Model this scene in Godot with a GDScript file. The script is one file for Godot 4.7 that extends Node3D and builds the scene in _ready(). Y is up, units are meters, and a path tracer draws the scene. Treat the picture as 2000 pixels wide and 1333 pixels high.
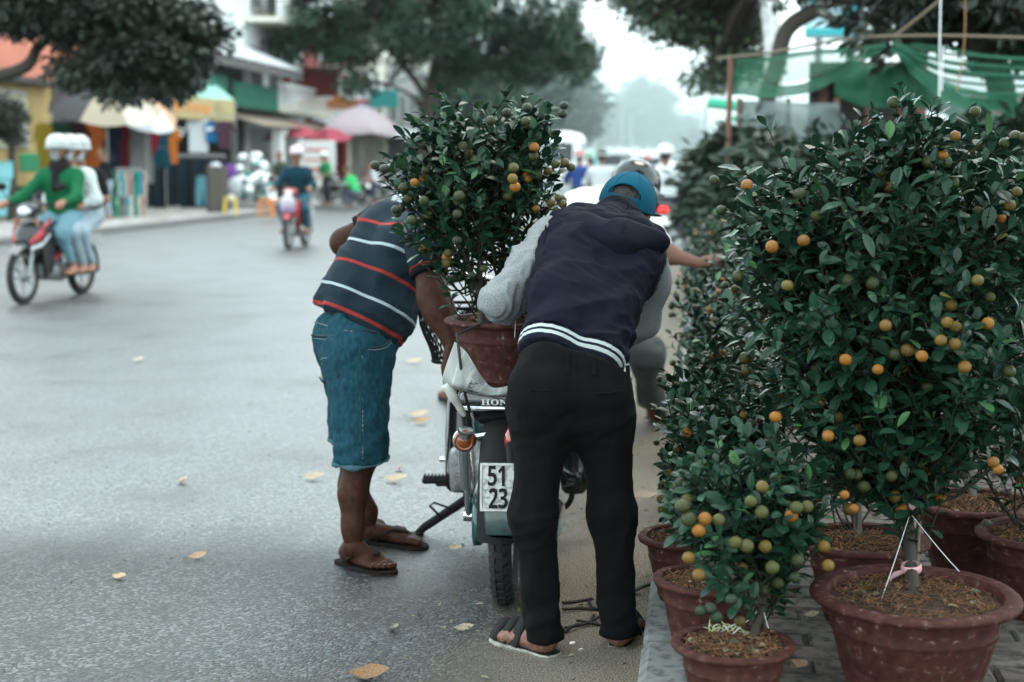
extends Node3D
# A street-side kumquat seller: two men tie a potted tree on a parked motorbike; metres, y up, the road runs along -z.

const FPX := 2900.0
var cam_o := Vector3(0, 1.40, 0)
var cam_b := Basis.IDENTITY
var rng := RandomNumberGenerator.new()
var used := {}
var tex_cache := {}
var M := {}

func P(x: float, y: float, d: float) -> Vector3:      # a measured point: photo pixel and distance along the view
	return cam_o + cam_b * Vector3((x - 1000.0) / FPX * d, -(y - 666.5) / FPX * d, -d)

func G(x: float, y: float, h := 0.0) -> Vector3:      # a measured point on the ground
	var v := cam_b * Vector3((x - 1000.0) / FPX, -(y - 666.5) / FPX, -1.0)
	return cam_o + v * ((h - cam_o.y) / v.y)

func W(x: float, y: float, z: float) -> Vector3:
	return Vector3(x, y, z)

func rf(a: float, b: float) -> float:
	return rng.randf_range(a, b)

func lin(r: float, g: float, b: float) -> Color:
	return Color(r, g, b).linear_to_srgb()

# ---------------------------------------------------------------- names and records
func numbered(n: String) -> String:
	if not used.has(n):
		used[n] = 0
		return n
	used[n] += 1
	return "%s_%03d" % [n, used[n]]

func tag(o: Node, label: String, category: String, group := "") -> Node:
	o.set_meta("label", label)
	o.set_meta("category", category)
	if group != "":
		o.set_meta("group", group)
	return o

func thing(called: String, label: String, category: String, at := Vector3.ZERO, turn := 0.0, group := "") -> Node3D:
	var o := Node3D.new()
	o.name = numbered(called)
	add_child(o, true)
	o.position = at
	o.rotation.y = turn
	tag(o, label, category, group)
	return o

func obj(called: String, mesh, mat: Material, parent: Node = null, xf := Transform3D.IDENTITY) -> MeshInstance3D:
	var m: Mesh
	if mesh is SurfaceTool:
		mesh.generate_normals()
		m = mesh.commit()
	else:
		m = mesh
	var o := MeshInstance3D.new()
	o.name = numbered(called) if parent == null else called
	o.mesh = m
	o.material_override = mat
	if parent == null:
		add_child(o, true)
	else:
		parent.add_child(o, true)
	o.transform = xf
	return o

func structure(called: String, mesh, mat: Material, xf := Transform3D.IDENTITY) -> MeshInstance3D:
	var o := obj(called, mesh, mat, null, xf)
	o.set_meta("kind", "structure")
	return o

func dup(root: Node3D, at: Vector3, turn: float, label: String, group := "") -> Node3D:
	var r: Node3D = root.duplicate()
	r.name = numbered(String(root.name).rstrip("0123456789_"))
	add_child(r, true)
	r.position = at
	r.rotation.y = turn
	r.set_meta("label", label)
	if group != "":
		r.set_meta("group", group)
	return r

# ---------------------------------------------------------------- textures and materials
func ntex(freq: float, ramp: Array, type := FastNoiseLite.TYPE_SIMPLEX_SMOOTH, octaves := 4, size := 512, sd := 1, normal := false) -> Texture2D:
	var key := str([freq, ramp, type, octaves, size, sd, normal])
	if tex_cache.has(key):
		return tex_cache[key]
	var n := FastNoiseLite.new()
	n.noise_type = type
	n.frequency = freq
	n.fractal_octaves = octaves
	n.seed = sd
	if type == FastNoiseLite.TYPE_CELLULAR:
		n.cellular_return_type = FastNoiseLite.RETURN_DISTANCE if octaves <= 1 else FastNoiseLite.RETURN_CELL_VALUE
		n.fractal_type = FastNoiseLite.FRACTAL_NONE
		n.cellular_jitter = 1.0
	var t := NoiseTexture2D.new()
	t.width = size
	t.height = size
	t.seamless = true
	t.noise = n
	t.normalize = true
	var g := Gradient.new()
	var offs := PackedFloat32Array()
	var cols := PackedColorArray()
	for e in ramp:
		offs.append(e[0])
		cols.append(e[1] if e[1] is Color else Color(e[1], e[1], e[1]))
	g.offsets = offs
	g.colors = cols
	t.color_ramp = g
	tex_cache[key] = t
	return t

func mat(c: Color, rough := 0.7, o := {}) -> StandardMaterial3D:
	var m := StandardMaterial3D.new()
	m.albedo_color = c
	m.roughness = rough
	m.metallic = o.get("metal", 0.0)
	m.metallic_specular = o.get("spec", 0.5)
	if o.has("tex"):
		m.albedo_texture = o.tex
	if o.has("bump"):
		m.heightmap_enabled = true
		m.heightmap_texture = o.bump
		m.heightmap_scale = o.get("depth", 0.1)
	if o.has("tri"):
		m.uv1_triplanar = true
		m.uv1_world_triplanar = o.get("world", false)
		m.uv1_scale = Vector3.ONE * o.tri
	if o.has("vc"):
		m.vertex_color_use_as_albedo = true
	if o.has("back"):
		m.backlight_enabled = true
		m.backlight = o.back
	if o.has("rim"):
		m.rim_enabled = true
		m.rim = o.rim
		m.rim_tint = 0.7
	if o.has("coat"):
		m.clearcoat_enabled = true
		m.clearcoat = o.coat
		m.clearcoat_roughness = 0.08
	m.cull_mode = BaseMaterial3D.CULL_DISABLED
	return m

# ---------------------------------------------------------------- shapes
func sten() -> SurfaceTool:
	var st := SurfaceTool.new()
	st.begin(Mesh.PRIMITIVE_TRIANGLES)
	return st

func tri(st: SurfaceTool, a: Vector3, b: Vector3, c: Vector3) -> void:
	st.add_vertex(a)
	st.add_vertex(b)
	st.add_vertex(c)

func quad(st: SurfaceTool, a: Vector3, b: Vector3, c: Vector3, d: Vector3) -> void:
	tri(st, a, b, c)
	tri(st, a, c, d)

func uvquad(st: SurfaceTool, a: Vector3, b: Vector3, c: Vector3, d: Vector3, u := Rect2(0, 0, 1, 1)) -> void:
	var uv := [u.position, Vector2(u.end.x, u.position.y), u.end, Vector2(u.position.x, u.end.y)]
	var v := [a, b, c, d]
	for i in [0, 1, 2, 0, 2, 3]:
		st.set_uv(uv[i])
		st.add_vertex(v[i])

func box(st: SurfaceTool, c: Vector3, s: Vector3, b := Basis.IDENTITY, bevel := 0.0) -> void:
	st.set_smooth_group(-1)
	var h := s / 2.0
	if bevel <= 0.0:
		var k := []
		for i in 8:
			k.append(c + b * Vector3(h.x if i & 1 else -h.x, h.y if i & 2 else -h.y, h.z if i & 4 else -h.z))
		for q in [[0, 1, 3, 2], [5, 4, 6, 7], [4, 0, 2, 6], [1, 5, 7, 3], [2, 3, 7, 6], [4, 5, 1, 0]]:
			quad(st, k[q[0]], k[q[3]], k[q[2]], k[q[1]])
		return
	# a chamfered box: eight corners cut by three faces each
	var e := minf(bevel, minf(h.x, minf(h.y, h.z)) * 0.95)
	var pt := func(sx: int, sy: int, sz: int, ax: int) -> Vector3:
		var q := Vector3(h.x - e, h.y - e, h.z - e)
		q[ax] += e
		return c + b * (q * Vector3(sx, sy, sz))
	for ax in 3:
		for s1 in [-1, 1]:
			var u := (ax + 1) % 3
			var w := (ax + 2) % 3
			var ring := []
			for t in [[-1, -1], [1, -1], [1, 1], [-1, 1]]:
				var sg := [0, 0, 0]
				sg[ax] = s1
				sg[u] = t[0]
				sg[w] = t[1]
				ring.append(pt.call(sg[0], sg[1], sg[2], ax))
			if s1 > 0:
				quad(st, ring[3], ring[2], ring[1], ring[0])
			else:
				quad(st, ring[0], ring[1], ring[2], ring[3])
	for ax in 3:      # edges along ax
		var u := (ax + 1) % 3
		var w := (ax + 2) % 3
		for su in [-1, 1]:
			for sw in [-1, 1]:
				var a := [0, 0, 0]
				a[u] = su
				a[w] = sw
				a[ax] = -1
				var d := a.duplicate()
				d[ax] = 1
				var p0: Vector3 = pt.call(a[0], a[1], a[2], u)
				var p1: Vector3 = pt.call(d[0], d[1], d[2], u)
				var p2: Vector3 = pt.call(d[0], d[1], d[2], w)
				var p3: Vector3 = pt.call(a[0], a[1], a[2], w)
				if su * sw > 0:
					quad(st, p0, p1, p2, p3)
				else:
					quad(st, p3, p2, p1, p0)
	for sx in [-1, 1]:
		for sy in [-1, 1]:
			for sz in [-1, 1]:
				var p0: Vector3 = pt.call(sx, sy, sz, 0)
				var p1: Vector3 = pt.call(sx, sy, sz, 1)
				var p2: Vector3 = pt.call(sx, sy, sz, 2)
				if sx * sy * sz > 0:
					tri(st, p2, p1, p0)
				else:
					tri(st, p0, p1, p2)

func frame_of(d: Vector3) -> Basis:      # a basis whose y is d
	var y := d.normalized()
	var x := (Vector3.RIGHT if absf(y.x) < 0.8 else Vector3.FORWARD).cross(y).normalized()
	return Basis(x, y, x.cross(y))

func tube(st: SurfaceTool, pts: Array, r, seg := 8, caps := true) -> void:
	# r: one radius or one per point
	st.set_smooth_group(1)
	var rings := []
	var n := pts.size()
	var x := Vector3.ZERO
	for i in n:
		var t: Vector3 = (pts[mini(i + 1, n - 1)] - pts[maxi(i - 1, 0)]).normalized()
		if i == 0:
			x = frame_of(t).x
		x = (x - t * x.dot(t)).normalized()
		var y := t.cross(x)
		var ring := []
		var rr: float = r[i] if r is Array else r
		for s in seg:
			var an := TAU * s / seg
			ring.append(pts[i] + (x * cos(an) + y * sin(an)) * rr)
		rings.append(ring)
	for i in n - 1:
		for s in seg:
			var s2 := (s + 1) % seg
			quad(st, rings[i][s], rings[i][s2], rings[i + 1][s2], rings[i + 1][s])
	if caps:
		st.set_smooth_group(-1)
		for s in range(1, seg - 1):
			tri(st, rings[0][0], rings[0][s + 1], rings[0][s])
			tri(st, rings[n - 1][0], rings[n - 1][s], rings[n - 1][s + 1])

func lathe(st: SurfaceTool, prof: Array, seg := 24, xf := Transform3D.IDENTITY, wob := 0.0) -> void:
	# prof: [radius, height] pairs from bottom to top; null starts a new smoothing group
	var sg := 2
	var prev = null
	for e in prof:
		if e == null:
			sg += 1
			continue
		if prev != null:
			st.set_smooth_group(sg)
			for s in seg:
				var q := []
				for t in [[prev, s], [prev, s + 1], [e, s + 1], [e, s]]:
					var an: float = TAU * (t[1] % seg) / seg
					var rr: float = t[0][0] * (1.0 + wob * sin(an * 2.0 + 0.7) + wob * 0.6 * sin(an * 5.0))
					q.append(xf * Vector3(cos(an) * rr, t[0][1], sin(an) * rr))
				if prev[0] < 1e-5:
					tri(st, q[0], q[2], q[3])
				elif e[0] < 1e-5:
					tri(st, q[0], q[1], q[2])
				else:
					quad(st, q[0], q[1], q[2], q[3])
		prev = e

func ball(st: SurfaceTool, c: Vector3, r: Vector3, seg := 14, b := Basis.IDENTITY, rings := 0) -> void:
	var n := rings if rings > 0 else maxi(4, seg / 2)
	var prof := []
	for i in n + 1:
		var a := -PI / 2 + PI * i / n
		prof.append([cos(a) if i > 0 and i < n else 0.0, sin(a)])
	lathe(st, prof, seg, Transform3D(b * Basis.from_scale(r), c))

func plate(st: SurfaceTool, poly: PackedVector2Array, xf: Transform3D, th: float) -> void:      # a flat outline with thickness, in the plane xy of xf
	st.set_smooth_group(-1)
	var idx := Geometry2D.triangulate_polygon(poly)
	var f := []
	var k := []
	for p in poly:
		f.append(xf * Vector3(p.x, p.y, th / 2))
		k.append(xf * Vector3(p.x, p.y, -th / 2))
	for i in range(0, idx.size(), 3):
		tri(st, f[idx[i]], f[idx[i + 1]], f[idx[i + 2]])
		tri(st, k[idx[i]], k[idx[i + 2]], k[idx[i + 1]])
	var n := poly.size()
	for i in n:
		var j := (i + 1) % n
		quad(st, f[i], f[j], k[j], k[i])

func torus(st: SurfaceTool, R: float, r: float, seg: int, rseg: int, xf: Transform3D, flat := 1.0) -> void:      # axis along x of xf
	st.set_smooth_group(1)
	var at := func(i: int, j: int) -> Vector3:
		var a := TAU * (i % seg) / seg
		var b := TAU * (j % rseg) / rseg
		var rr := R + r * cos(b)
		return xf * Vector3(r * flat * sin(b), cos(a) * rr, sin(a) * rr)
	for i in seg:
		for j in rseg:
			quad(st, at.call(i, j), at.call(i, j + 1), at.call(i + 1, j + 1), at.call(i + 1, j))

func curve(pts: Array, n := 6) -> Array:      # Catmull-Rom through the points
	var out := []
	var m := pts.size()
	for i in m - 1:
		var p0 = pts[maxi(i - 1, 0)]
		var p1 = pts[i]
		var p2 = pts[i + 1]
		var p3 = pts[mini(i + 2, m - 1)]
		for j in n:
			var t := float(j) / n
			out.append(0.5 * ((2.0 * p1) + (p2 - p0) * t + (2.0 * p0 - 5.0 * p1 + 4.0 * p2 - p3) * t * t + (3.0 * p1 - p0 - 3.0 * p2 + p3) * t * t * t))
	out.append(pts[m - 1])
	return out

# ---------------------------------------------------------------- one smooth skin over tapered bones (surface nets)
func skin(bones: Array, h: float, k := 0.03, clips: Array = [], fold = null, uvf = null) -> ArrayMesh:
	var m := k * 2.0 + h * 2.0
	var lo := Vector3.INF
	var hi := -Vector3.INF
	for b in bones:
		var r: float = maxf(b[2], b[3]) + m
		lo = lo.min(b[0] - Vector3.ONE * r).min(b[1] - Vector3.ONE * r)
		hi = hi.max(b[0] + Vector3.ONE * r).max(b[1] + Vector3.ONE * r)
	var nx := int((hi.x - lo.x) / h) + 2
	var ny := int((hi.y - lo.y) / h) + 2
	var nz := int((hi.z - lo.z) / h) + 2
	var f := PackedFloat32Array()
	f.resize(nx * ny * nz)
	for b in bones:
		var a: Vector3 = b[0] - lo
		var ab: Vector3 = b[1] - b[0]
		var inv := 1.0 / maxf(ab.length_squared(), 1e-9)
		var ra: float = b[2]
		var dr: float = b[3] - b[2]
		var rr := maxf(b[2], b[3]) + m
		var mn := (a.min(a + ab) - Vector3.ONE * rr) / h
		var mx := (a.max(a + ab) + Vector3.ONE * rr) / h
		var x0 := maxi(0, int(mn.x))
		var x1 := mini(nx - 1, int(mx.x) + 1)
		for z in range(maxi(0, int(mn.z)), mini(nz, int(mx.z) + 2)):
			for y in range(maxi(0, int(mn.y)), mini(ny, int(mx.y) + 2)):
				var i := (z * ny + y) * nx
				var q := Vector3(0, y * h, z * h) - a
				for x in range(x0, x1 + 1):
					q.x = x * h - a.x
					var t := clampf(q.dot(ab) * inv, 0.0, 1.0)
					var d := (q - ab * t).length() - ra - dr * t
					if d < m:
						f[i + x] += exp(-d / k)
	for i in f.size():
		f[i] = -k * log(f[i]) if f[i] > 0.0 else 9.0
	if clips.size():
		var far := h * 3.0
		for z in nz:
			for y in ny:
				var i := (z * ny + y) * nx
				for x in nx:
					if f[i + x] < far:
						var p := lo + Vector3(x, y, z) * h
						var v := f[i + x]
						for c in clips:
							v = maxf(v, (p - c[0]).dot(c[1]))
						f[i + x] = v
	var verts := PackedVector3Array()
	var at := PackedInt32Array()
	at.resize(f.size())
	var lim := h * 2.0
	var sx := 1
	var sy := nx
	var sz := nx * ny
	var co := PackedInt32Array([0, sx, sy, sx + sy, sz, sx + sz, sy + sz, sx + sy + sz])
	var ed := [[0, 1], [2, 3], [4, 5], [6, 7], [0, 2], [1, 3], [4, 6], [5, 7], [0, 4], [1, 5], [2, 6], [3, 7]]
	var cp := [Vector3(0, 0, 0), Vector3(1, 0, 0), Vector3(0, 1, 0), Vector3(1, 1, 0), Vector3(0, 0, 1), Vector3(1, 0, 1), Vector3(0, 1, 1), Vector3(1, 1, 1)]
	for z in nz - 1:
		for y in ny - 1:
			var base := (z * ny + y) * nx
			for x in nx - 1:
				var i := base + x
				if f[i] > lim or f[i] < -lim:
					continue
				var inside := 0
				for c in 8:
					if f[i + co[c]] < 0.0:
						inside += 1
				if inside == 0 or inside == 8:
					continue
				var s := Vector3.ZERO
				var n := 0
				for e in ed:
					var va := f[i + co[e[0]]]
					var vb := f[i + co[e[1]]]
					if (va < 0.0) != (vb < 0.0):
						s += cp[e[0]].lerp(cp[e[1]], va / (va - vb))
						n += 1
				verts.append(lo + (Vector3(x, y, z) + s / n) * h)
				at[i] = verts.size()
	var idx := PackedInt32Array()
	var st3 := PackedInt32Array([sx, sy, sz])
	for z in range(1, nz - 1):
		for y in range(1, ny - 1):
			var base := (z * ny + y) * nx
			for x in range(1, nx - 1):
				var i := base + x
				if f[i] > lim or f[i] < -lim:
					continue
				for ax in 3:
					var ina := f[i] < 0.0
					if ina == (f[i + st3[ax]] < 0.0):
						continue
					var u := st3[(ax + 1) % 3]
					var w := st3[(ax + 2) % 3]
					var q0 := at[i] - 1
					var q1 := at[i - u] - 1
					var q2 := at[i - u - w] - 1
					var q3 := at[i - w] - 1
					if q0 < 0 or q1 < 0 or q2 < 0 or q3 < 0:
						continue
					if ina:
						idx.append_array([q0, q2, q1, q0, q3, q2])
					else:
						idx.append_array([q0, q1, q2, q0, q2, q3])
	var nr := face_normals(verts, idx)
	if fold != null:
		for i in verts.size():
			verts[i] += nr[i] * fold.call(verts[i], nr[i])
		nr = face_normals(verts, idx)
	var arr := []
	arr.resize(Mesh.ARRAY_MAX)
	arr[Mesh.ARRAY_VERTEX] = verts
	arr[Mesh.ARRAY_NORMAL] = nr
	arr[Mesh.ARRAY_INDEX] = idx
	if uvf != null:
		var uv := PackedVector2Array()
		for p in verts:
			uv.append(uvf.call(p))
		arr[Mesh.ARRAY_TEX_UV] = uv
	var me := ArrayMesh.new()
	me.add_surface_from_arrays(Mesh.PRIMITIVE_TRIANGLES, arr)
	return me

func face_normals(v: PackedVector3Array, idx: PackedInt32Array) -> PackedVector3Array:
	var n := PackedVector3Array()
	n.resize(v.size())
	for i in range(0, idx.size(), 3):
		var a := idx[i]
		var b := idx[i + 1]
		var c := idx[i + 2]
		var m := (v[c] - v[a]).cross(v[b] - v[a])
		n[a] += m
		n[b] += m
		n[c] += m
	for i in n.size():
		n[i] = n[i].normalized()
	return n

func folds(sd: int, amp: float, freq: float, along := Vector3.UP, squeeze := 0.35) -> Callable:      # cloth creases, drawn out along one direction
	var n := FastNoiseLite.new()
	n.seed = sd
	n.frequency = freq
	n.fractal_octaves = 2
	var a := along.normalized()
	return func(p: Vector3, _n: Vector3) -> float:
		var q := p - a * p.dot(a) * (1.0 - squeeze)
		var v := n.get_noise_3dv(q)
		return amp * (0.55 - absf(v) * 2.4)

func rel(bones: Array, o: Vector3) -> Array:
	return bones.map(func(b): return [b[0] - o, b[1] - o, b[2], b[3]])

func _ready() -> void:
	# camera
	var yaw := atan(380.0 / FPX)
	var pitch := -atan((666.5 - 322.0) / FPX)
	cam_b = Basis(Vector3.UP, yaw) * Basis(Vector3.RIGHT, pitch)
	var cam := Camera3D.new()
	cam.name = "camera"
	cam.transform = Transform3D(cam_b, cam_o)
	cam.keep_aspect = Camera3D.KEEP_HEIGHT
	cam.near = 0.05
	cam.far = 4000.0
	var at := CameraAttributesPhysical.new()
	at.frustum_focal_length = 52.2
	at.frustum_focus_distance = 4.25
	at.frustum_near = 0.05
	at.frustum_far = 4000.0
	at.exposure_aperture = 2.5
	cam.attributes = at
	cam.fov = rad_to_deg(2.0 * atan(666.5 / FPX))
	add_child(cam)
	cam.current = true
	# a bright overcast sky and what is left of the sun
	var env := Environment.new()
	env.background_mode = Environment.BG_SKY
	var sky := Sky.new()
	var sm := ProceduralSkyMaterial.new()
	sm.sky_top_color = Color(0.80, 0.87, 0.89)
	sm.sky_horizon_color = Color(0.93, 0.985, 0.985)
	sm.sky_curve = 0.25
	sm.ground_bottom_color = Color(0.30, 0.31, 0.31)
	sm.ground_horizon_color = Color(0.80, 0.85, 0.85)
	sm.sky_energy_multiplier = 1.0
	sky.sky_material = sm
	env.sky = sky
	env.background_energy_multiplier = 1.5
	env.tonemap_mode = Environment.TONE_MAPPER_LINEAR
	env.tonemap_exposure = 3.0
	env.sdfgi_enabled = true
	env.ssao_enabled = true
	env.ssil_enabled = true
	env.fog_enabled = true
	env.fog_light_color = Color(0.90, 0.98, 0.98)
	env.fog_density = 0.0001
	env.volumetric_fog_enabled = true
	env.volumetric_fog_density = 0.0
	var we := WorldEnvironment.new()
	we.name = "world_environment"
	we.environment = env
	add_child(we)
	var sun := DirectionalLight3D.new()
	sun.name = "sun"
	sun.light_color = Color(1.0, 0.97, 0.92)
	sun.light_energy = 0.24
	sun.light_angular_distance = 24.0
	sun.shadow_enabled = true
	sun.rotation_degrees = Vector3(-62, 150, 0)
	add_child(sun)
	common_materials()
	setting()
	plants()
	bikes()
	people()
	shops()
	street()

# ---------------------------------------------------------------- ground, road, kerb, paving
func common_materials() -> void:
	var grain := ntex(0.09, [[0.0, 0.55], [0.5, 0.85], [1.0, 1.0]], FastNoiseLite.TYPE_SIMPLEX, 4, 256, 3)
	var weave := ntex(0.22, [[0, 0.0], [1, 1.0]], FastNoiseLite.TYPE_SIMPLEX, 2, 256, 4)
	var blot := ntex(0.012, [[0.2, 0.72], [0.6, 1.0]], FastNoiseLite.TYPE_SIMPLEX, 5, 512, 5)
	M.bark = mat(lin(0.042, 0.032, 0.023), 0.85, {"tex": grain, "bump": grain, "depth": 0.25, "tri": 6.0})
	M.twig = mat(lin(0.020, 0.022, 0.015), 0.8, {"spec": 0.2})
	M.leaf_many = mat(Color.WHITE, 0.30, {"vc": true, "spec": 0.30, "back": Color(0.08, 0.14, 0.05)})
	M.terracotta = mat(Color.WHITE, 0.75, {"spec": 0.3, "tex": ntex(0.014, [[0.12, lin(0.026, 0.0085, 0.0068)], [0.42, lin(0.046, 0.0140, 0.0105)], [0.70, lin(0.058, 0.0185, 0.0135)], [0.80, lin(0.082, 0.036, 0.028)], [0.86, lin(0.10, 0.060, 0.050)], [0.94, lin(0.28, 0.25, 0.22)]], FastNoiseLite.TYPE_SIMPLEX, 6, 512, 12), "bump": grain, "depth": 0.06, "tri": 3.0})
	M.soil = mat(lin(0.085, 0.045, 0.024), 0.95, {"tex": grain, "bump": grain, "depth": 0.6, "tri": 9.0})
	M.fibre_mat = mat(Color.WHITE, 0.9, {"vc": true})
	M.string = mat(lin(0.6, 0.62, 0.62), 0.6)
	M.pink = mat(lin(0.55, 0.30, 0.32), 0.5, {"back": Color(0.2, 0.1, 0.1)})
	M.bamboo = mat(lin(0.15, 0.11, 0.065), 0.55, {"tex": grain, "tri": 4.0})
	M.shoot = mat(lin(0.45, 0.50, 0.30), 0.6, {"back": Color(0.3, 0.3, 0.15)})
	M.chrome = mat(lin(0.62, 0.64, 0.65), 0.16, {"metal": 1.0})
	M.steel = mat(lin(0.30, 0.31, 0.31), 0.42, {"metal": 0.9, "tex": blot, "tri": 5.0})
	M.alloy = mat(lin(0.34, 0.35, 0.35), 0.5, {"metal": 0.7, "tex": blot, "tri": 6.0})
	M.black = mat(lin(0.012, 0.0125, 0.013), 0.7, {"spec": 0.25})
	M.gloss_black = mat(lin(0.012, 0.013, 0.014), 0.2, {"coat": 0.5})
	M.rubber = mat(lin(0.018, 0.018, 0.019), 0.82, {"tex": grain, "tri": 12.0, "bump": grain, "depth": 0.08})
	M.white = mat(lin(0.74, 0.75, 0.74), 0.5)
	M.dirtywhite = mat(lin(0.52, 0.52, 0.48), 0.7, {"tex": blot, "tri": 0.6})
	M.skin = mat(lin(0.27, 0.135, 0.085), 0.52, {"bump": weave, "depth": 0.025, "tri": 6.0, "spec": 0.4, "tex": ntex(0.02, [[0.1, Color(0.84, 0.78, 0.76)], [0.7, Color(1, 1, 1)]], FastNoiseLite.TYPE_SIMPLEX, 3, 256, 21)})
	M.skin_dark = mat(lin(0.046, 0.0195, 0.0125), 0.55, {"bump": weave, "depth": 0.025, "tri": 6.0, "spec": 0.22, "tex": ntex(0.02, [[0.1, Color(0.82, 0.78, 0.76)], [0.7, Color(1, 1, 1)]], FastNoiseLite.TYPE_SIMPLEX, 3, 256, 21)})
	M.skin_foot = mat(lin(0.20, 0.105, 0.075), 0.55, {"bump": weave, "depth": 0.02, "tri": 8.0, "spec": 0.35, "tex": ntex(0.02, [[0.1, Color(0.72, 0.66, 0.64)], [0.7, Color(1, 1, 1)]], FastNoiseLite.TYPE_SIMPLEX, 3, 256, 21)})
	M.hair = mat(lin(0.012, 0.010, 0.009), 0.55, {"bump": grain, "depth": 0.4, "tri": 14.0})
	M.weave = weave
	M.stain = ntex(0.006, [[0.05, 0.86], [0.4, 0.95], [0.9, 1.0]], FastNoiseLite.TYPE_SIMPLEX, 7, 512, 55)
	M.grain = grain
	M.blot = blot

func cloth(c: Color, rim0 := 0.25, depth := 0.05) -> StandardMaterial3D:
	return mat(c, 0.9, {"bump": M.weave, "depth": depth, "tri": 9.0, "rim": rim0 * 0.3, "spec": 0.22, "tex": ntex(0.3, [[0.0, 0.8], [1.0, 1.0]], FastNoiseLite.TYPE_SIMPLEX, 2, 256, 31)})

func paint(c: Color, rough := 0.35) -> StandardMaterial3D:
	return mat(c, rough, {"tex": M.blot, "tri": 1.5})

func sheet(x0: float, x1: float, z0: float, z1: float, y: float, uvk: float, uv2k: float) -> ArrayMesh:
	var st := sten()
	st.set_smooth_group(-1)
	var n := 24
	for i in n:      # strips that lengthen with distance
		var a := z0 + (z1 - z0) * pow(float(i) / n, 2.2)
		var b := z0 + (z1 - z0) * pow(float(i + 1) / n, 2.2)
		for v in [[x0, a], [x1, a], [x1, b], [x0, a], [x1, b], [x0, b]]:
			st.set_uv(Vector2(v[0], v[1]) * uvk)
			st.set_uv2(Vector2(v[0], v[1]) * uv2k)
			st.add_vertex(Vector3(v[0], y, v[1]))
	st.generate_normals()
	return st.commit()

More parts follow.
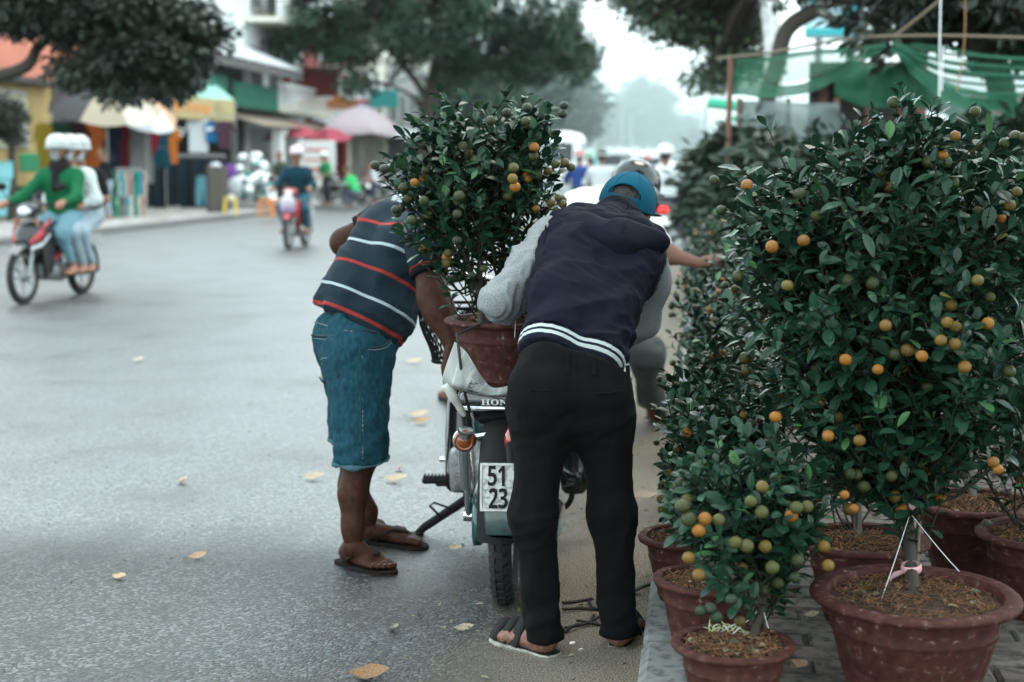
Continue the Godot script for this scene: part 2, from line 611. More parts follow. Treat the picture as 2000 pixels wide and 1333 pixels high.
func setting() -> void:
	rng.seed = 77
	# asphalt: stone chips in a grey binder, with wider patches of wear
	var chips := ntex(0.06, [[0.0, Color(0.25, 0.255, 0.26)], [0.4, Color(0.50, 0.51, 0.52)], [0.75, Color(0.68, 0.69, 0.70)], [0.92, Color(0.86, 0.87, 0.88)], [1.0, Color(1, 1, 1)]], FastNoiseLite.TYPE_CELLULAR, 2, 1024, 41)
	var relief := ntex(0.06, [[0.0, 1.0], [0.35, 0.8], [1.0, 0.0]], FastNoiseLite.TYPE_CELLULAR, 1, 1024, 41)
	var wear := ntex(0.006, [[0.05, Color(0.52, 0.53, 0.54)], [0.3, Color(0.84, 0.84, 0.84)], [0.5, Color(0.94, 0.94, 0.94)], [0.9, Color(1, 1, 1)]], FastNoiseLite.TYPE_SIMPLEX, 6, 1024, 42)
	var asphalt := mat(lin(0.215, 0.222, 0.224), 0.42, {"tex": chips, "bump": relief, "depth": 0.22, "spec": 0.8})
	asphalt.detail_enabled = true
	asphalt.detail_albedo = wear
	asphalt.detail_blend_mode = BaseMaterial3D.BLEND_MODE_MUL
	asphalt.detail_uv_layer = BaseMaterial3D.DETAIL_UV_2
	var earth := mat(lin(0.20, 0.19, 0.17), 0.95, {"tex": M.blot, "tri": 0.12, "world": true})
	structure("ground", sheet(-900, 900, 300, -2200, 0.0, 0.1, 0.1), earth)
	structure("road", sheet(-12.2, -0.157, 14, -700, 0.004, 1.0 / 0.62, 1.0 / 7.5), asphalt)
	# the rougher, darker patch of newer asphalt on the near stretch
	var coarse := ntex(0.062, [[0.0, Color(0.10, 0.105, 0.11)], [0.4, Color(0.36, 0.37, 0.38)], [0.7, Color(0.62, 0.63, 0.64)], [0.88, Color(0.84, 0.85, 0.86)], [1.0, Color(1, 1, 1)]], FastNoiseLite.TYPE_CELLULAR, 2, 1024, 141)
	var coarse_relief := ntex(0.062, [[0.0, 1.0], [0.35, 0.8], [1.0, 0.0]], FastNoiseLite.TYPE_CELLULAR, 1, 1024, 141)
	var newer := mat(lin(0.128, 0.133, 0.134), 0.50, {"tex": coarse, "bump": coarse_relief, "depth": 0.32, "spec": 0.5, "vc": true})
	newer.transparency = BaseMaterial3D.TRANSPARENCY_ALPHA
	newer.detail_enabled = true
	newer.detail_albedo = wear
	newer.detail_blend_mode = BaseMaterial3D.BLEND_MODE_MUL
	newer.detail_uv_layer = BaseMaterial3D.DETAIL_UV_2
	var ps := sten()
	ps.set_smooth_group(1)
	var pn := FastNoiseLite.new()
	pn.frequency = 0.8
	pn.seed = 15
	for i in 60:
		for j in 26:
			for v in [[i, j], [i + 1, j], [i + 1, j + 1], [i, j], [i + 1, j + 1], [i, j + 1]]:
				var x: float = -0.157 - 0.1 * v[0]
				var z: float = 0.0 - 0.25 * v[1]
				var lim := -5.45 + 0.10 * (x + 3.0) + 0.35 * pn.get_noise_2d(x, 2.0) + 0.12 * pn.get_noise_2d(x * 4.0, z * 4.0)
				ps.set_color(Color(1, 1, 1, smoothstep(-0.3, 1.0, (z - lim) / 1.1) * clampf((x + 6.1) / 0.8, 0.0, 1.0)))
				ps.set_uv(Vector2(x, z) / 0.62)
				ps.set_uv2(Vector2(x, z) / 4.1)
				ps.add_vertex(Vector3(x, 0.008, z))
	structure("road_patch", ps, newer)
	# swept sand and dust along the kerb
	var sandtex := ntex(0.11, [[0.2, Color(0.70, 0.68, 0.66, 0.30)], [0.5, Color(0.86, 0.85, 0.84, 0.72)], [0.85, Color(1, 1, 1, 0.95)]], FastNoiseLite.TYPE_SIMPLEX, 5, 1024, 43)
	var sand := mat(lin(0.23, 0.195, 0.150), 0.95, {"tex": sandtex, "vc": true})
	sand.transparency = BaseMaterial3D.TRANSPARENCY_ALPHA
	var st := sten()
	st.set_smooth_group(1)
	var n := FastNoiseLite.new()
	n.frequency = 0.9
	n.seed = 5
	var vert := func(i: int, j: int) -> void:
		var x := -0.157 - 1.25 * i / 14.0
		var z := 1.0 - 24.0 * j / 90.0
		var edge := 0.50 + 0.24 * n.get_noise_2d(3.0, z) + 0.12 * n.get_noise_2d(9.0, z * 4.0)
		var a := clampf((edge - (-x - 0.157)) / 0.34 + 0.35, 0.0, 1.0)
		st.set_color(Color(1, 1, 1, a))
		st.set_uv(Vector2(x, z) / 0.9)
		st.add_vertex(Vector3(x, 0.012 + 0.012 * a * clampf(1.0 - (-x - 0.157) / 0.5, 0, 1), z))
	for i in 14:
		for j in 90:
			for v in [[i, j], [i + 1, j], [i + 1, j + 1], [i, j], [i + 1, j + 1], [i, j + 1]]:
				vert.call(v[0], v[1])
	structure("roadside_sand", st, sand)
	# kerb stones
	var kerb := Node3D.new()
	kerb.name = "kerb"
	kerb.set_meta("kind", "structure")
	add_child(kerb, true)
	var conc := mat(lin(0.17, 0.172, 0.168), 0.85, {"tex": ntex(0.02, [[0.1, 0.62], [0.5, 0.92], [1.0, 1.0]], FastNoiseLite.TYPE_SIMPLEX, 6, 512, 44), "bump": M.grain, "depth": 0.2, "tri": 1.6})
	var ks := []
	for v in 3:
		st = sten()
		box(st, Vector3(0.11, 0.0, 0), Vector3(0.22, 0.24, 0.985), Basis.from_euler(Vector3(0, 0, rf(-0.01, 0.01))), 0.012 + 0.006 * v)
		st.generate_normals()
		ks.append(st.commit())
	for i in 40:
		obj("kerb_stone", ks[i % 3], conc, kerb, Transform3D(Basis.from_euler(Vector3(0, rf(-0.004, 0.004), 0)), Vector3(-0.157 + rf(-0.004, 0.004), -0.02 + rf(-0.005, 0.003), 1.5 - i)))
	# sidewalk of concrete pavers on a bed
	var bedm := mat(lin(0.10, 0.085, 0.07), 0.95, {"tex": M.blot, "tri": 0.8, "bump": M.grain, "depth": 0.3})
	st = sten()
	box(st, Vector3(4.063, 0.04, -18), Vector3(8.0, 0.088, 44))
	var walk := structure("sidewalk", st, bedm)
	var pm := []
	for v in 4:
		pm.append(mat(lin(0.088, 0.070, 0.060).lerp(lin(0.125, 0.105, 0.092), v / 3.0), 0.88, {"tex": ntex(0.015, [[0.1, 0.5], [0.5, 0.86], [1.0, 1.0]], FastNoiseLite.TYPE_SIMPLEX, 6, 512, 45), "bump": M.grain, "depth": 0.22, "tri": 1.7, "world": true}))
	var pmesh := []
	for v in 3:
		st = sten()
		box(st, Vector3.ZERO, Vector3(0.222, 0.05, 0.108), Basis.IDENTITY, 0.006 + 0.003 * v)
		st.generate_normals()
		pmesh.append(st.commit())
	var cnt := 0
	var far := []
	var row := 0
	var z := -2.9
	while z > -14.0:
		var x := 0.178 + (0.115 if row % 2 else 0.0)
		while x < 3.4:
			var xf := Transform3D(Basis.from_euler(Vector3(rf(-0.012, 0.012), rf(-0.012, 0.012), rf(-0.012, 0.012))), Vector3(x, 0.075 + rf(-0.004, 0.003), z))
			if z > -5.6 and x < 1.9 and cnt < 290:
				obj("paver", pmesh[rng.randi() % 3], pm[rng.randi() % 4], walk, xf)
				cnt += 1
			else:
				far.append(xf)
			x += 0.230
		z -= 0.115
		row += 1
	multi("paving", pmesh[1], far, [], pm[1], walk)
	# pavement across the road
	st = sten()
	box(st, Vector3(-22.3, 0.06, -90), Vector3(20.0, 0.12, 230))
	var far_walk := structure("pavement", st, mat(lin(0.30, 0.30, 0.29), 0.9, {"tex": M.blot, "tri": 0.25, "world": true}))
	st = sten()
	box(st, Vector3(-12.27, 0.065, -90), Vector3(0.16, 0.13, 230), Basis.IDENTITY, 0.02)
	structure("kerb_across_the_road", st, conc)

# ---------------------------------------------------------------- potted kumquat trees
func leaf_mesh(L: float, Wd: float, fold: float, bend: float) -> ArrayMesh:      # grows along +z, its face to +y
	var st := sten()
	var prof := [[0.0, 0.06], [0.18, 0.52], [0.42, 0.95], [0.66, 1.0], [0.86, 0.68], [1.0, 0.08]]
	for side in [-1, 1]:
		st.set_smooth_group(3 if side > 0 else 4)
		for i in prof.size() - 1:
			var q := []
			for t in [prof[i], prof[i + 1]]:
				var z: float = t[0] * L
				var y: float = -bend * L * t[0] * t[0]
				var w: float = t[1] * Wd * 0.5
				q.append([Vector3(0, y, z), Vector3(side * w * 0.55, y + fold * w * 0.62, z), Vector3(side * w, y + fold * w, z)])
			for j in 2:
				if side > 0:
					quad(st, q[0][j], q[0][j + 1], q[1][j + 1], q[1][j])
				else:
					quad(st, q[0][j + 1], q[0][j], q[1][j], q[1][j + 1])
	st.generate_normals()
	return st.commit()

func leaf_xf(at: Vector3, dir: Vector3, up: Vector3, s: float) -> Transform3D:
	var z := dir.normalized()
	var x := up.cross(z)
	if x.length() < 0.05:
		x = Vector3.RIGHT.cross(z)
	x = x.normalized()
	return Transform3D(Basis(x * s, z.cross(x) * s, z * s), at)

func multi(called: String, mesh: Mesh, xfs: Array, cols: Array, m: Material, parent: Node) -> MultiMeshInstance3D:
	var mm := MultiMesh.new()
	mm.transform_format = MultiMesh.TRANSFORM_3D
	mm.use_colors = cols.size() > 0
	mm.mesh = mesh
	mm.instance_count = xfs.size()
	for i in xfs.size():
		mm.set_instance_transform(i, xfs[i])
		if cols.size():
			mm.set_instance_color(i, cols[i])
	var o := MultiMeshInstance3D.new()
	o.name = called if parent != self else numbered(called)
	o.multimesh = mm
	o.material_override = m
	o.set_meta("kind", "stuff")
	parent.add_child(o, true)
	return o

func rdir() -> Vector3:
	var v := Vector3(rng.randfn(), rng.randfn(), rng.randfn())
	return v.normalized()

func blob(x: float, y: float, d: float, rx: float, ry: float, rz: float, n: int) -> Array:
	return [P(x, y, d), Vector3(rx * d / FPX, ry * d / FPX, rz), n]

func pot_mesh(R: float, H: float, wob := 0.012) -> ArrayMesh:
	var st := sten()
	lathe(st, [[0.0, 0.0], [R * 0.58, 0.0], null, [R * 0.58, 0.0], [R * 0.60, H * 0.06], [R * 0.63, H * 0.10], null, [R * 0.62, H * 0.115], [R * 0.70, H * 0.34], [R * 0.775, H * 0.62], [R * 0.79, H * 0.655], null, [R * 0.80, H * 0.66], [R * 0.80, H * 0.685], null, [R * 0.79, H * 0.69], [R * 0.815, H * 0.80], [R * 0.83, H * 0.875], null, [R * 0.83, H * 0.895], [R * 0.90, H * 0.905], [R * 0.985, H * 0.92], [R, H * 0.945], [R * 0.998, H * 0.965], [R * 0.975, H * 0.985], [R * 0.90, H * 0.995], [R * 0.835, H * 0.985], null, [R * 0.835, H * 0.985], [R * 0.80, H * 0.90], [R * 0.79, H * 0.80]], 48, Transform3D.IDENTITY, wob)
	st.generate_normals()
	return st.commit()

func fruit_color() -> Color:
	var t := rf(0, 1)
	if t < 0.50:
		return lin(0.045, 0.075, 0.03).lerp(lin(0.09, 0.11, 0.035), rf(0, 1))
	if t < 0.86:
		return lin(0.09, 0.088, 0.022).lerp(lin(0.24, 0.15, 0.025), rf(0, 1))
	return lin(0.50, 0.20, 0.025).lerp(lin(0.62, 0.26, 0.03), rf(0, 1))

# crown: blobs of twigs; every twig carries its leaves in a spiral, and fruit hang below some of them
func kumquat(t: Node3D, soil: Vector3, stems: Array, blobs: Array, o := {}) -> void:
	var off := t.position
	var leafs := []
	var fruits := []
	var br := sten()
	var ls: float = o.get("leaf", 1.0)
	var top: Vector3 = stems[0][stems[0].size() - 1]
	for s in stems:
		var pts := curve(s, 5)
		var rs := []
		for i in pts.size():
			pts[i] -= off
			rs.append(lerpf(o.get("stem", 0.016), 0.005, float(i) / pts.size()))
		var st := sten()
		tube(st, pts, rs, 9)
		obj("trunk", st, M.bark, t)
	for bl in blobs:
		for n in int(bl[2] * o.get("dense", 1.3)):
			var dir := rdir()
			var r := pow(rf(0, 1), 0.36)
			var tip: Vector3 = bl[0] + dir * (bl[1] as Vector3) * r
			if dir.y > 0.3 and rf(0, 1) < 0.25:
				tip += Vector3(0, rf(0.02, 0.07), 0)
			var st: Array = stems[rng.randi() % stems.size()]
			var hub: Vector3 = st[0]
			for q in st:
				if q.y < tip.y - 0.10:
					hub = q
			hub = hub.lerp(tip, 0.05)
			var inward := (hub - tip)
			var tl := minf(rf(0.10, 0.20), inward.length())
			var a := tip + inward.normalized() * tl - Vector3(0, tl * 0.25, 0) + rdir() * 0.02
			if n % 2 == 0:
				var mid := hub.lerp(a, 0.55) + Vector3(0, -0.03, 0) + rdir() * 0.03
				tube(br, curve([hub - off, mid - off, a - off], 3), 0.0032, 5, false)
			var ctl := a.lerp(tip, 0.5) + rdir() * 0.015
			tube(br, [a - off, ctl - off, tip - off], [0.0024, 0.0018, 0.0012], 5, false)
			var td := (tip - a).normalized()
			var fb := frame_of(td)
			var az := rf(0, TAU)
			var cnt: int = rng.randi_range(7, 11)
			for i in cnt:
				var u := lerpf(0.12, 1.0, float(i) / (cnt - 1))
				var p := a.lerp(ctl, u * 2.0) if u < 0.5 else ctl.lerp(tip, u * 2.0 - 1.0)
				az += 2.4 + rf(-0.3, 0.3)
				var rad := fb.x * cos(az) + fb.z * sin(az)
				var open := lerpf(1.15, 0.5, u) + rf(-0.2, 0.25)
				var ld := (td * cos(open) + rad * sin(open) + Vector3(0, rf(-0.35, 0.1), 0)).normalized()
				var up := (td * 0.8 + Vector3(0, 0.9, 0) + rdir() * 0.45)
				var size := ls * rf(0.58, 1.16) * (0.75 if i == cnt - 1 else 1.0)
				var young := rf(0, 1) < 0.035
				var c := lin(0.0075, 0.024, 0.0145).lerp(lin(0.019, 0.053, 0.030), rf(0, 1))
				if rf(0, 1) < 0.004:
					c = lin(0.10, 0.09, 0.022)
				if young:
					c = lin(0.05, 0.12, 0.045)
				leafs.append([leaf_xf(p - off, ld, up, size), c, rng.randi() % 3, (p - cam_o).length() - (p.y - bl[0].y) * 0.05])
			if rf(0, 1) < o.get("fruit", 0.22):
				var k := 1 if rf(0, 1) < 0.6 else rng.randi_range(2, 3)
				for i in k:
					var p := a.lerp(tip, rf(0.3, 0.9)) + Vector3(rf(-0.022, 0.022), rf(-0.052, -0.02), rf(-0.022, 0.022)) + rad_out(tip, bl[0]) * 0.03
					fruits.append([p, rf(0.0140, 0.0185) * o.get("fr", 1.0), fruit_color()])
	obj("branches", br, M.twig, t).set_meta("kind", "stuff")
	for e in o.get("add", []):      # fruit measured one by one
		fruits.append([e[0], e[1] * 0.88, e[2]])
	for fr in fruits:
		var m := fruit_mat(fr[2])
		obj("fruit", M.fruit_mesh, m, t, Transform3D(Basis.from_euler(Vector3(rf(-0.5, 0.5), rf(0, 6), rf(-0.5, 0.5))).scaled(Vector3(1, rf(0.9, 1.0), 1) * fr[1]), fr[0] - off))
	leafs.sort_custom(func(x, y): return x[3] < y[3])
	var single: int = o.get("single", 0)
	# of the leaves nearest the street every third or so is picked, so that single leaves spread over the crown
	var step: int = maxi(1, int(leafs.size() * 0.45 / maxi(single, 1)))
	var rest := [[], [], []]
	var rcol := [[], [], []]
	var done := 0
	for i in leafs.size():
		var l = leafs[i]
		if done < single and i % step == 0:
			obj("leaf", M.leaves[l[2]], leaf_mat(l[1]), t, l[0])
			done += 1
		else:
			rest[l[2]].append(l[0])
			rcol[l[2]].append(l[1].srgb_to_linear())
	for k in 3:
		multi("foliage", M.leaves[k], rest[k], rcol[k], M.leaf_many, t)

func rad_out(a: Vector3, c: Vector3) -> Vector3:
	return (a - c).normalized()

func fruit_mat(c: Color) -> StandardMaterial3D:
	var key := "fruit%d_%d" % [int(c.r * 14), int(c.g * 14)]
	if not M.has(key):
		M[key] = mat(Color(c.r * 0.74, c.g * 0.70, c.b * 0.6), 0.28, {"spec": 0.4, "bump": ntex(0.05, [[0, 0.0], [1, 1.0]], FastNoiseLite.TYPE_SIMPLEX, 2, 128, 7), "depth": 0.12, "tri": 1.2, "tex": ntex(0.02, [[0.2, Color(0.78, 0.8, 0.7)], [0.8, Color(1, 1, 1)]], FastNoiseLite.TYPE_SIMPLEX, 3, 128, 9)})
	return M[key]

func leaf_mat(c: Color) -> StandardMaterial3D:
	var key := "leaf%d" % int(c.g * 22)
	if not M.has(key):
		M[key] = mat(c, 0.30, {"back": Color(0.08, 0.14, 0.05), "spec": 0.30})
	return M[key]

func soil_disc(t: Node3D, R: float, y: float, sd: int) -> void:      # rough coir and leaf litter in the pot
	var st := sten()
	st.set_smooth_group(1)
	var n := FastNoiseLite.new()
	n.seed = sd
	n.frequency = 14.0
	var pt := func(i: int, j: int) -> Vector3:
		var rr := R * i / 9.0
		var an := TAU * (j % 36) / 36.0
		var v := Vector3(cos(an) * rr, y + 0.018 * (1.0 - float(i) / 9.0), sin(an) * rr)
		v.y += n.get_noise_3dv(v) * 0.016
		return v
	for i in 9:
		for j in 36:
			quad(st, pt.call(i, j), pt.call(i + 1, j), pt.call(i + 1, j + 1), pt.call(i, j + 1))
	var so := obj("soil", st, M.soil, t)
	var xf := []
	var co := []
	for i in 700:
		var rr := R * sqrt(rf(0, 0.96))
		var an := rf(0, TAU)
		var b := Basis.from_euler(Vector3(rf(-0.35, 0.35), rf(0, TAU), rf(-0.2, 0.2)))
		xf.append(Transform3D(b.scaled(Vector3.ONE * rf(0.5, 1.3)), Vector3(cos(an) * rr, y + 0.018 * (1.0 - rr / R) + rf(0.0, 0.012), sin(an) * rr)))
		co.append(lin(0.20, 0.088, 0.034).lerp(lin(0.05, 0.026, 0.014), rf(0, 1)).srgb_to_linear())
	multi("coir", M.fibre, xf, co, M.fibre_mat, so)
	xf = []
	co = []
	for i in 26:
		var rr := R * sqrt(rf(0.02, 0.9))
		var an := rf(0, TAU)
		xf.append(Transform3D(Basis.from_euler(Vector3(rf(-0.4, 0.4), rf(0, TAU), rf(-0.4, 0.4))).scaled(Vector3.ONE * rf(0.25, 0.6)), Vector3(cos(an) * rr, y + 0.02 * (1.0 - rr / R) + 0.010, sin(an) * rr)))
		co.append(lin(0.22, 0.19, 0.11).lerp(lin(0.05, 0.04, 0.025), rf(0, 1)).srgb_to_linear())
	multi("fallen_leaves", M.leaves[1], xf, co, M.fibre_mat, so)

func string_line(t: Node3D, a: Vector3, b: Vector3, sag := 0.01, r := 0.0011) -> void:
	var st := sten()
	var m := a.lerp(b, 0.5) - Vector3(0, sag, 0)
	tube(st, curve([a - t.position, m - t.position, b - t.position], 4), r, 5)
	obj("string", st, M.string, t)

func ribbon(t: Node3D, at: Vector3, r: float, tail: Vector3) -> void:      # a pink plastic tie round a stem
	var st := sten()
	var c := at - t.position
	lathe(st, [[r, -0.010], [r + 0.003, -0.004], [r + 0.002, 0.006], [r, 0.010]], 14, Transform3D(Basis.from_euler(Vector3(0.12, 0, 0.1)), c))
	for k in 2:
		var d := tail.rotated(Vector3.UP, k * 0.7)
		var s := c + d.normalized() * r
		st.set_smooth_group(3)
		quad(st, s + Vector3(0, 0.006, 0), s + d * 0.5 + Vector3(0, 0.012 - k * 0.01, 0.004), s + d * 0.5 + Vector3(0, -0.006 - k * 0.01, 0), s + Vector3(0, -0.005, 0))
		quad(st, s + d * 0.5 + Vector3(0, 0.012 - k * 0.01, 0.004), s + d + Vector3(0, -0.012 - k * 0.03, 0), s + d * 0.95 + Vector3(0, -0.024 - k * 0.03, 0), s + d * 0.5 + Vector3(0, -0.006 - k * 0.01, 0))
	obj("ribbon", st, M.pink, t)

func pot_at(rim_x: float, rim_y: float, H: float, base_y: float) -> Vector3:
	var p := G(rim_x, rim_y, base_y + H)
	return Vector3(p.x, base_y, p.z)

func potted(label: String, at: Vector3, R: float, H: float, sd: int, group := "potted kumquat trees for sale along the kerb") -> Node3D:
	var t := thing("potted_kumquat_tree", label, "potted tree", at, 0.0, group)
	var p := obj("pot", pot_mesh(R, H), M.terracotta, t, Transform3D(Basis.from_euler(Vector3(rf(-0.02, 0.02), sd, rf(-0.02, 0.02))), Vector3.ZERO))
	soil_disc(t, R * 0.80, H * 0.88, sd)
	return t

func plants() -> void:
	rng.seed = 411
	M.leaves = [leaf_mesh(0.057, 0.033, 0.22, 0.12), leaf_mesh(0.051, 0.027, 0.48, 0.20), leaf_mesh(0.060, 0.031, 0.12, 0.28)]
	var fs := sten()
	ball(fs, Vector3.ZERO, Vector3.ONE, 14)
	fs.generate_normals()
	M.fruit_mesh = fs.commit()
	var fib := sten()
	tube(fib, [Vector3(-0.018, 0, 0), Vector3(-0.005, 0.007, 0.005), Vector3(0.008, 0.002, -0.005), Vector3(0.020, 0.006, 0.003)], 0.0013, 3, false)
	fib.generate_normals()
	M.fibre = fib.commit()
	var Y := 0.10
	# the big tree in front
	var b := pot_at(1787, 1152, 0.27, Y)
	var t := potted("largest kumquat tree, tall and thick, in the widest terracotta pot with white strings", b, 0.252, 0.27, 1)
	var base := b + Vector3(0, 0.24, 0)
	kumquat(t, base, [[base, P(1776, 1060, 3.92), P(1774, 950, 3.98), P(1778, 760, 4.02), P(1782, 560, 4.05), P(1775, 360, 4.05)], [P(1776, 990, 3.96), P(1835, 900, 4.0), P(1880, 760, 4.05), P(1900, 600, 4.1), P(1900, 430, 4.1)], [P(1776, 960, 3.98), P(1720, 840, 4.0), P(1660, 700, 4.0), P(1600, 560, 4.0), P(1590, 440, 4.0)]],
		[blob(1772, 260, 4.02, 75, 78, 0.16, 22), blob(1720, 400, 4.02, 220, 140, 0.30, 82), blob(1500, 420, 4.0, 105, 125, 0.20, 38), blob(1900, 420, 4.1, 190, 190, 0.3, 78), blob(1590, 600, 3.98, 190, 170, 0.30, 76), blob(1770, 650, 4.0, 260, 200, 0.34, 112), blob(1890, 760, 4.0, 190, 160, 0.28, 60), blob(1720, 860, 3.95, 150, 90, 0.22, 36), blob(1600, 770, 4.0, 130, 120, 0.22, 36)],
		{"stem": 0.0185, "single": 300, "fruit": 0.13, "dense": 1.65,
		"add": [[P(1515, 815, 3.62), 0.0175, lin(0.6, 0.25, 0.03)], [P(1652, 703, 3.66), 0.018, lin(0.6, 0.24, 0.03)], [P(1715, 722, 3.66), 0.0165, lin(0.55, 0.25, 0.03)], [P(1801, 696, 3.66), 0.018, lin(0.55, 0.22, 0.03)], [P(1885, 717, 3.68), 0.019, lin(0.42, 0.22, 0.04)], [P(1838, 665, 3.66), 0.018, lin(0.34, 0.22, 0.04)], [P(1865, 672, 3.67), 0.018, lin(0.34, 0.2, 0.04)], [P(1851, 630, 3.67), 0.018, lin(0.3, 0.22, 0.04)], [P(1867, 638, 3.7), 0.017, lin(0.26, 0.2, 0.04)], [P(1930, 632, 3.7), 0.018, lin(0.5, 0.22, 0.03)], [P(1910, 548, 3.72), 0.018, lin(0.28, 0.2, 0.05)], [P(1730, 636, 3.66), 0.018, lin(0.32, 0.18, 0.04)], [P(1508, 482, 3.72), 0.019, lin(0.5, 0.2, 0.03)], [P(1570, 470, 3.76), 0.019, lin(0.4, 0.18, 0.03)], [P(1538, 558, 3.7), 0.018, lin(0.24, 0.16, 0.05)], [P(1866, 266, 3.95), 0.017, lin(0.42, 0.2, 0.04)], [P(1905, 218, 3.98), 0.018, lin(0.07, 0.09, 0.05)], [P(1745, 200, 3.95), 0.019, lin(0.06, 0.08, 0.03)], [P(1395, 352, 3.95), 0.016, lin(0.05, 0.07, 0.03)], [P(1409, 411, 3.95), 0.017, lin(0.04, 0.06, 0.03)], [P(1941, 903, 3.66), 0.017, lin(0.4, 0.2, 0.03)], [P(1950, 917, 3.66), 0.016, lin(0.6, 0.22, 0.03)], [P(1679, 861, 3.7), 0.018, lin(0.36, 0.2, 0.04)], [P(1618, 852, 3.66), 0.017, lin(0.58, 0.24, 0.03)]]})
	string_line(t, P(1776, 1010, 3.92), P(1719, 1180, 3.6), 0.004)
	string_line(t, P(1782, 1008, 3.92), P(1928, 1172, 3.72), 0.008)
	ribbon(t, base.lerp(P(1776, 1060, 3.92), 0.55), 0.024, Vector3(-0.05, -0.02, 0.02))
	ribbon(t, P(1775, 985, 3.962), 0.0225, Vector3(-0.02, -0.05, 0.02))
	var st := sten()
	tube(st, [P(1791, 1150, 3.9) - b, P(1798, 930, 4.0) - b, P(1790, 340, 4.06) - b], 0.006, 7)
	obj("bamboo_stake", st, M.bamboo, t)
	# the small one before it, sprouting pale shoots
	b = pot_at(1433, 1252, 0.19, Y)
	t = potted("small kumquat tree at the kerb, pale shoots sprouting in its low pot", b, 0.148, 0.19, 2)
	base = b + Vector3(0.035, 0.17, 0)
	kumquat(t, base, [[base, P(1487, 1185, 3.62), P(1478, 1120, 3.66), P(1450, 1040, 3.7), P(1440, 930, 3.75)], [P(1487, 1195, 3.62), P(1505, 1130, 3.66), P(1540, 1060, 3.7), P(1560, 960, 3.75)], [P(1484, 1190, 3.62), P(1500, 1110, 3.72), P(1490, 1000, 3.8), P(1500, 900, 3.85)]],
		[blob(1450, 960, 3.66, 155, 85, 0.20, 56), blob(1545, 985, 3.72, 95, 80, 0.18, 32), blob(1352, 985, 3.62, 62, 65, 0.12, 17), blob(1390, 1105, 3.48, 34, 55, 0.05, 5), blob(1585, 1060, 3.7, 34, 44, 0.07, 5), blob(1480, 900, 3.8, 150, 70, 0.2, 34)],
		{"stem": 0.0105, "single": 240, "fruit": 0.05, "leaf": 0.88, "dense": 1.5,
		"add": [[P(1333, 989, 3.42), 0.0215, lin(0.07, 0.10, 0.04)], [P(1345, 1015, 3.41), 0.021, lin(0.06, 0.09, 0.04)], [P(1377, 1014, 3.41), 0.0185, lin(0.5, 0.2, 0.03)], [P(1365, 1037, 3.4), 0.0185, lin(0.55, 0.22, 0.03)], [P(1404, 1016, 3.42), 0.0175, lin(0.16, 0.17, 0.05)], [P(1489, 951, 3.44), 0.0175, lin(0.22, 0.2, 0.06)], [P(1467, 980, 3.43), 0.0175, lin(0.13, 0.16, 0.05)], [P(1488, 1001, 3.43), 0.0185, lin(0.14, 0.16, 0.05)], [P(1556, 992, 3.48), 0.0185, lin(0.15, 0.17, 0.06)], [P(1577, 990, 3.5), 0.017, lin(0.2, 0.18, 0.05)], [P(1437, 1060, 3.42), 0.0185, lin(0.18, 0.19, 0.06)], [P(1459, 1067, 3.42), 0.019, lin(0.16, 0.18, 0.06)], [P(1509, 1109, 3.46), 0.0195, lin(0.13, 0.17, 0.05)], [P(1495, 1068, 3.5), 0.018, lin(0.22, 0.2, 0.05)], [P(1345, 1090, 3.42), 0.0175, lin(0.3, 0.2, 0.04)], [P(1365, 1123, 3.42), 0.0175, lin(0.34, 0.2, 0.04)], [P(1369, 1194, 3.4), 0.0165, lin(0.03, 0.07, 0.035)], [P(1388, 1189, 3.4), 0.0165, lin(0.03, 0.07, 0.035)], [P(1399, 1206, 3.4), 0.018, lin(0.03, 0.07, 0.035)], [P(1429, 1172, 3.42), 0.0165, lin(0.03, 0.08, 0.035)], [P(1553, 1129, 3.5), 0.017, lin(0.035, 0.08, 0.03)], [P(1558, 1095, 3.52), 0.019, lin(0.05, 0.09, 0.04)], [P(1618, 1105, 3.5), 0.0175, lin(0.36, 0.22, 0.04)], [P(1610, 1068, 3.55), 0.017, lin(0.3, 0.16, 0.03)], [P(1668, 994, 3.6), 0.0135, lin(0.6, 0.24, 0.03)], [P(1650, 967, 3.6), 0.014, lin(0.6, 0.24, 0.03)]]})
	for s in [[P(1487, 1188, 3.61), P(1350, 1262, 3.52), 0.0], [P(1487, 1188, 3.61), P(1372, 1284, 3.44), 0.0], [P(1492, 1195, 3.62), P(1512, 1255, 3.56), 0.0]]:
		string_line(t, s[0], s[1], 0.006)
	var sh := sten()
	for i in 22:
		var a := P(1380 + rf(0, 62), 1262 + rf(-12, 16), 3.57) - b
		a.y = 0.172
		var d := Vector3(rf(-0.02, 0.02), 0, rf(-0.01, 0.02))
		tube(sh, curve([a, a + Vector3(0, rf(0.012, 0.03), 0) + d * 0.4, a + Vector3(0, rf(0.02, 0.045), 0) + d * 1.5], 3), [0.0016, 0.0015, 0.0015, 0.0014, 0.0013, 0.0010, 0.0004], 4, false)
	obj("pale_shoots", sh, M.shoot, t)
	# the two behind it along the kerb
	b = pot_at(1383, 1128, 0.20, Y)
	t = potted("bushy kumquat tree in the second terracotta pot from the small one, dry soil showing", b, 0.152, 0.20, 3)
	base = b + Vector3(0.0, 0.18, 0)
	kumquat(t, base, [[base, P(1400, 1020, 4.35), P(1420, 900, 4.4), P(1430, 780, 4.4)], [base, P(1370, 1010, 4.35), P(1340, 900, 4.4), P(1335, 800, 4.4)]],
		[blob(1400, 850, 4.35, 125, 115, 0.22, 62), blob(1345, 930, 4.3, 60, 90, 0.12, 20), blob(1480, 780, 4.4, 110, 110, 0.2, 34)], {"stem": 0.010, "single": 150, "fruit": 0.16, "leaf": 0.9, "fr": 0.85})
	b = pot_at(1348, 1042, 0.20, Y)
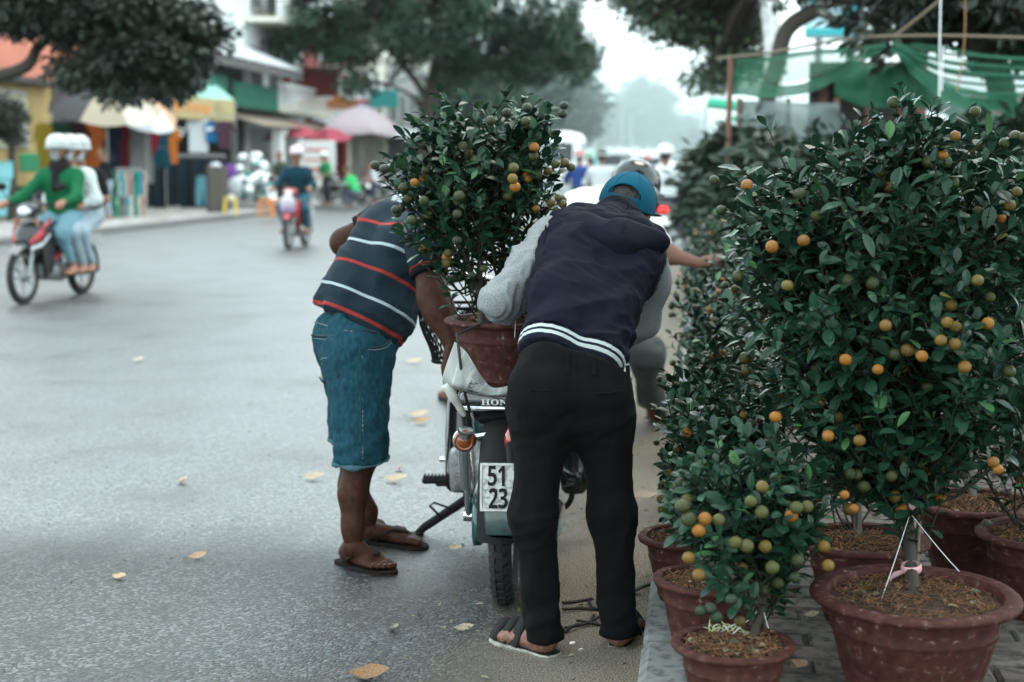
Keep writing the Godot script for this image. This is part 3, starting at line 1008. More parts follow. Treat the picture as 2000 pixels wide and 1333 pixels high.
	t = potted("kumquat tree dotted with yellow fruit in the pot standing on the kerb edge", b, 0.152, 0.20, 4)
	base = b + Vector3(0.0, 0.18, 0)
	kumquat(t, base, [[base, P(1350, 950, 4.95), P(1345, 860, 5.0), P(1360, 740, 5.0)], [base, P(1375, 930, 4.95), P(1400, 800, 5.0)]],
		[blob(1355, 800, 5.0, 80, 100, 0.18, 44), blob(1310, 860, 4.95, 26, 85, 0.07, 12), blob(1430, 720, 5.0, 90, 90, 0.2, 28), blob(1330, 760, 4.95, 40, 40, 0.1, 8)], {"stem": 0.010, "single": 0, "fruit": 0.5, "leaf": 0.85, "fr": 0.8})
	# behind the big tree
	b = pot_at(1690, 1048, 0.24, Y)
	t = potted("shaded kumquat tree between the big one and the kerb, in a dark wide pot", b, 0.19, 0.24, 5)
	base = b + Vector3(-0.02, 0.21, 0)
	kumquat(t, base, [[base, P(1670, 900, 4.75), P(1640, 760, 4.8), P(1600, 560, 4.85)]],
		[blob(1590, 700, 4.8, 190, 170, 0.30, 60), blob(1540, 520, 4.9, 130, 120, 0.25, 34), blob(1650, 900, 4.75, 60, 60, 0.1, 9)], {"stem": 0.014, "fruit": 0.2})
	b = pot_at(2035, 1035, 0.25, Y)
	t = potted("kumquat tree in a wide pot cut off by the picture edge beside the big tree", b, 0.18, 0.25, 6)
	base = b + Vector3(0.0, 0.22, 0)
	kumquat(t, base, [[base, P(2030, 850, 4.45), P(2020, 650, 4.5), P(2010, 450, 4.5)]],
		[blob(2010, 600, 4.45, 140, 260, 0.30, 80), blob(1960, 800, 4.4, 90, 130, 0.2, 26), blob(1960, 400, 4.5, 90, 120, 0.2, 26)], {"stem": 0.014, "fruit": 0.24, "single": 0})
	b = pot_at(1905, 975, 0.25, Y)
	t = potted("kumquat tree in deep shade behind the big tree, only its dark rim showing", b, 0.2, 0.25, 7)
	base = b + Vector3(0.0, 0.22, 0)
	kumquat(t, base, [[base, P(1880, 800, 5.4), P(1860, 600, 5.4), P(1850, 400, 5.4)]],
		[blob(1850, 560, 5.4, 190, 230, 0.35, 70), blob(1760, 520, 5.4, 130, 150, 0.3, 30)], {"stem": 0.014, "fruit": 0.12})
	# the row that recedes along the kerb: one built, the others copies with a turn and a size of their own
	b = W(0.12, Y, -6.15)
	t = potted("round kumquat bush full of olive fruit where the reaching hand meets the row", b, 0.17, 0.2, 8)
	base = b + Vector3(0, 0.18, 0)
	kumquat(t, base, [[base, base + Vector3(0.02, 0.2, 0), base + Vector3(-0.03, 0.42, 0.02), base + Vector3(0.0, 0.66, 0)]],
		[[base + Vector3(-0.06, 0.52, 0.05), Vector3(0.27, 0.30, 0.28), 88], [base + Vector3(-0.12, 0.32, 0.1), Vector3(0.17, 0.17, 0.2), 28]], {"stem": 0.012, "fruit": 0.5})
	var spots := [[0.07, -7.1, 1.0, 0.9, "kumquat bush just beyond the reaching hand in the kerb row"], [0.75, -6.6, 1.1, 1.12, "kumquat bush of the second row level with the reaching hand"], [0.08, -8.2, 2.2, 0.95, "kumquat bush third along the kerb row beyond the hand"], [1.0, -7.9, 3.0, 1.2, "taller kumquat bush in the middle of the plot"], [0.06, -9.5, 4.1, 0.9, "kumquat bush fourth along the kerb row beyond the hand"], [1.75, -7.0, 5.0, 1.25, "kumquat bush of the inner row behind the big tree"], [0.10, -11.0, 0.4, 0.95, "kumquat bush fifth along the kerb row, pale with distance"], [1.25, -9.8, 2.7, 1.2, "kumquat bush of the inner row near the net post"], [0.08, -13.0, 3.6, 0.9, "kumquat bush sixth along the kerb row, under the net post"], [0.1, -15.5, 5.3, 0.9, "last kumquat bush that shows along the kerb row"], [2.2, -8.6, 1.7, 1.25, "kumquat bush under the green net behind the big tree"], [1.45, -5.6, 4.6, 1.15, "kumquat bush close behind the big tree, in shade"]]
	for s in spots:
		var c := dup(t, W(s[0], Y, s[1]), s[2], s[4])
		c.scale = Vector3.ONE * s[3]
	t.scale = Vector3.ONE * 0.84

# ---------------------------------------------------------------- motorbikes (own axes: front towards -z, wheels on y = 0)
func wheel(t: Node3D, c: Vector3, R: float, r: float, spokes: int, rimm: Material) -> void:
	var ty := sten()
	torus(ty, R - r, r, 40, 10, Transform3D(Basis.IDENTITY, c))
	for i in 44:      # tread blocks
		for s in [-1, 0, 1]:
			var a := TAU * (i + (0.5 if s == 0 else 0.0)) / 44.0
			var b: float = s * 0.62
			var rr := R - r + (r + 0.0015) * cos(b)
			box(ty, c + Vector3((r + 0.0015) * sin(b), cos(a) * rr, sin(a) * rr), Vector3(r * 0.55, 0.005, R * 0.075), Basis(Vector3.RIGHT, a) * Basis(Vector3(0, 0, 1), -b))
	var w := obj("wheel", ty, M.rubber, t)
	var rim := sten()
	torus(rim, R - r * 2.0 - 0.004, 0.013, 36, 8, Transform3D(Basis.IDENTITY, c), 1.5)
	tube(rim, [c - Vector3(0.07, 0, 0), c + Vector3(0.07, 0, 0)], 0.035, 14)
	lathe(rim, [[0.0, -0.03], [0.062, -0.03], [0.066, -0.02], [0.066, 0.02], [0.062, 0.03], [0.0, 0.03]], 20, Transform3D(Basis(Vector3(0, 0, 1), PI / 2), c))
	for i in spokes:
		var a := TAU * i / spokes
		var d := Vector3(0, cos(a), sin(a))
		if spokes > 12:
			var e := Vector3(0, cos(a + 0.25 * (1 if i % 2 else -1)), sin(a + 0.25 * (1 if i % 2 else -1)))
			tube(rim, [c + Vector3(0.03 * (1 if i % 4 < 2 else -1), 0, 0) + d * 0.05, c + e * (R - 2 * r)], 0.0022, 4, false)
		else:
			tube(rim, [c + d * 0.04, c + d * (R - 2 * r)], [0.018, 0.010], 6, false)
	obj("rim", rim, rimm, w)

func arch(st: SurfaceTool, c: Vector3, R: float, w: float, a0: float, a1: float, th := 0.004) -> void:      # a mudguard round a wheel; angle 0 is up, growing towards +z
	var n := 14
	var m := 6
	st.set_smooth_group(1)
	var at := func(i: int, j: int, rr: float) -> Vector3:
		var a := lerpf(a0, a1, float(i) / n)
		var u := lerpf(-1.0, 1.0, float(j) / m)
		var q := rr - (1.0 - sqrt(maxf(0.0, 1.0 - u * u * 0.9))) * 0.05
		return c + Vector3(u * w * 0.5, cos(a) * q, sin(a) * q)
	for i in n:
		for j in m:
			quad(st, at.call(i, j, R), at.call(i, j + 1, R), at.call(i + 1, j + 1, R), at.call(i + 1, j, R))
			quad(st, at.call(i, j, R - th), at.call(i + 1, j, R - th), at.call(i + 1, j + 1, R - th), at.call(i, j + 1, R - th))

func hull(st: SurfaceTool, secs: Array, seg := 14, pw := 2.6) -> void:      # a body lofted through rounded sections: [centre, half width, half height]
	st.set_smooth_group(1)
	var rings := []
	for s in secs:
		var ring := []
		for i in seg:
			var a := TAU * i / seg
			var cx := signf(cos(a)) * pow(absf(cos(a)), 2.0 / pw)
			var cy := signf(sin(a)) * pow(absf(sin(a)), 2.0 / pw)
			ring.append(s[0] + Vector3(cx * s[1], cy * s[2], 0) + (Vector3(0, 0, cy * s[3]) if s.size() > 3 else Vector3.ZERO))
		rings.append(ring)
	for i in rings.size() - 1:
		for s in seg:
			var s2 := (s + 1) % seg
			quad(st, rings[i][s], rings[i][s2], rings[i + 1][s2], rings[i + 1][s])
	for e in [0, rings.size() - 1]:
		for s in range(1, seg - 1):
			if e == 0:
				tri(st, rings[e][0], rings[e][s + 1], rings[e][s])
			else:
				tri(st, rings[e][0], rings[e][s], rings[e][s + 1])

func motorbike(label: String, at: Vector3, turn: float, main: Color, second: Color, lit := "", group := "motorbikes on the road") -> Node3D:
	var t := thing("motorbike", label, "motorbike", at, turn, group)
	var mm := paint(main, 0.28)
	var m2 := paint(second, 0.4)
	var FA := Vector3(0, 0.285, -0.62)
	var RA := Vector3(0, 0.285, 0.62)
	wheel(t, FA, 0.285, 0.036, 6, M.alloy)
	wheel(t, RA, 0.285, 0.042, 6, M.alloy)
	for s in [-1, 1]:
		var f := sten()
		tube(f, [FA + Vector3(0.075 * s, 0, 0), FA + Vector3(0.075 * s, 0.24, 0.06)], 0.021, 8)
		tube(f, [FA + Vector3(0.075 * s, 0.22, 0.055), Vector3(0.06 * s, 0.74, -0.43)], 0.015, 8)
		obj("fork", f, M.alloy, t)
		var sh := sten()
		tube(sh, [RA + Vector3(0.115 * s, 0.03, -0.02), RA + Vector3(0.115 * s, 0.36, -0.12)], 0.020, 8)
		for i in 7:
			torus(sh, 0.026, 0.006, 10, 5, Transform3D(Basis(Vector3(0, 0, 1), PI / 2), RA + Vector3(0.115 * s, 0.14 + 0.025 * i, -0.053 - 0.0075 * i)))
		obj("shock_absorber", sh, M.steel, t)
		var arm := sten()
		hull(arm, [[RA + Vector3(0.10 * s, -0.0, 0.04), 0.012, 0.022], [Vector3(0.10 * s, 0.30, 0.16), 0.014, 0.026]], 8)
		obj("swing_arm", arm, M.black, t)
		var mir := sten()
		tube(mir, curve([Vector3(0.22 * s, 0.98, -0.40), Vector3(0.27 * s, 1.08, -0.42), Vector3(0.31 * s, 1.15, -0.40)], 4), 0.005, 6)
		ball(mir, Vector3(0.33 * s, 1.18, -0.395), Vector3(0.062, 0.042, 0.018), 12, Basis(Vector3.UP, 0.15 * s))
		obj("mirror", mir, M.black, t)
		var pg := sten()
		tube(pg, [Vector3(0.09 * s, 0.27, -0.02), Vector3(0.27 * s, 0.27, -0.02)], 0.014, 8)
		obj("foot_peg", pg, M.rubber, t)
		var sig := sten()
		ball(sig, Vector3(0.115 * s, 0.83, -0.51), Vector3(0.045, 0.025, 0.03), 10)
		obj("turn_signal", sig, M.amber, t)
	var g := sten()
	arch(g, FA, 0.325, 0.11, -0.75, 1.25)
	obj("front_mudguard", g, mm, t)
	g = sten()
	arch(g, RA, 0.34, 0.13, -0.9, 1.75)
	obj("rear_mudguard", g, M.black, t)
	# nose, headlight cowl, leg shields
	g = sten()
	hull(g, [[Vector3(0, 0.70, -0.60), 0.05, 0.06, 0.02], [Vector3(0, 0.70, -0.53), 0.135, 0.13, 0.06], [Vector3(0, 0.66, -0.42), 0.16, 0.19, 0.08], [Vector3(0, 0.62, -0.34), 0.10, 0.17, 0.06]])
	obj("front_cowl", g, mm, t)
	for s in [-1, 1]:
		g = sten()
		plate(g, PackedVector2Array([Vector2(-0.46, 0.78), Vector2(-0.34, 0.84), Vector2(-0.20, 0.62), Vector2(-0.17, 0.32), Vector2(-0.30, 0.24), Vector2(-0.40, 0.44), Vector2(-0.50, 0.66)]), Transform3D(Basis(Vector3(0, 0, 1), Vector3(0.18 * s, 1, 0).normalized(), Vector3(1, 0, 0)), Vector3(0.125 * s - 0.09 * s, 0, 0)), 0.02)
		obj("leg_shield", g, m2, t)
	g = sten()
	hull(g, [[Vector3(0, 0.93, -0.56), 0.06, 0.045], [Vector3(0, 0.94, -0.51), 0.10, 0.065], [Vector3(0, 0.96, -0.42), 0.13, 0.06], [Vector3(0, 0.97, -0.36), 0.09, 0.04]])
	obj("handlebar_cowl", g, mm, t)
	g = sten()
	ball(g, Vector3(0, 0.935, -0.545), Vector3(0.075, 0.048, 0.03), 14)
	obj("headlight", g, M.lens_on if lit.contains("h") else M.lens, t)
	g = sten()
	tube(g, curve([Vector3(-0.34, 0.985, -0.33), Vector3(-0.2, 1.0, -0.40), Vector3(0, 0.985, -0.42), Vector3(0.2, 1.0, -0.40), Vector3(0.34, 0.985, -0.33)], 4), 0.011, 8)
	for s in [-1, 1]:
		tube(g, [Vector3(0.24 * s, 0.998, -0.385), Vector3(0.35 * s, 0.985, -0.325)], 0.017, 8)
		tube(g, [Vector3(0.20 * s, 0.99, -0.43), Vector3(0.33 * s, 0.97, -0.40)], 0.005, 5)
	obj("handlebar", g, M.black, t)
	g = sten()
	hull(g, [[Vector3(0, 0.50, -0.34), 0.05, 0.10], [Vector3(0, 0.44, -0.18), 0.06, 0.08], [Vector3(0, 0.48, 0.0), 0.07, 0.09], [Vector3(0, 0.60, 0.14), 0.09, 0.10]])
	obj("body", g, m2, t)
	g = sten()
	hull(g, [[Vector3(0, 0.30, -0.26), 0.06, 0.06], [Vector3(0, 0.30, -0.12), 0.11, 0.09], [Vector3(0, 0.28, 0.10), 0.12, 0.10], [Vector3(0, 0.29, 0.20), 0.07, 0.06]])
	for i in 6:
		box(g, Vector3(0, 0.33, -0.27 - 0.018 * i), Vector3(0.13, 0.11, 0.005))
	obj("engine", g, M.alloy, t)
	g = sten()
	hull(g, [[Vector3(0, 0.62, 0.02), 0.08, 0.06], [Vector3(0, 0.63, 0.25), 0.125, 0.085], [Vector3(0, 0.67, 0.50), 0.12, 0.075], [Vector3(0, 0.73, 0.80), 0.065, 0.05], [Vector3(0, 0.755, 0.92), 0.03, 0.025]])
	obj("tail_fairing", g, mm, t)
	g = sten()
	hull(g, [[Vector3(0, 0.70, -0.06), 0.06, 0.03], [Vector3(0, 0.735, 0.08), 0.115, 0.045], [Vector3(0, 0.745, 0.30), 0.13, 0.045], [Vector3(0, 0.79, 0.45), 0.12, 0.045], [Vector3(0, 0.80, 0.70), 0.10, 0.04], [Vector3(0, 0.80, 0.78), 0.06, 0.02]])
	obj("seat", g, M.black, t)
	g = sten()
	tube(g, curve([Vector3(-0.12, 0.76, 0.56), Vector3(-0.12, 0.80, 0.78), Vector3(-0.06, 0.82, 0.90), Vector3(0.06, 0.82, 0.90), Vector3(0.12, 0.80, 0.78), Vector3(0.12, 0.76, 0.56)], 4), 0.011, 7)
	obj("grab_rail", g, M.alloy, t)
	g = sten()
	tube(g, [Vector3(0.10, 0.24, -0.20), Vector3(0.12, 0.20, 0.05), Vector3(0.14, 0.24, 0.30)], 0.016, 8)
	tube(g, [Vector3(0.145, 0.245, 0.28), Vector3(0.155, 0.30, 0.50), Vector3(0.16, 0.37, 0.82)], [0.03, 0.048, 0.042], 12)
	obj("exhaust", g, M.steel, t)
	g = sten()
	hull(g, [[Vector3(0, 0.745, 0.90), 0.07, 0.035], [Vector3(0, 0.745, 0.945), 0.055, 0.022]], 12)
	obj("tail_light", g, M.red_on if lit.contains("t") else M.red_lens, t)
	g = sten()
	box(g, Vector3(0, 0.58, 0.93), Vector3(0.19, 0.14, 0.004), Basis(Vector3.RIGHT, -0.25), 0.002)
	obj("number_plate", g, M.white, t)
	return t

func bike_materials() -> void:
	M.amber = mat(lin(0.17, 0.038, 0.006), 0.16, {"coat": 0.7})
	M.lens = mat(lin(0.62, 0.66, 0.68), 0.10, {"coat": 1.0})
	M.red_lens = mat(lin(0.30, 0.02, 0.02), 0.15, {"coat": 0.8})
	M.red_on = mat(lin(0.5, 0.03, 0.03), 0.3)
	M.red_on.emission_enabled = true
	M.red_on.emission = Color(1.0, 0.12, 0.10)
	M.red_on.emission_energy_multiplier = 1.6
	M.lens_on = mat(lin(0.8, 0.8, 0.78), 0.2)
	M.lens_on.emission_enabled = true
	M.lens_on.emission = Color(1.0, 0.98, 0.92)
	M.lens_on.emission_energy_multiplier = 1.5

func text(parent: Node, s: String, size: float, depth: float, xf: Transform3D, m: Material, font := "Droid Sans", called := "lettering") -> void:
	var tm := TextMesh.new()
	var f := SystemFont.new()
	f.font_names = PackedStringArray([font])
	f.font_weight = 700
	tm.font = f
	tm.text = s
	tm.font_size = 48
	tm.pixel_size = size / 48.0
	tm.depth = depth
	obj(called, tm, m, parent, xf)

# the old step-through in the middle, seen from behind: everything measured from its rear wheel
func old_bike() -> void:
	var at := W(-0.627, 0, -4.60)
	var t := thing("motorbike", "old dark green step-through motorbike on its side stand carrying the potted tree", "motorbike", at, 0.07)
	var RA := Vector3(0, 0.285, -0.03)
	var FA := Vector3(0, 0.285, -1.25)
	var green := mat(lin(0.008, 0.038, 0.037), 0.3, {"tex": M.blot, "tri": 4.0, "coat": 0.4})
	wheel(t, RA, 0.285, 0.037, 36, M.steel)
	wheel(t, FA, 0.285, 0.034, 36, M.steel)
	var g := sten()
	arch(g, RA, 0.325, 0.135, -1.2, 1.62, 0.005)
	obj("rear_mudguard", g, M.black, t)
	g = sten()      # the flap's teal tip under the plate
	hull(g, [[RA + Vector3(0.02, 0.145, 0.305), 0.055, 0.035], [RA + Vector3(0.02, 0.075, 0.335), 0.062, 0.03], [RA + Vector3(0.02, 0.02, 0.34), 0.055, 0.012]], 12)
	obj("mudguard_tip", g, green, t)
	g = sten()
	arch(g, FA, 0.325, 0.12, -1.0, 1.5)
	obj("front_mudguard", g, green, t)
	# number plate on its bracket
	g = sten()
	box(g, Vector3.ZERO, Vector3(0.19, 0.145, 0.003), Basis.IDENTITY, 0.002)
	var pxf := Transform3D(Basis(Vector3.RIGHT, -0.10), Vector3(0.012, 0.487, 0.075))
	var pl := obj("number_plate", g, mat(lin(0.50, 0.51, 0.49), 0.55, {"tex": M.blot, "tri": 7.0}), t, pxf)
	g = sten()
	for e in [[Vector3(0, 0.068, 0.003), Vector3(0.184, 0.005, 0.004)], [Vector3(0, -0.068, 0.003), Vector3(0.184, 0.005, 0.004)], [Vector3(-0.0905, 0, 0.003), Vector3(0.005, 0.131, 0.004)], [Vector3(0.0905, 0, 0.003), Vector3(0.005, 0.131, 0.004)]]:
		box(g, e[0], e[1])
	obj("embossed_border", g, M.dirtywhite, pl)
	text(pl, "51", 0.082, 0.003, Transform3D(Basis.IDENTITY.scaled(Vector3(0.68, 1.0, 1)), Vector3(-0.043, 0.033, 0.003)), M.black)
	text(pl, "23", 0.082, 0.003, Transform3D(Basis.IDENTITY.scaled(Vector3(0.68, 1.0, 1)), Vector3(-0.040, -0.034, 0.003)), M.black)
	g = sten()
	box(g, Vector3(0.012, 0.49, 0.062), Vector3(0.11, 0.12, 0.012), Basis(Vector3.RIGHT, -0.10), 0.003)
	tube(g, [Vector3(0.012, 0.53, 0.055), Vector3(0.0, 0.60, -0.02)], 0.014, 8)
	obj("plate_bracket", g, M.black, t)
	# tail light and turn signals on their stalks
	g = sten()
	hull(g, [[Vector3(0.05, 0.610, 0.02), 0.042, 0.05], [Vector3(0.05, 0.607, 0.075), 0.039, 0.045], [Vector3(0.05, 0.605, 0.088), 0.025, 0.03]], 16)
	obj("tail_light", g, M.red_lens, t)
	for s in [-1, 1]:
		var sg := sten()
		tube(sg, [Vector3(0.05 * s, 0.625, 0.0), Vector3(0.115 * s, 0.612, 0.005)], 0.011, 8)
		lathe(sg, [[0.0, -0.03], [0.018, -0.028], [0.034, -0.006], [0.0375, 0.004], [0.0375, 0.010], [0.035, 0.012]], 22, Transform3D(Basis(Vector3.RIGHT, PI / 2), Vector3(0.118 * s, 0.61, 0.02)))
		var so := obj("turn_signal", sg, M.chrome, t)
		var ln := sten()
		lathe(ln, [[0.0355, 0.008], [0.0345, 0.020], [0.028, 0.026], null, [0.028, 0.026], [0.026, 0.0235], [0.019, 0.024], [0.018, 0.028], null, [0.018, 0.028], [0.010, 0.031], [0.0, 0.032]], 24, Transform3D(Basis(Vector3.RIGHT, PI / 2), Vector3(0.118 * s, 0.61, 0.02)))
		obj("amber_lens", ln, M.amber, so)
		var sh := sten()
		tube(sh, [Vector3(0.115 * s, 0.60, -0.13), Vector3(0.118 * s, 0.40, -0.24)], 0.024, 14)
		tube(sh, [Vector3(0.118 * s, 0.42, -0.225), Vector3(0.118 * s, 0.295, -0.28)], 0.012, 10)
		tube(sh, [Vector3(0.095 * s, 0.295, -0.285), Vector3(0.135 * s, 0.295, -0.285)], 0.020, 12)
		obj("shock_absorber", sh, M.chrome, t)
		var am := sten()
		hull(am, [[Vector3(0.085 * s, 0.285, -0.25), 0.012, 0.024], [Vector3(0.085 * s, 0.30, -0.70), 0.014, 0.026]], 8)
		obj("swing_arm", am, M.black, t)
	# chain case along the near side of the wheel
	g = sten()
	hull(g, [[Vector3(-0.085, 0.27, -0.10), 0.012, 0.045], [Vector3(-0.087, 0.285, -0.20), 0.022, 0.085], [Vector3(-0.088, 0.31, -0.45), 0.024, 0.075], [Vector3(-0.088, 0.32, -0.72), 0.020, 0.07]], 14, 4.0)
	obj("chain_case", g, green, t)
	# seat with its maker's name, chrome rail round it
	g = sten()
	hull(g, [[Vector3(0, 0.660, 0.045), 0.135, 0.030], [Vector3(0, 0.662, 0.02), 0.145, 0.038], [Vector3(0, 0.664, -0.20), 0.15, 0.040], [Vector3(0, 0.68, -0.50), 0.13, 0.05], [Vector3(0, 0.69, -0.72), 0.08, 0.04], [Vector3(0, 0.68, -0.76), 0.04, 0.02]], 20, 4.0)
	var seat := obj("seat", g, M.gloss_black, t)
	text(seat, "HONDA", 0.030, 0.0015, Transform3D(Basis(Vector3.RIGHT, -0.05).scaled(Vector3(1.2, 0.8, 1)), Vector3(0.0, 0.660, 0.0466)), M.white, "Droid Serif")
	g = sten()
	tube(g, curve([Vector3(-0.14, 0.66, -0.45), Vector3(-0.155, 0.655, -0.10), Vector3(-0.135, 0.648, 0.06), Vector3(-0.10, 0.646, 0.075), Vector3(0.10, 0.646, 0.075), Vector3(0.135, 0.648, 0.06), Vector3(0.155, 0.655, -0.10), Vector3(0.14, 0.66, -0.45)], 5), 0.0085, 10)
	for s in [-1, 1]:
		tube(g, [Vector3(0.10 * s, 0.646, 0.073), Vector3(0.10 * s, 0.60, -0.03)], 0.007, 7)
	obj("grab_rail", g, M.chrome, t)
	g = sten()
	box(g, Vector3(0, 0.615, -0.25), Vector3(0.20, 0.07, 0.50), Basis.IDENTITY, 0.02)
	box(g, Vector3(0, 0.55, -0.20), Vector3(0.13, 0.12, 0.36), Basis.IDENTITY, 0.03)
	obj("rear_frame", g, M.black, t)
	# spine, side covers, leg shields
	for s in [-1, 1]:
		g = sten()
		hull(g, [[Vector3(0.11 * s, 0.50, -0.44), 0.022, 0.05], [Vector3(0.125 * s, 0.51, -0.58), 0.03, 0.10], [Vector3(0.115 * s, 0.50, -0.74), 0.02, 0.08]], 12, 3.0)
		obj("side_cover", g, green, t)
		g = sten()
		hull(g, [[Vector3(0.21 * s, 0.26, -0.86), 0.05, 0.05], [Vector3(0.215 * s, 0.40, -1.0), 0.06, 0.14], [Vector3(0.19 * s, 0.64, -1.13), 0.07, 0.22], [Vector3(0.12 * s, 0.80, -1.20), 0.06, 0.14]], 12, 3.0)
		obj("leg_shield", g, M.gloss_black, t)
	g = sten()
	hull(g, [[Vector3(0, 0.47, -0.62), 0.06, 0.08], [Vector3(0, 0.42, -0.85), 0.055, 0.07], [Vector3(0, 0.52, -1.06), 0.05, 0.09], [Vector3(0, 0.86, -1.22), 0.045, 0.07]], 12)
	obj("frame_spine", g, green, t)
	# engine with its cast cover, gear lever, foot pegs
	g = sten()
	hull(g, [[Vector3(-0.03, 0.315, -0.52), 0.10, 0.06], [Vector3(-0.03, 0.33, -0.56), 0.135, 0.105], [Vector3(-0.03, 0.32, -0.80), 0.13, 0.11], [Vector3(-0.02, 0.31, -0.90), 0.07, 0.07]], 16, 4.5)
	for i in 7:
		box(g, Vector3(0, 0.34, -0.92 - 0.02 * i), Vector3(0.15, 0.13, 0.006))
	var en := obj("engine", g, M.alloy, t)
	g = sten()
	hull(g, [[Vector3(-0.175, 0.325, -0.50), 0.030, 0.070], [Vector3(-0.19, 0.325, -0.56), 0.036, 0.085], [Vector3(-0.186, 0.32, -0.76), 0.030, 0.085]], 14, 4.5)
	box(g, Vector3(-0.17, 0.335, -0.50), Vector3(0.05, 0.012, 0.06), Basis.IDENTITY, 0.004)
	obj("engine_cover", g, M.alloy, en)
	g = sten()
	tube(g, curve([Vector3(-0.17, 0.27, -0.50), Vector3(-0.19, 0.33, -0.50), Vector3(-0.215, 0.355, -0.50), Vector3(-0.25, 0.357, -0.50)], 5), 0.006, 8)
	tube(g, [Vector3(-0.235, 0.357, -0.50), Vector3(-0.30, 0.358, -0.50)], 0.010, 8)
	obj("gear_lever", g, M.chrome, t)
	for s in [-1, 1]:
		g = sten()
		tube(g, curve([Vector3(0.12 * s, 0.20, -0.46), Vector3(0.17 * s, 0.195, -0.46), Vector3(0.195 * s, 0.225, -0.46), Vector3(0.205 * s, 0.27, -0.45), Vector3(0.24 * s, 0.295, -0.45)], 5), 0.011, 9)
		var fp := obj("foot_peg", g, M.black, t)
		g = sten()
		box(g, Vector3(0.30 * s, 0.297, -0.45), Vector3(0.125, 0.026, 0.045), Basis(Vector3(0, 0, 1), -0.04 * s), 0.008)
		for i in 9:
			box(g, Vector3((0.245 + 0.0135 * i) * s, 0.312, -0.45), Vector3(0.006, 0.006, 0.043))
		box(g, Vector3(0.285 * s, 0.281, -0.45), Vector3(0.05, 0.014, 0.04), Basis.IDENTITY, 0.004)
		obj("peg_rubber", g, M.rubber, fp)
	# side stand with its spring and the kick-down tab
	g = sten()
	tube(g, [Vector3(-0.085, 0.195, -0.44), Vector3(-0.17, 0.165, -0.44), Vector3(-0.36, 0.035, -0.44), Vector3(-0.385, 0.012, -0.44)], [0.016, 0.019, 0.016, 0.013], 9)
	box(g, Vector3(-0.39, 0.010, -0.44), Vector3(0.06, 0.012, 0.05), Basis(Vector3(0, 0, 1), 0.2), 0.003)
	tube(g, [Vector3(-0.25, 0.112, -0.42), Vector3(-0.315, 0.145, -0.38), Vector3(-0.33, 0.135, -0.37), Vector3(-0.295, 0.082, -0.42)], 0.0045, 6)
	var ss := obj("side_stand", g, M.black, t)
	g = sten()
	var pts := []
	for i in 140:
		var a := i * 0.9
		pts.append(Vector3(-0.085 - 0.0007 * i, 0.212 - 0.00016 * i, -0.425) + Vector3(-0.2, 0.98, 0).normalized() * cos(a) * 0.009 + Vector3(0, 0, sin(a) * 0.009))
	tube(g, pts, 0.0018, 4, false)
	obj("spring", g, M.steel, ss)
	# exhaust on the far side
	g = sten()
	tube(g, [Vector3(0.08, 0.22, -0.9), Vector3(0.13, 0.2, -0.6), Vector3(0.15, 0.24, -0.3), Vector3(0.155, 0.27, 0.08)], [0.015, 0.02, 0.038, 0.036], 12)
	obj("exhaust", g, M.chrome, t)
	# fork, head, bars, instruments
	for s in [-1, 1]:
		g = sten()
		tube(g, [FA + Vector3(0.07 * s, 0, 0), Vector3(0.06 * s, 0.78, -1.06)], 0.022, 9)
		obj("fork", g, green, t)
		g = sten()
		tube(g, curve([Vector3(0.24 * s, 0.985, -1.12), Vector3(0.27 * s, 1.06, -1.15), Vector3(0.30 * s, 1.12, -1.14)], 4), 0.005, 7)
		ball(g, Vector3(0.32 * s, 1.16, -1.135), Vector3(0.055, 0.055, 0.014), 16)
		obj("mirror", g, M.chrome, t)
	g = sten()
	hull(g, [[Vector3(0, 0.90, -1.08), 0.07, 0.04], [Vector3(0, 0.925, -1.14), 0.11, 0.07], [Vector3(0, 0.92, -1.26), 0.10, 0.085], [Vector3(0, 0.91, -1.33), 0.07, 0.07]], 16)
	obj("headlight_shell", g, green, t)
	g = sten()
	lathe(g, [[0.0, 0.0], [0.085, 0.0], [0.088, 0.02], [0.07, 0.035], [0.0, 0.05]], 20, Transform3D(Basis(Vector3.RIGHT, -PI / 2), Vector3(0, 0.905, -1.32)))
	obj("headlight", g, M.lens, t)
	g = sten()
	tube(g, curve([Vector3(-0.33, 0.965, -1.05), Vector3(-0.2, 0.985, -1.13), Vector3(0, 0.95, -1.18), Vector3(0.2, 0.985, -1.13), Vector3(0.33, 0.965, -1.05)], 4), 0.011, 8)
	obj("handlebar", g, M.chrome, t)
	for s in [-1, 1]:
		g = sten()
		tube(g, [Vector3(0.22 * s, 0.98, -1.12), Vector3(0.34 * s, 0.963, -1.045)], 0.017, 10)
		obj("grip", g, M.rubber, t)
		g = sten()
		tube(g, curve([Vector3(0.19 * s, 0.975, -1.15), Vector3(0.26 * s, 0.965, -1.17), Vector3(0.34 * s, 0.95, -1.12)], 4), 0.006, 7)
		tube(g, curve([Vector3(0.19 * s, 0.975, -1.15), Vector3(0.17 * s, 0.90, -1.19), Vector3(0.08 * s, 0.86, -1.25)], 4), 0.005, 6)
		obj("lever", g, M.black, t)
	g = sten()
	lathe(g, [[0.0, 0.0], [0.03, 0.0], [0.032, 0.012], [0.026, 0.016], [0.026, 0.013], [0.0, 0.013]], 18, Transform3D(Basis(Vector3.RIGHT, 1.1), Vector3(0.02, 0.975, -1.10)))
	obj("speedometer", g, M.chrome, t)
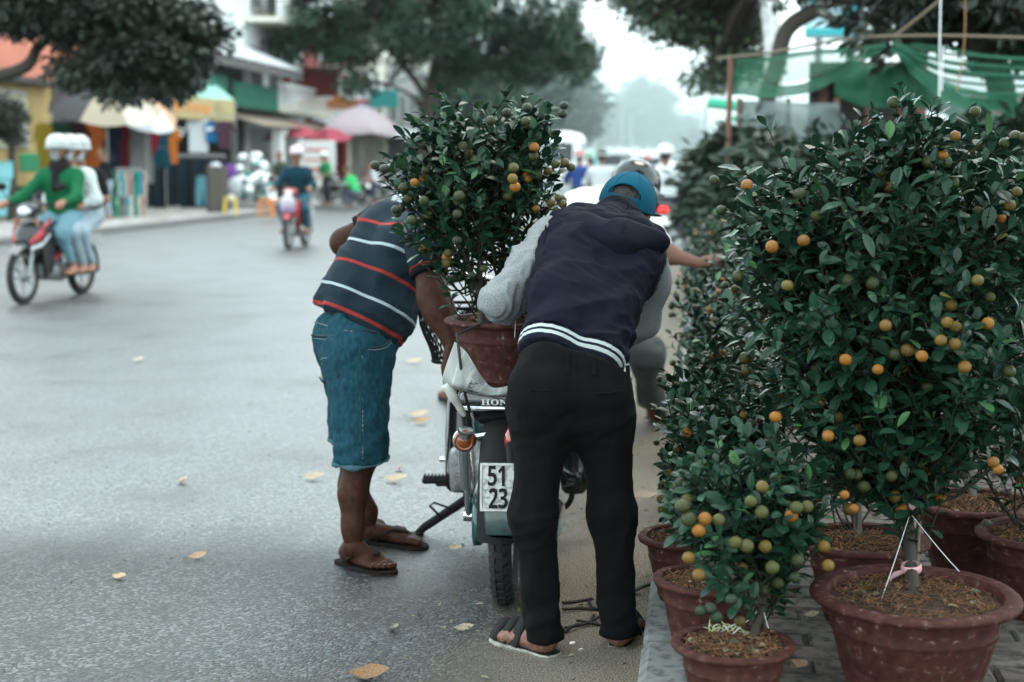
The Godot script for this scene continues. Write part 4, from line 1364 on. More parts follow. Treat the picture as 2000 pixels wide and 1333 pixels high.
	var shift := {"number_plate": Vector3(0.030, -0.041, 0.232), "plate_bracket": Vector3(0.030, -0.041, 0.232), "tail_light": Vector3(0, -0.05, 0.09), "turn_signal": Vector3(0, -0.062, 0.07), "shock_absorber": Vector3(0, -0.02, 0.24), "swing_arm": Vector3(0, 0, 0.25), "chain_case": Vector3(0, -0.02, 0.17), "foot_peg": Vector3(0, -0.07, -0.36), "gear_lever": Vector3(0, -0.06, -0.34), "side_stand": Vector3(0, 0, -0.40), "engine": Vector3(-0.02, -0.03, -0.10),
		"leg_shield": Vector3(0, 0, 0.20), "frame_spine": Vector3(0, 0, 0.2), "fork": Vector3(0, 0, 0.0), "mirror": Vector3(0, 0, 0.2), "headlight_shell": Vector3(0, 0, 0.2), "headlight": Vector3(0, 0, 0.2), "handlebar": Vector3(0, 0, 0.2), "grip": Vector3(0, 0, 0.2), "lever": Vector3(0, 0, 0.2), "speedometer": Vector3(0, 0, 0.2)}
	for c in t.get_children():
		var k := String(c.name).rstrip("0123456789_")
		if shift.has(k):
			c.position += shift[k]

func basket() -> void:      # the wire basket held behind the pot
	var c := P(850, 650, 5.38)
	var t := thing("wire_basket", "black wire mesh basket hanging beyond the pot by the striped man's hand", "basket", c - Vector3(0, 0.10, 0))
	var g := sten()
	var R := func(a: float, y: float) -> Vector3:
		var k := lerpf(0.72, 1.0, smoothstep(0.0, 0.16, y))
		return Vector3(signf(cos(a)) * pow(absf(cos(a)), 0.7) * 0.17 * k, y, signf(sin(a)) * pow(absf(sin(a)), 0.7) * 0.12 * k) + Vector3(0.115, 0, 0)
	for y in [0.0, 0.2]:
		var pts := []
		for i in 33:
			pts.append(R.call(TAU * i / 32.0, y))
		tube(g, pts, 0.006, 6, false)
	obj("frame", g, M.black, t)
	g = sten()
	for i in 40:
		for s in [-1, 1]:
			var pts := []
			for j in 7:
				pts.append(R.call(TAU * (i + s * j * 0.55) / 40.0, 0.2 * j / 6.0))
			tube(g, pts, 0.0022, 4, false)
	for i in 7:
		var x := -0.1 + 0.033 * i
		tube(g, [Vector3(0.115 + x, 0.002, -0.075), Vector3(0.115 + x, 0.002, 0.075)], 0.0022, 4, false)
	obj("mesh", g, M.black, t).set_meta("kind", "stuff")

func bikes() -> void:
	bike_materials()
	rng.seed = 90
	old_bike()
	basket()
	# the potted tree on its seat
	var b := W(-0.622, 0.703, -4.66)
	var t := thing("potted_kumquat_tree", "round-headed kumquat tree in a terracotta pot tied on the motorbike seat", "potted tree", b)
	obj("pot", pot_mesh(0.205, 0.215), M.terracotta, t)
	soil_disc(t, 0.205 * 0.80, 0.215 * 0.88, 9)
	var base := b + Vector3(0, 0.19, 0)
	var s1 := [P(940, 640, 4.62), P(938, 560, 4.66), P(936, 480, 4.7), P(930, 380, 4.74), P(925, 290, 4.76)]
	var s2 := [P(1012, 640, 4.68), P(1014, 560, 4.7), P(1008, 450, 4.74), P(1015, 350, 4.76), P(1030, 270, 4.78)]
	var s3 := [P(938, 575, 4.65), P(905, 500, 4.68), P(870, 420, 4.72), P(840, 340, 4.74)]
	var s4 := [P(965, 640, 4.72), P(985, 520, 4.74), P(975, 420, 4.76), P(980, 300, 4.78)]
	kumquat(t, base, [s1, s2, s3, s4],
		[blob(925, 330, 4.74, 185, 110, 0.28, 88), blob(800, 340, 4.74, 60, 75, 0.16, 17), blob(925, 245, 4.74, 150, 40, 0.22, 32), blob(1045, 280, 4.76, 62, 80, 0.17, 24), blob(870, 430, 4.72, 105, 70, 0.2, 24), blob(1060, 380, 4.76, 45, 70, 0.12, 10), blob(960, 450, 4.74, 110, 55, 0.2, 10), blob(850, 520, 4.66, 36, 30, 0.06, 2)],
		{"stem": 0.011, "single": 300, "fruit": 0.17, "leaf": 0.92, "fr": 0.95,
		"add": [[P(1006, 365, 4.46), 0.0195, lin(0.6, 0.24, 0.03)], [P(1001, 349, 4.45), 0.0185, lin(0.34, 0.22, 0.06)], [P(1003, 328, 4.47), 0.0185, lin(0.2, 0.18, 0.05)], [P(809, 356, 4.55), 0.0155, lin(0.5, 0.24, 0.04)], [P(1102, 206, 4.7), 0.016, lin(0.03, 0.05, 0.035)], [P(1099, 223, 4.7), 0.016, lin(0.03, 0.05, 0.035)], [P(1085, 321, 4.62), 0.017, lin(0.08, 0.1, 0.04)], [P(1103, 318, 4.62), 0.0165, lin(0.14, 0.14, 0.05)], [P(1115, 327, 4.64), 0.0165, lin(0.1, 0.11, 0.05)], [P(1076, 397, 4.6), 0.016, lin(0.14, 0.15, 0.06)], [P(1090, 386, 4.62), 0.0135, lin(0.16, 0.16, 0.06)], [P(1099, 399, 4.62), 0.016, lin(0.12, 0.14, 0.05)], [P(1087, 412, 4.62), 0.015, lin(0.2, 0.16, 0.04)], [P(1046, 408, 4.66), 0.016, lin(0.5, 0.2, 0.03)], [P(958, 235, 4.5), 0.017, lin(0.08, 0.1, 0.05)], [P(990, 220, 4.52), 0.017, lin(0.03, 0.05, 0.03)], [P(1030, 211, 4.54), 0.018, lin(0.03, 0.05, 0.035)], [P(1027, 237, 4.5), 0.018, lin(0.05, 0.07, 0.04)], [P(732, 323, 4.62), 0.017, lin(0.025, 0.04, 0.025)], [P(750, 330, 4.58), 0.018, lin(0.025, 0.04, 0.025)], [P(773, 410, 4.5), 0.0175, lin(0.025, 0.05, 0.025)], [P(804, 430, 4.5), 0.0185, lin(0.07, 0.1, 0.035)], [P(828, 392, 4.5), 0.0185, lin(0.04, 0.07, 0.03)], [P(897, 383, 4.48), 0.021, lin(0.05, 0.08, 0.035)], [P(893, 418, 4.5), 0.017, lin(0.05, 0.08, 0.035)], [P(893, 470, 4.5), 0.018, lin(0.03, 0.06, 0.03)], [P(945, 525, 4.55), 0.015, lin(0.04, 0.09, 0.035)], [P(922, 538, 4.55), 0.014, lin(0.035, 0.08, 0.035)]]})
	string_line(t, P(1009, 600, 4.5), P(1005, 660, 4.46), 0.0)
	var st := sten()
	tube(st, curve([P(890, 655, 4.47) - b, P(938, 634, 4.55) - b, P(985, 622, 4.6) - b, P(1030, 612, 4.64) - b], 5), 0.0045, 6)
	tube(st, curve([P(1070, 600, 4.7) - b, P(1020, 628, 4.66) - b, P(985, 640, 4.6) - b], 5), 0.0045, 6)
	tube(st, curve([P(893, 652, 4.46) - b, P(898, 700, 4.42) - b, P(906, 760, 4.44) - b, P(918, 805, 4.5) - b], 5), 0.005, 6)
	obj("rubber_strap", st, M.rubber, t)
	# newspaper tucked under the pot
	var np := thing("newspaper", "crumpled newspaper sheet padding the pot on the motorbike seat", "newspaper", b)
	st = sten()
	st.set_smooth_group(1)
	var n := FastNoiseLite.new()
	n.frequency = 9.0
	n.seed = 3
	var rows := [[P(888, 668, 4.46), P(912, 690, 4.44), P(940, 735, 4.43), P(965, 758, 4.43), P(1010, 748, 4.44)], [P(872, 712, 4.45), P(895, 728, 4.41), P(925, 748, 4.41), P(960, 768, 4.42), P(1010, 764, 4.43)], [P(864, 740, 4.46), P(888, 754, 4.40), P(918, 764, 4.41), P(955, 774, 4.43), P(1010, 772, 4.45)], [P(866, 752, 4.52), P(885, 760, 4.47), P(910, 768, 4.5), P(950, 776, 4.54), P(1010, 776, 4.56)]]
	var fine := []
	var tr := []
	for r in rows:
		tr.append(curve(r, 6))
	for c in tr[0].size():
		var col := []
		for r in tr:
			col.append(r[c])
		fine.append(curve(col, 5))
	for c in fine.size():
		for r in fine[0].size():
			var p: Vector3 = fine[c][r]
			fine[c][r] = p - b + (cam_o - p).normalized() * n.get_noise_3dv(p * 1.4) * 0.016
	for c in fine.size() - 1:
		for r in fine[0].size() - 1:
			for q in [[c, r], [c + 1, r], [c + 1, r + 1], [c, r], [c + 1, r + 1], [c, r + 1]]:
				st.set_uv(Vector2(q[0] / float(fine.size()), q[1] / float(fine[0].size())))
				st.add_vertex(fine[q[0]][q[1]])
	obj("sheet", st, news_mat(), np)
	st = sten()
	tube(st, curve([P(872, 750, 4.46) - b, P(885, 775, 4.46) - b, P(897, 795, 4.48) - b, P(907, 812, 4.5) - b], 5), [0.020, 0.022, 0.020, 0.016, 0.017, 0.015, 0.016, 0.012, 0.013, 0.010, 0.012, 0.011, 0.010, 0.008, 0.008, 0.006], 9)
	obj("crumpled_corner", st, M.dirtywhite, np)

func news_mat() -> StandardMaterial3D:      # grey columns of print and a dark picture block
	var im := Image.create(256, 256, false, Image.FORMAT_RGB8)
	im.fill(Color(0.60, 0.61, 0.59))
	var r := RandomNumberGenerator.new()
	r.seed = 8
	for col in 5:
		for ln in 50:
			var x := 6 + col * 50
			while x < col * 50 + 46:
				var w := r.randi_range(2, 8)
				im.fill_rect(Rect2i(x, 5 + ln * 5, mini(w, col * 50 + 48 - x), 2), Color(0.30, 0.31, 0.31))
				x += w + 2
	im.fill_rect(Rect2i(104, 60, 50, 120), Color(0.62, 0.63, 0.62))
	for i in 40:
		im.fill_rect(Rect2i(106 + r.randi_range(0, 38), 62 + r.randi_range(0, 104), r.randi_range(3, 12), r.randi_range(2, 14)), Color(0.2, 0.21, 0.22) if i % 3 else Color(0.5, 0.5, 0.5))
	im.generate_mipmaps()
	var m := mat(Color(1, 1, 1), 0.85, {"back": Color(0.15, 0.15, 0.14)})
	m.albedo_texture = ImageTexture.create_from_image(im)
	return m

# ---------------------------------------------------------------- people
func B4(a: Vector3, b: Vector3, ra: float, rb: float) -> Array:
	return [a, b, ra, rb]

func join(parts: Array) -> ArrayMesh:      # several skins in one continuous body
	var st := SurfaceTool.new()
	st.begin(Mesh.PRIMITIVE_TRIANGLES)
	for p in parts:
		st.append_from(p, 0, Transform3D.IDENTITY)
	return st.commit()

func foot_bones(heel: Vector3, dir: Vector3, inner: Vector3, ankle: Vector3, s := 1.0) -> Array:      # heel: on the sole under the heel
	var u := Vector3.UP * s
	var d := dir.normalized() * s
	var w := inner.normalized() * s
	var h := heel + u * 0.030 + d * 0.028
	var o := [B4(h, heel + u * 0.032 + d * 0.05, 0.031 * s, 0.030 * s), B4(ankle, heel + u * 0.045 + d * 0.045, 0.036 * s, 0.034 * s),
		B4(heel + u * 0.028 + d * 0.06 - w * 0.012, heel + u * 0.020 + d * 0.155 - w * 0.028, 0.027 * s, 0.019 * s), B4(heel + u * 0.030 + d * 0.06 + w * 0.008, heel + u * 0.022 + d * 0.165 + w * 0.022, 0.027 * s, 0.021 * s),
		B4(ankle + d * 0.01, heel + u * 0.034 + d * 0.15, 0.034 * s, 0.022 * s)]
	var tx := [[0.027, 0.178, 0.232, 0.0128], [0.006, 0.185, 0.232, 0.0080], [-0.0105, 0.18, 0.222, 0.0075], [-0.026, 0.17, 0.208, 0.0072], [-0.040, 0.155, 0.19, 0.0070]]
	for t in tx:
		o.append(B4(heel + u * 0.019 + d * t[1] + w * t[0] * 0.9, heel + u * 0.018 + d * (t[1] + t[2]) * 0.5 + w * t[0], t[3] * s, t[3] * s * 0.92))
		o.append(B4(heel + u * 0.018 + d * (t[1] + t[2]) * 0.5 + w * t[0], heel + u * 0.013 + d * t[2] + w * t[0], t[3] * s * 0.92, t[3] * s))
	return o

func hand_bones(wrist: Vector3, dir: Vector3, palm: Vector3, thumb: Vector3, curl := 0.5, s := 1.0) -> Array:      # palm: the way it faces; thumb: the side it is on
	var d := dir.normalized() * s
	var n := palm.normalized() * s
	var t := (thumb - dir.normalized() * thumb.dot(dir.normalized())).normalized() * s
	var o := [B4(wrist, wrist + d * 0.03, 0.024 * s, 0.022 * s)]
	var fx := [[0.028, 0.088, 0.072], [0.009, 0.092, 0.080], [-0.010, 0.088, 0.074], [-0.027, 0.080, 0.058]]
	for f in fx:
		var k: Vector3 = wrist + d * f[1] + t * f[0]
		o.append(B4(wrist + d * 0.02 + t * f[0] * 0.6, k, 0.014 * s, 0.0115 * s))
		var p: Vector3 = k
		var a := curl * 0.5
		for seg in [0.45, 0.32, 0.25]:
			var q: Vector3 = p + (d * cos(a) + n * sin(a)) * f[2] * seg
			o.append(B4(p, q, 0.0092 * s, 0.0082 * s))
			p = q
			a += curl
	var tb := wrist + d * 0.03 + t * 0.024
	var t1 := tb + (t * 0.7 + d * 0.6 + n * 0.35).normalized() * 0.040 * s
	o.append(B4(tb, t1, 0.0135 * s, 0.011 * s))
	o.append(B4(t1, t1 + (t * 0.25 + d * 0.8 + n * 0.6).normalized() * 0.034 * s, 0.0108 * s, 0.009 * s))
	return o

func head_bones(c: Vector3, face: Vector3, up: Vector3, s := 1.0) -> Array:
	var f := face.normalized() * s
	var u := (up - face.normalized() * up.dot(face.normalized())).normalized() * s
	var r := u.cross(f).normalized() * s
	var o := [B4(c + u * 0.028 - f * 0.018, c + u * 0.03 + f * 0.018, 0.082 * s, 0.076 * s), B4(c + f * 0.045 + u * 0.02, c + f * 0.055 - u * 0.075, 0.042 * s, 0.03 * s), B4(c + f * 0.02 - u * 0.03, c + f * 0.045 - u * 0.085, 0.055 * s, 0.03 * s),
		B4(c + f * 0.082 + u * 0.012, c + f * 0.102 - u * 0.022, 0.007 * s, 0.012 * s), B4(c + f * 0.072 + u * 0.026 - r * 0.035, c + f * 0.072 + u * 0.026 + r * 0.035, 0.013 * s, 0.013 * s),
		B4(c + f * 0.077 - u * 0.052 - r * 0.016, c + f * 0.077 - u * 0.052 + r * 0.016, 0.010 * s, 0.010 * s), B4(c - u * 0.02 - f * 0.01, c - u * 0.13 - f * 0.02, 0.055 * s, 0.055 * s)]
	for e in [-1, 1]:
		o.append(B4(c + r * 0.078 * e + u * 0.012, c + r * 0.080 * e - u * 0.025, 0.012 * s, 0.008 * s))
		o.append(B4(c + f * 0.048 + r * 0.042 * e - u * 0.01, c + f * 0.05 + r * 0.03 * e - u * 0.035, 0.026 * s, 0.022 * s))
	return o

func face_parts(t: Node3D, c: Vector3, face: Vector3, up: Vector3) -> void:
	var f := face.normalized()
	var u := (up - f * up.dot(f)).normalized()
	var r := u.cross(f).normalized()
	for e in [-1, 1]:
		var g := sten()
		ball(g, c + f * 0.076 + r * 0.032 * e + u * 0.008 - t.position, Vector3(0.013, 0.009, 0.010), 10, Basis(r, u, f))
		obj("eye", g, M.eye, t)
		g = sten()
		tube(g, [c + f * 0.083 + r * 0.016 * e + u * 0.026 - t.position, c + f * 0.081 + r * 0.034 * e + u * 0.030 - t.position, c + f * 0.070 + r * 0.05 * e + u * 0.024 - t.position], [0.003, 0.0035, 0.002], 5)
		obj("eyebrow", g, M.hair, t)
	var g := sten()
	tube(g, [c + f * 0.080 - u * 0.052 - r * 0.02 - t.position, c + f * 0.088 - u * 0.051 - t.position, c + f * 0.080 - u * 0.052 + r * 0.02 - t.position], [0.003, 0.006, 0.003], 6)
	obj("lips", g, M.lips, t)

func on_surface(bones: Array, k: float, px: float, py: float, d0: float, d1: float) -> Vector3:      # where the sight line through a measured point meets a skin
	var steps := 90
	for i in steps:
		var p := P(px, py, lerpf(d0, d1, float(i) / steps))
		var s := 0.0
		for b in bones:
			var ab: Vector3 = b[1] - b[0]
			var q: Vector3 = p - b[0]
			var t := clampf(q.dot(ab) / maxf(ab.length_squared(), 1e-9), 0.0, 1.0)
			s += exp(-((q - ab * t).length() - b[2] - (b[3] - b[2]) * t) / k)
		if -k * log(maxf(s, 1e-30)) < 0.0:
			return p
	return P(px, py, lerpf(d0, d1, 0.5))

func seam(t: Node3D, called: String, bones: Array, k: float, pts: Array, d0: float, d1: float, r: float, m: Material, dash := false) -> void:
	var out := []
	for p in curve(pts, 6):
		out.append(on_surface(bones, k, p.x, p.y, d0, d1) - t.position + (cam_o - P(p.x, p.y, d0)).normalized() * r * 0.3)
	var g := sten()
	if not dash:
		tube(g, out, r, 5)
	else:
		for i in range(0, out.size() - 1):
			for h in 2:
				tube(g, [out[i].lerp(out[i + 1], h * 0.5 + 0.08), out[i].lerp(out[i + 1], h * 0.5 + 0.4)], r, 4)
	obj(called, g, m, t)

func sole(st: SurfaceTool, heel: Vector3, dir: Vector3, inner: Vector3, L: float, w: float, th: float) -> void:
	var d := dir.normalized()
	var q := inner.normalized()
	var poly := PackedVector2Array()
	for p in [[-0.02, 0.0], [0.0, 0.30], [0.10, 0.38], [0.30, 0.34], [0.50, 0.36], [0.72, 0.48], [0.88, 0.46], [0.97, 0.30], [1.0, 0.10], [0.985, -0.12], [0.90, -0.36], [0.76, -0.5], [0.5, -0.44], [0.3, -0.38], [0.10, -0.38], [0.0, -0.28]]:
		poly.append(Vector2(p[0] * L, p[1] * w))
	plate(st, poly, Transform3D(Basis(d, q, d.cross(q)), heel + Vector3.UP * th * 0.5 - d * 0.012), th)

func strap(st: SurfaceTool, pts: Array, w: float, up: Vector3) -> void:      # a flat band
	st.set_smooth_group(1)
	var c := curve(pts, 5)
	var n := c.size()
	var rows := []
	for i in n:
		var t: Vector3 = (c[mini(i + 1, n - 1)] - c[maxi(i - 1, 0)]).normalized()
		var nrm := (up - t * up.dot(t)).normalized()
		var x := t.cross(nrm)
		rows.append([c[i] + x * w * 0.5, c[i] - x * w * 0.5, c[i] - x * w * 0.5 + nrm * 0.004, c[i] + x * w * 0.5 + nrm * 0.004])
	for i in n - 1:
		for j in 4:
			var j2 := (j + 1) % 4
			quad(st, rows[i][j], rows[i][j2], rows[i + 1][j2], rows[i + 1][j])

func jacket_man() -> void:
	var o := W(-0.374, 0, -4.12)
	var t := thing("person", "person in blue cap, navy and grey hooded jacket and black trousers bending over the motorbike", "person", o)
	var ankL := P(1064, 1246, 4.23)
	var ankR := P(1208, 1238, 4.27)
	var kL := P(1043, 1010, 4.19)
	var kR := P(1196, 1005, 4.24)
	var hL := P(1060, 800, 4.18)
	var hR := P(1177, 800, 4.20)
	var chest := P(1175, 515, 4.42)
	var pel := P(1118, 730, 4.18)
	var ax := (pel - chest).normalized()
	# body: legs, trunk, arms, then finer feet, hands and head
	var heelL := G(1078, 1292) + Vector3(0, 0.022, 0)
	var dirL := G(958, 1252) - G(1085, 1296)
	var heelR := G(1208, 1276) + Vector3(0, 0.022, 0)
	var dirR := G(1236, 1225) - G(1206, 1282)
	var inL := Vector3.UP.cross(dirL).normalized() * -1.0
	var inR := Vector3.UP.cross(dirR).normalized()
	var shL := P(1078, 462, 4.50)
	var shR := P(1278, 492, 4.47)
	var elL := P(968, 588, 4.34)
	var wrL := P(1020, 590, 4.66)
	var elR := P(1254, 630, 4.56)
	var wrR := P(1170, 650, 4.72)
	var hd := P(1221, 414, 4.73)
	var up := Vector3(0.26, 0.96, -0.06).normalized()
	var fc := Vector3(0.10, -0.10, -0.98).normalized()
	var body := skin(rel([B4(ankL, ankL.lerp(kL, 0.2), 0.028, 0.030), B4(ankR, ankR.lerp(kR, 0.2), 0.028, 0.030), B4(ankL.lerp(kL, 0.2), kL, 0.034, 0.038), B4(ankR.lerp(kR, 0.2), kR, 0.034, 0.038), B4(kL, hL, 0.038, 0.056), B4(kR, hR, 0.038, 0.056), B4(hL, hR, 0.068, 0.068), B4(pel, chest, 0.062, 0.075), B4(chest, P(1210, 430, 4.62), 0.07, 0.05), B4(shL, shR, 0.032, 0.032), B4(shL, elL, 0.030, 0.028), B4(elL, wrL, 0.028, 0.022), B4(shR, elR, 0.030, 0.028), B4(elR, wrR, 0.028, 0.022), B4(P(1210, 430, 4.62), hd, 0.050, 0.050)], o), 0.016, 0.02)
	var fL := skin(rel(foot_bones(heelL, dirL, inL, ankL, 0.93), o), 0.005, 0.008)
	var fR := skin(rel(foot_bones(heelR, dirR, inR, ankR, 0.93), o), 0.005, 0.008)
	var hands := [skin(rel(hand_bones(wrL, P(1060, 600, 4.75) - wrL, Vector3(0, -1, 0), Vector3(0, 0.2, -1), 0.6), o), 0.005, 0.006), skin(rel(hand_bones(wrR, P(1110, 640, 4.78) - wrR, Vector3(0, -1, 0), Vector3(0, 0.2, -1), 0.6), o), 0.005, 0.006)]
	var head := skin(rel(head_bones(hd, fc, up, 0.90), o), 0.006, 0.011)
	obj("body", join([body, fL, fR, hands[0], hands[1], head]), M.skin_foot, t)
	face_parts(t, hd, fc, up)
	# trousers
	var tb := [B4(P(1064, 765, 4.13), P(1064, 800, 4.17), 0.100, 0.098), B4(P(1163, 768, 4.15), P(1165, 800, 4.18), 0.092, 0.091), B4(P(1080, 700, 4.17), P(1168, 708, 4.18), 0.092, 0.092), B4(hL, kL, 0.084, 0.059), B4(hR, kR, 0.084, 0.056), B4(kL, ankL + Vector3(0, 0.0, 0), 0.058, 0.056), B4(kR, ankR + Vector3(0, 0.0, 0), 0.055, 0.055)]
	var n1 := folds(5, 0.006, 9.0, Vector3(1, 0.25, 0.1), 0.3)
	var n2 := folds(8, 0.006, 5.0, Vector3(0.1, 1, 0.1), 0.25)
	var kneey: float = kL.y
	var fold := func(p: Vector3, n: Vector3) -> float:
		var y := p.y
		var w := exp(-pow((y - kneey + 0.03) / 0.08, 2.0)) * 0.9 + exp(-pow((y - 0.12) / 0.06, 2.0)) * 1.1 + 0.30 + exp(-pow((y - 0.68) / 0.07, 2.0)) * 0.6
		return n1.call(p, n) * w + n2.call(p, n) * 0.8
	var black := cloth(lin(0.0050, 0.0051, 0.0055), 0.12, 0.04)
	var tr := obj("trousers", skin(rel(tb, o), 0.0085, 0.022, [[Vector3(0, ankR.y - 0.006, 0) - Vector3(0, o.y, 0), Vector3(0, -1, 0)], [P(1120, 688, 4.1) - o, -ax]], fold), black, t)
	for b in [[1108, 702], [1160, 707], [1226, 722]]:
		var g := sten()
		strap(g, [on_surface(tb, 0.022, b[0], b[1] - 8, 3.9, 4.3) - o, on_surface(tb, 0.022, b[0] + 1, b[1] + 12, 3.9, 4.3) - o, on_surface(tb, 0.022, b[0] + 1, b[1] + 28, 3.9, 4.3) - o], 0.012, Vector3(0, 0, 1))
		obj("belt_loop", g, black, tr)
	seam(t, "pocket_welt", tb, 0.022, [Vector2(1038, 762), Vector2(1060, 764), Vector2(1090, 763)], 3.9, 4.3, 0.0028, black)
	seam(t, "pocket_welt", tb, 0.022, [Vector2(1162, 770), Vector2(1190, 768), Vector2(1216, 763)], 3.9, 4.3, 0.0028, black)
	seam(t, "seat_seam", tb, 0.022, [Vector2(1126, 712), Vector2(1124, 760), Vector2(1120, 815)], 3.9, 4.35, 0.0018, black)
	# jacket: navy body, hood, grey sleeves, striped ribbed hem
	var vb := [B4(P(1074, 680, 4.19), P(1100, 590, 4.27), 0.089, 0.094), B4(P(1166, 692, 4.21), P(1180, 600, 4.29), 0.086, 0.090), B4(P(1100, 590, 4.27), P(1122, 500, 4.40), 0.094, 0.100), B4(P(1180, 600, 4.29), P(1226, 520, 4.40), 0.090, 0.098), B4(P(1122, 500, 4.40), P(1112, 455, 4.50), 0.098, 0.072), B4(P(1226, 520, 4.40), P(1252, 480, 4.48), 0.098, 0.074), B4(P(1170, 470, 4.52), P(1205, 430, 4.62), 0.10, 0.075)]
	var nj := folds(21, 0.014, 5.0, Vector3(1.0, 0.55, 0), 0.22)
	var nk := folds(33, 0.009, 8.0, Vector3(1, 0.1, 0), 0.3)
	var nf := folds(34, 0.0045, 15.0, Vector3(1.0, -0.5, 0.2), 0.25)
	var hem_y: float = pel.y
	var jf := func(p: Vector3, n: Vector3) -> float:
		var low := exp(-pow((p.y + o.y - hem_y - 0.10) / 0.07, 2.0))
		return nj.call(p, n) * 0.75 + nk.call(p, n) * low * 1.5 + nf.call(p, n)
	var navy := cloth(lin(0.0085, 0.0100, 0.0185), 0.35, 0.05)
	var hemc := P(1122, 706, 4.16)
	var band := P(1122, 668, 4.18)
	obj("jacket", skin(rel(vb, o), 0.0068, 0.02, [[band - o, ax]], jf), navy, t)
	var grown := func(e: float) -> Array: return rel(vb.map(func(b): return [b[0], b[1], b[2] + e, b[3] + e]), o)
	var rib := cloth(lin(1, 1, 1), 0.2, 0.05)
	rib.uv1_triplanar = false
	rib.uv1_scale = Vector3.ONE
	rib.heightmap_enabled = false
	rib.albedo_texture = hem_tex()
	var hl := (hemc - band).dot(ax)
	obj("hem_band", skin(grown.call(0.002), 0.008, 0.02, [[hemc - o, ax], [band + ax * 0.002 - o, -ax]], folds(3, 0.0016, 26.0, ax, 0.1), func(p: Vector3) -> Vector2: return Vector2(0.5, (p + o - band).dot(ax) / hl)), rib, t)
	for q in [[[1066, 440], [1062, 480], [1058, 520]], [[1290, 490], [1286, 540], [1270, 580]]]:
		seam(t, "armhole_seam", vb, 0.02, q.map(func(e): return Vector2(e[0], e[1])), 4.0, 4.7, 0.0022, navy)
	var hb := [B4(P(1092, 428, 4.50), P(1142, 450, 4.38), 0.030, 0.046), B4(P(1142, 450, 4.38), P(1215, 468, 4.33), 0.046, 0.052), B4(P(1215, 468, 4.33), P(1284, 472, 4.37), 0.052, 0.036), B4(P(1126, 420, 4.60), P(1178, 428, 4.58), 0.036, 0.042), B4(P(1178, 428, 4.56), P(1235, 442, 4.54), 0.042, 0.044), B4(P(1235, 442, 4.54), P(1280, 460, 4.48), 0.044, 0.038), B4(P(1165, 438, 4.48), P(1245, 454, 4.44), 0.044, 0.044)]
	var nh := folds(14, 0.009, 7.0, Vector3(1, -0.35, 0), 0.15)
	var hood := obj("hood", skin(rel(hb, o), 0.0065, 0.010, [], nh), navy, t)
	seam(hood, "hood_seam", hb, 0.014, [Vector2(1228, 396), Vector2(1222, 425), Vector2(1214, 455)], 4.2, 4.7, 0.0016, navy)
	hood.get_child(hood.get_child_count() - 1).position = -o
	var grey := mat(lin(0.27, 0.285, 0.295), 0.95, {"bump": M.weave, "depth": 0.08, "tri": 3.0, "rim": 0.1, "spec": 0.2, "tex": ntex(0.11, [[0.1, 0.66], [0.5, 0.90], [1.0, 1.0]], FastNoiseLite.TYPE_SIMPLEX, 4, 512, 61)})
	var nsa := folds(44, 0.013, 6.0, Vector3(0.8, -0.6, 0.3), 0.5)
	var nsb := folds(45, 0.006, 14.0, Vector3(0.5, 0.8, 0.3), 0.3)
	var ns := func(p: Vector3, n: Vector3) -> float: return nsa.call(p, n) + nsb.call(p, n)
	var sl := [B4(P(1080, 458, 4.50), P(1040, 505, 4.44), 0.056, 0.053), B4(P(1040, 505, 4.44), elL, 0.053, 0.042), B4(elL, P(985, 598, 4.42), 0.042, 0.040), B4(P(985, 598, 4.42), wrL, 0.040, 0.032)]
	obj("sleeve", skin(rel(sl, o), 0.0068, 0.016, [], ns), grey, t)
	var sr := [B4(P(1272, 500, 4.48), P(1274, 560, 4.52), 0.050, 0.046), B4(P(1274, 560, 4.52), elR, 0.046, 0.042), B4(elR, P(1215, 655, 4.65), 0.040, 0.034), B4(P(1215, 655, 4.65), wrR, 0.034, 0.03)]
	obj("sleeve", skin(rel(sr, o), 0.0085, 0.022, [], folds(47, 0.006, 8.0, Vector3(0.3, 1, 0.2), 0.45)), grey, t)
	# hair and cap
	var f := fc
	var r := up.cross(f).normalized()
	var u := f.cross(r).normalized()
	u = u if u.dot(up) > 0 else -u
	obj("hair", skin(rel([B4(hd + u * 0.030 - f * 0.016, hd + u * 0.030 + f * 0.01, 0.080, 0.075), B4(hd - f * 0.042 - u * 0.01, hd - f * 0.038 - u * 0.055, 0.052, 0.047)], o), 0.006, 0.012, [[hd + f * 0.05 - o, f]], folds(9, 0.004, 60.0, u, 0.5)), M.hair, t)
	var capm := cloth(lin(0.006, 0.088, 0.142), 0.3, 0.05)
	var st := sten()
	st.set_smooth_group(1)
	var cc := hd + u * 0.028 - o
	var N := 72
	var Rn := 26
	var at := func(i: int, j: int, e: float) -> Vector3:
		var az := TAU * (i % N) / N      # 0 is the back of the head
		var ph := (PI / 2 + 0.16) * j / Rn
		var q := Vector3(sin(az) * sin(ph) * (0.0885 + e), cos(ph) * (0.098 + e), cos(az) * sin(ph) * (0.104 + e))
		q *= 1.0 + 0.006 * sin(az * 6.0) * sin(ph)
		return cc + r * q.x + u * q.y - f * q.z
	var hole := func(i: float, j: float) -> bool:
		var az := TAU * i / N
		if az > PI:
			az -= TAU
		var ph := (PI / 2 + 0.16) * j / Rn
		return pow(az / 0.66, 2.0) + pow((ph - 1.42) / 0.44, 2.0) < 1.0 and ph < 1.42
	for i in N:
		for j in Rn:
			if hole.call(i + 0.5, j + 0.5):
				continue
			quad(st, at.call(i, j, 0.003), at.call(i, j + 1, 0.003), at.call(i + 1, j + 1, 0.003), at.call(i + 1, j, 0.003))
			quad(st, at.call(i, j, 0.0), at.call(i + 1, j, 0.0), at.call(i + 1, j + 1, 0.0), at.call(i, j + 1, 0.0))
	var cap := obj("cap", st, capm, t)
	st = sten()
	var arc := []
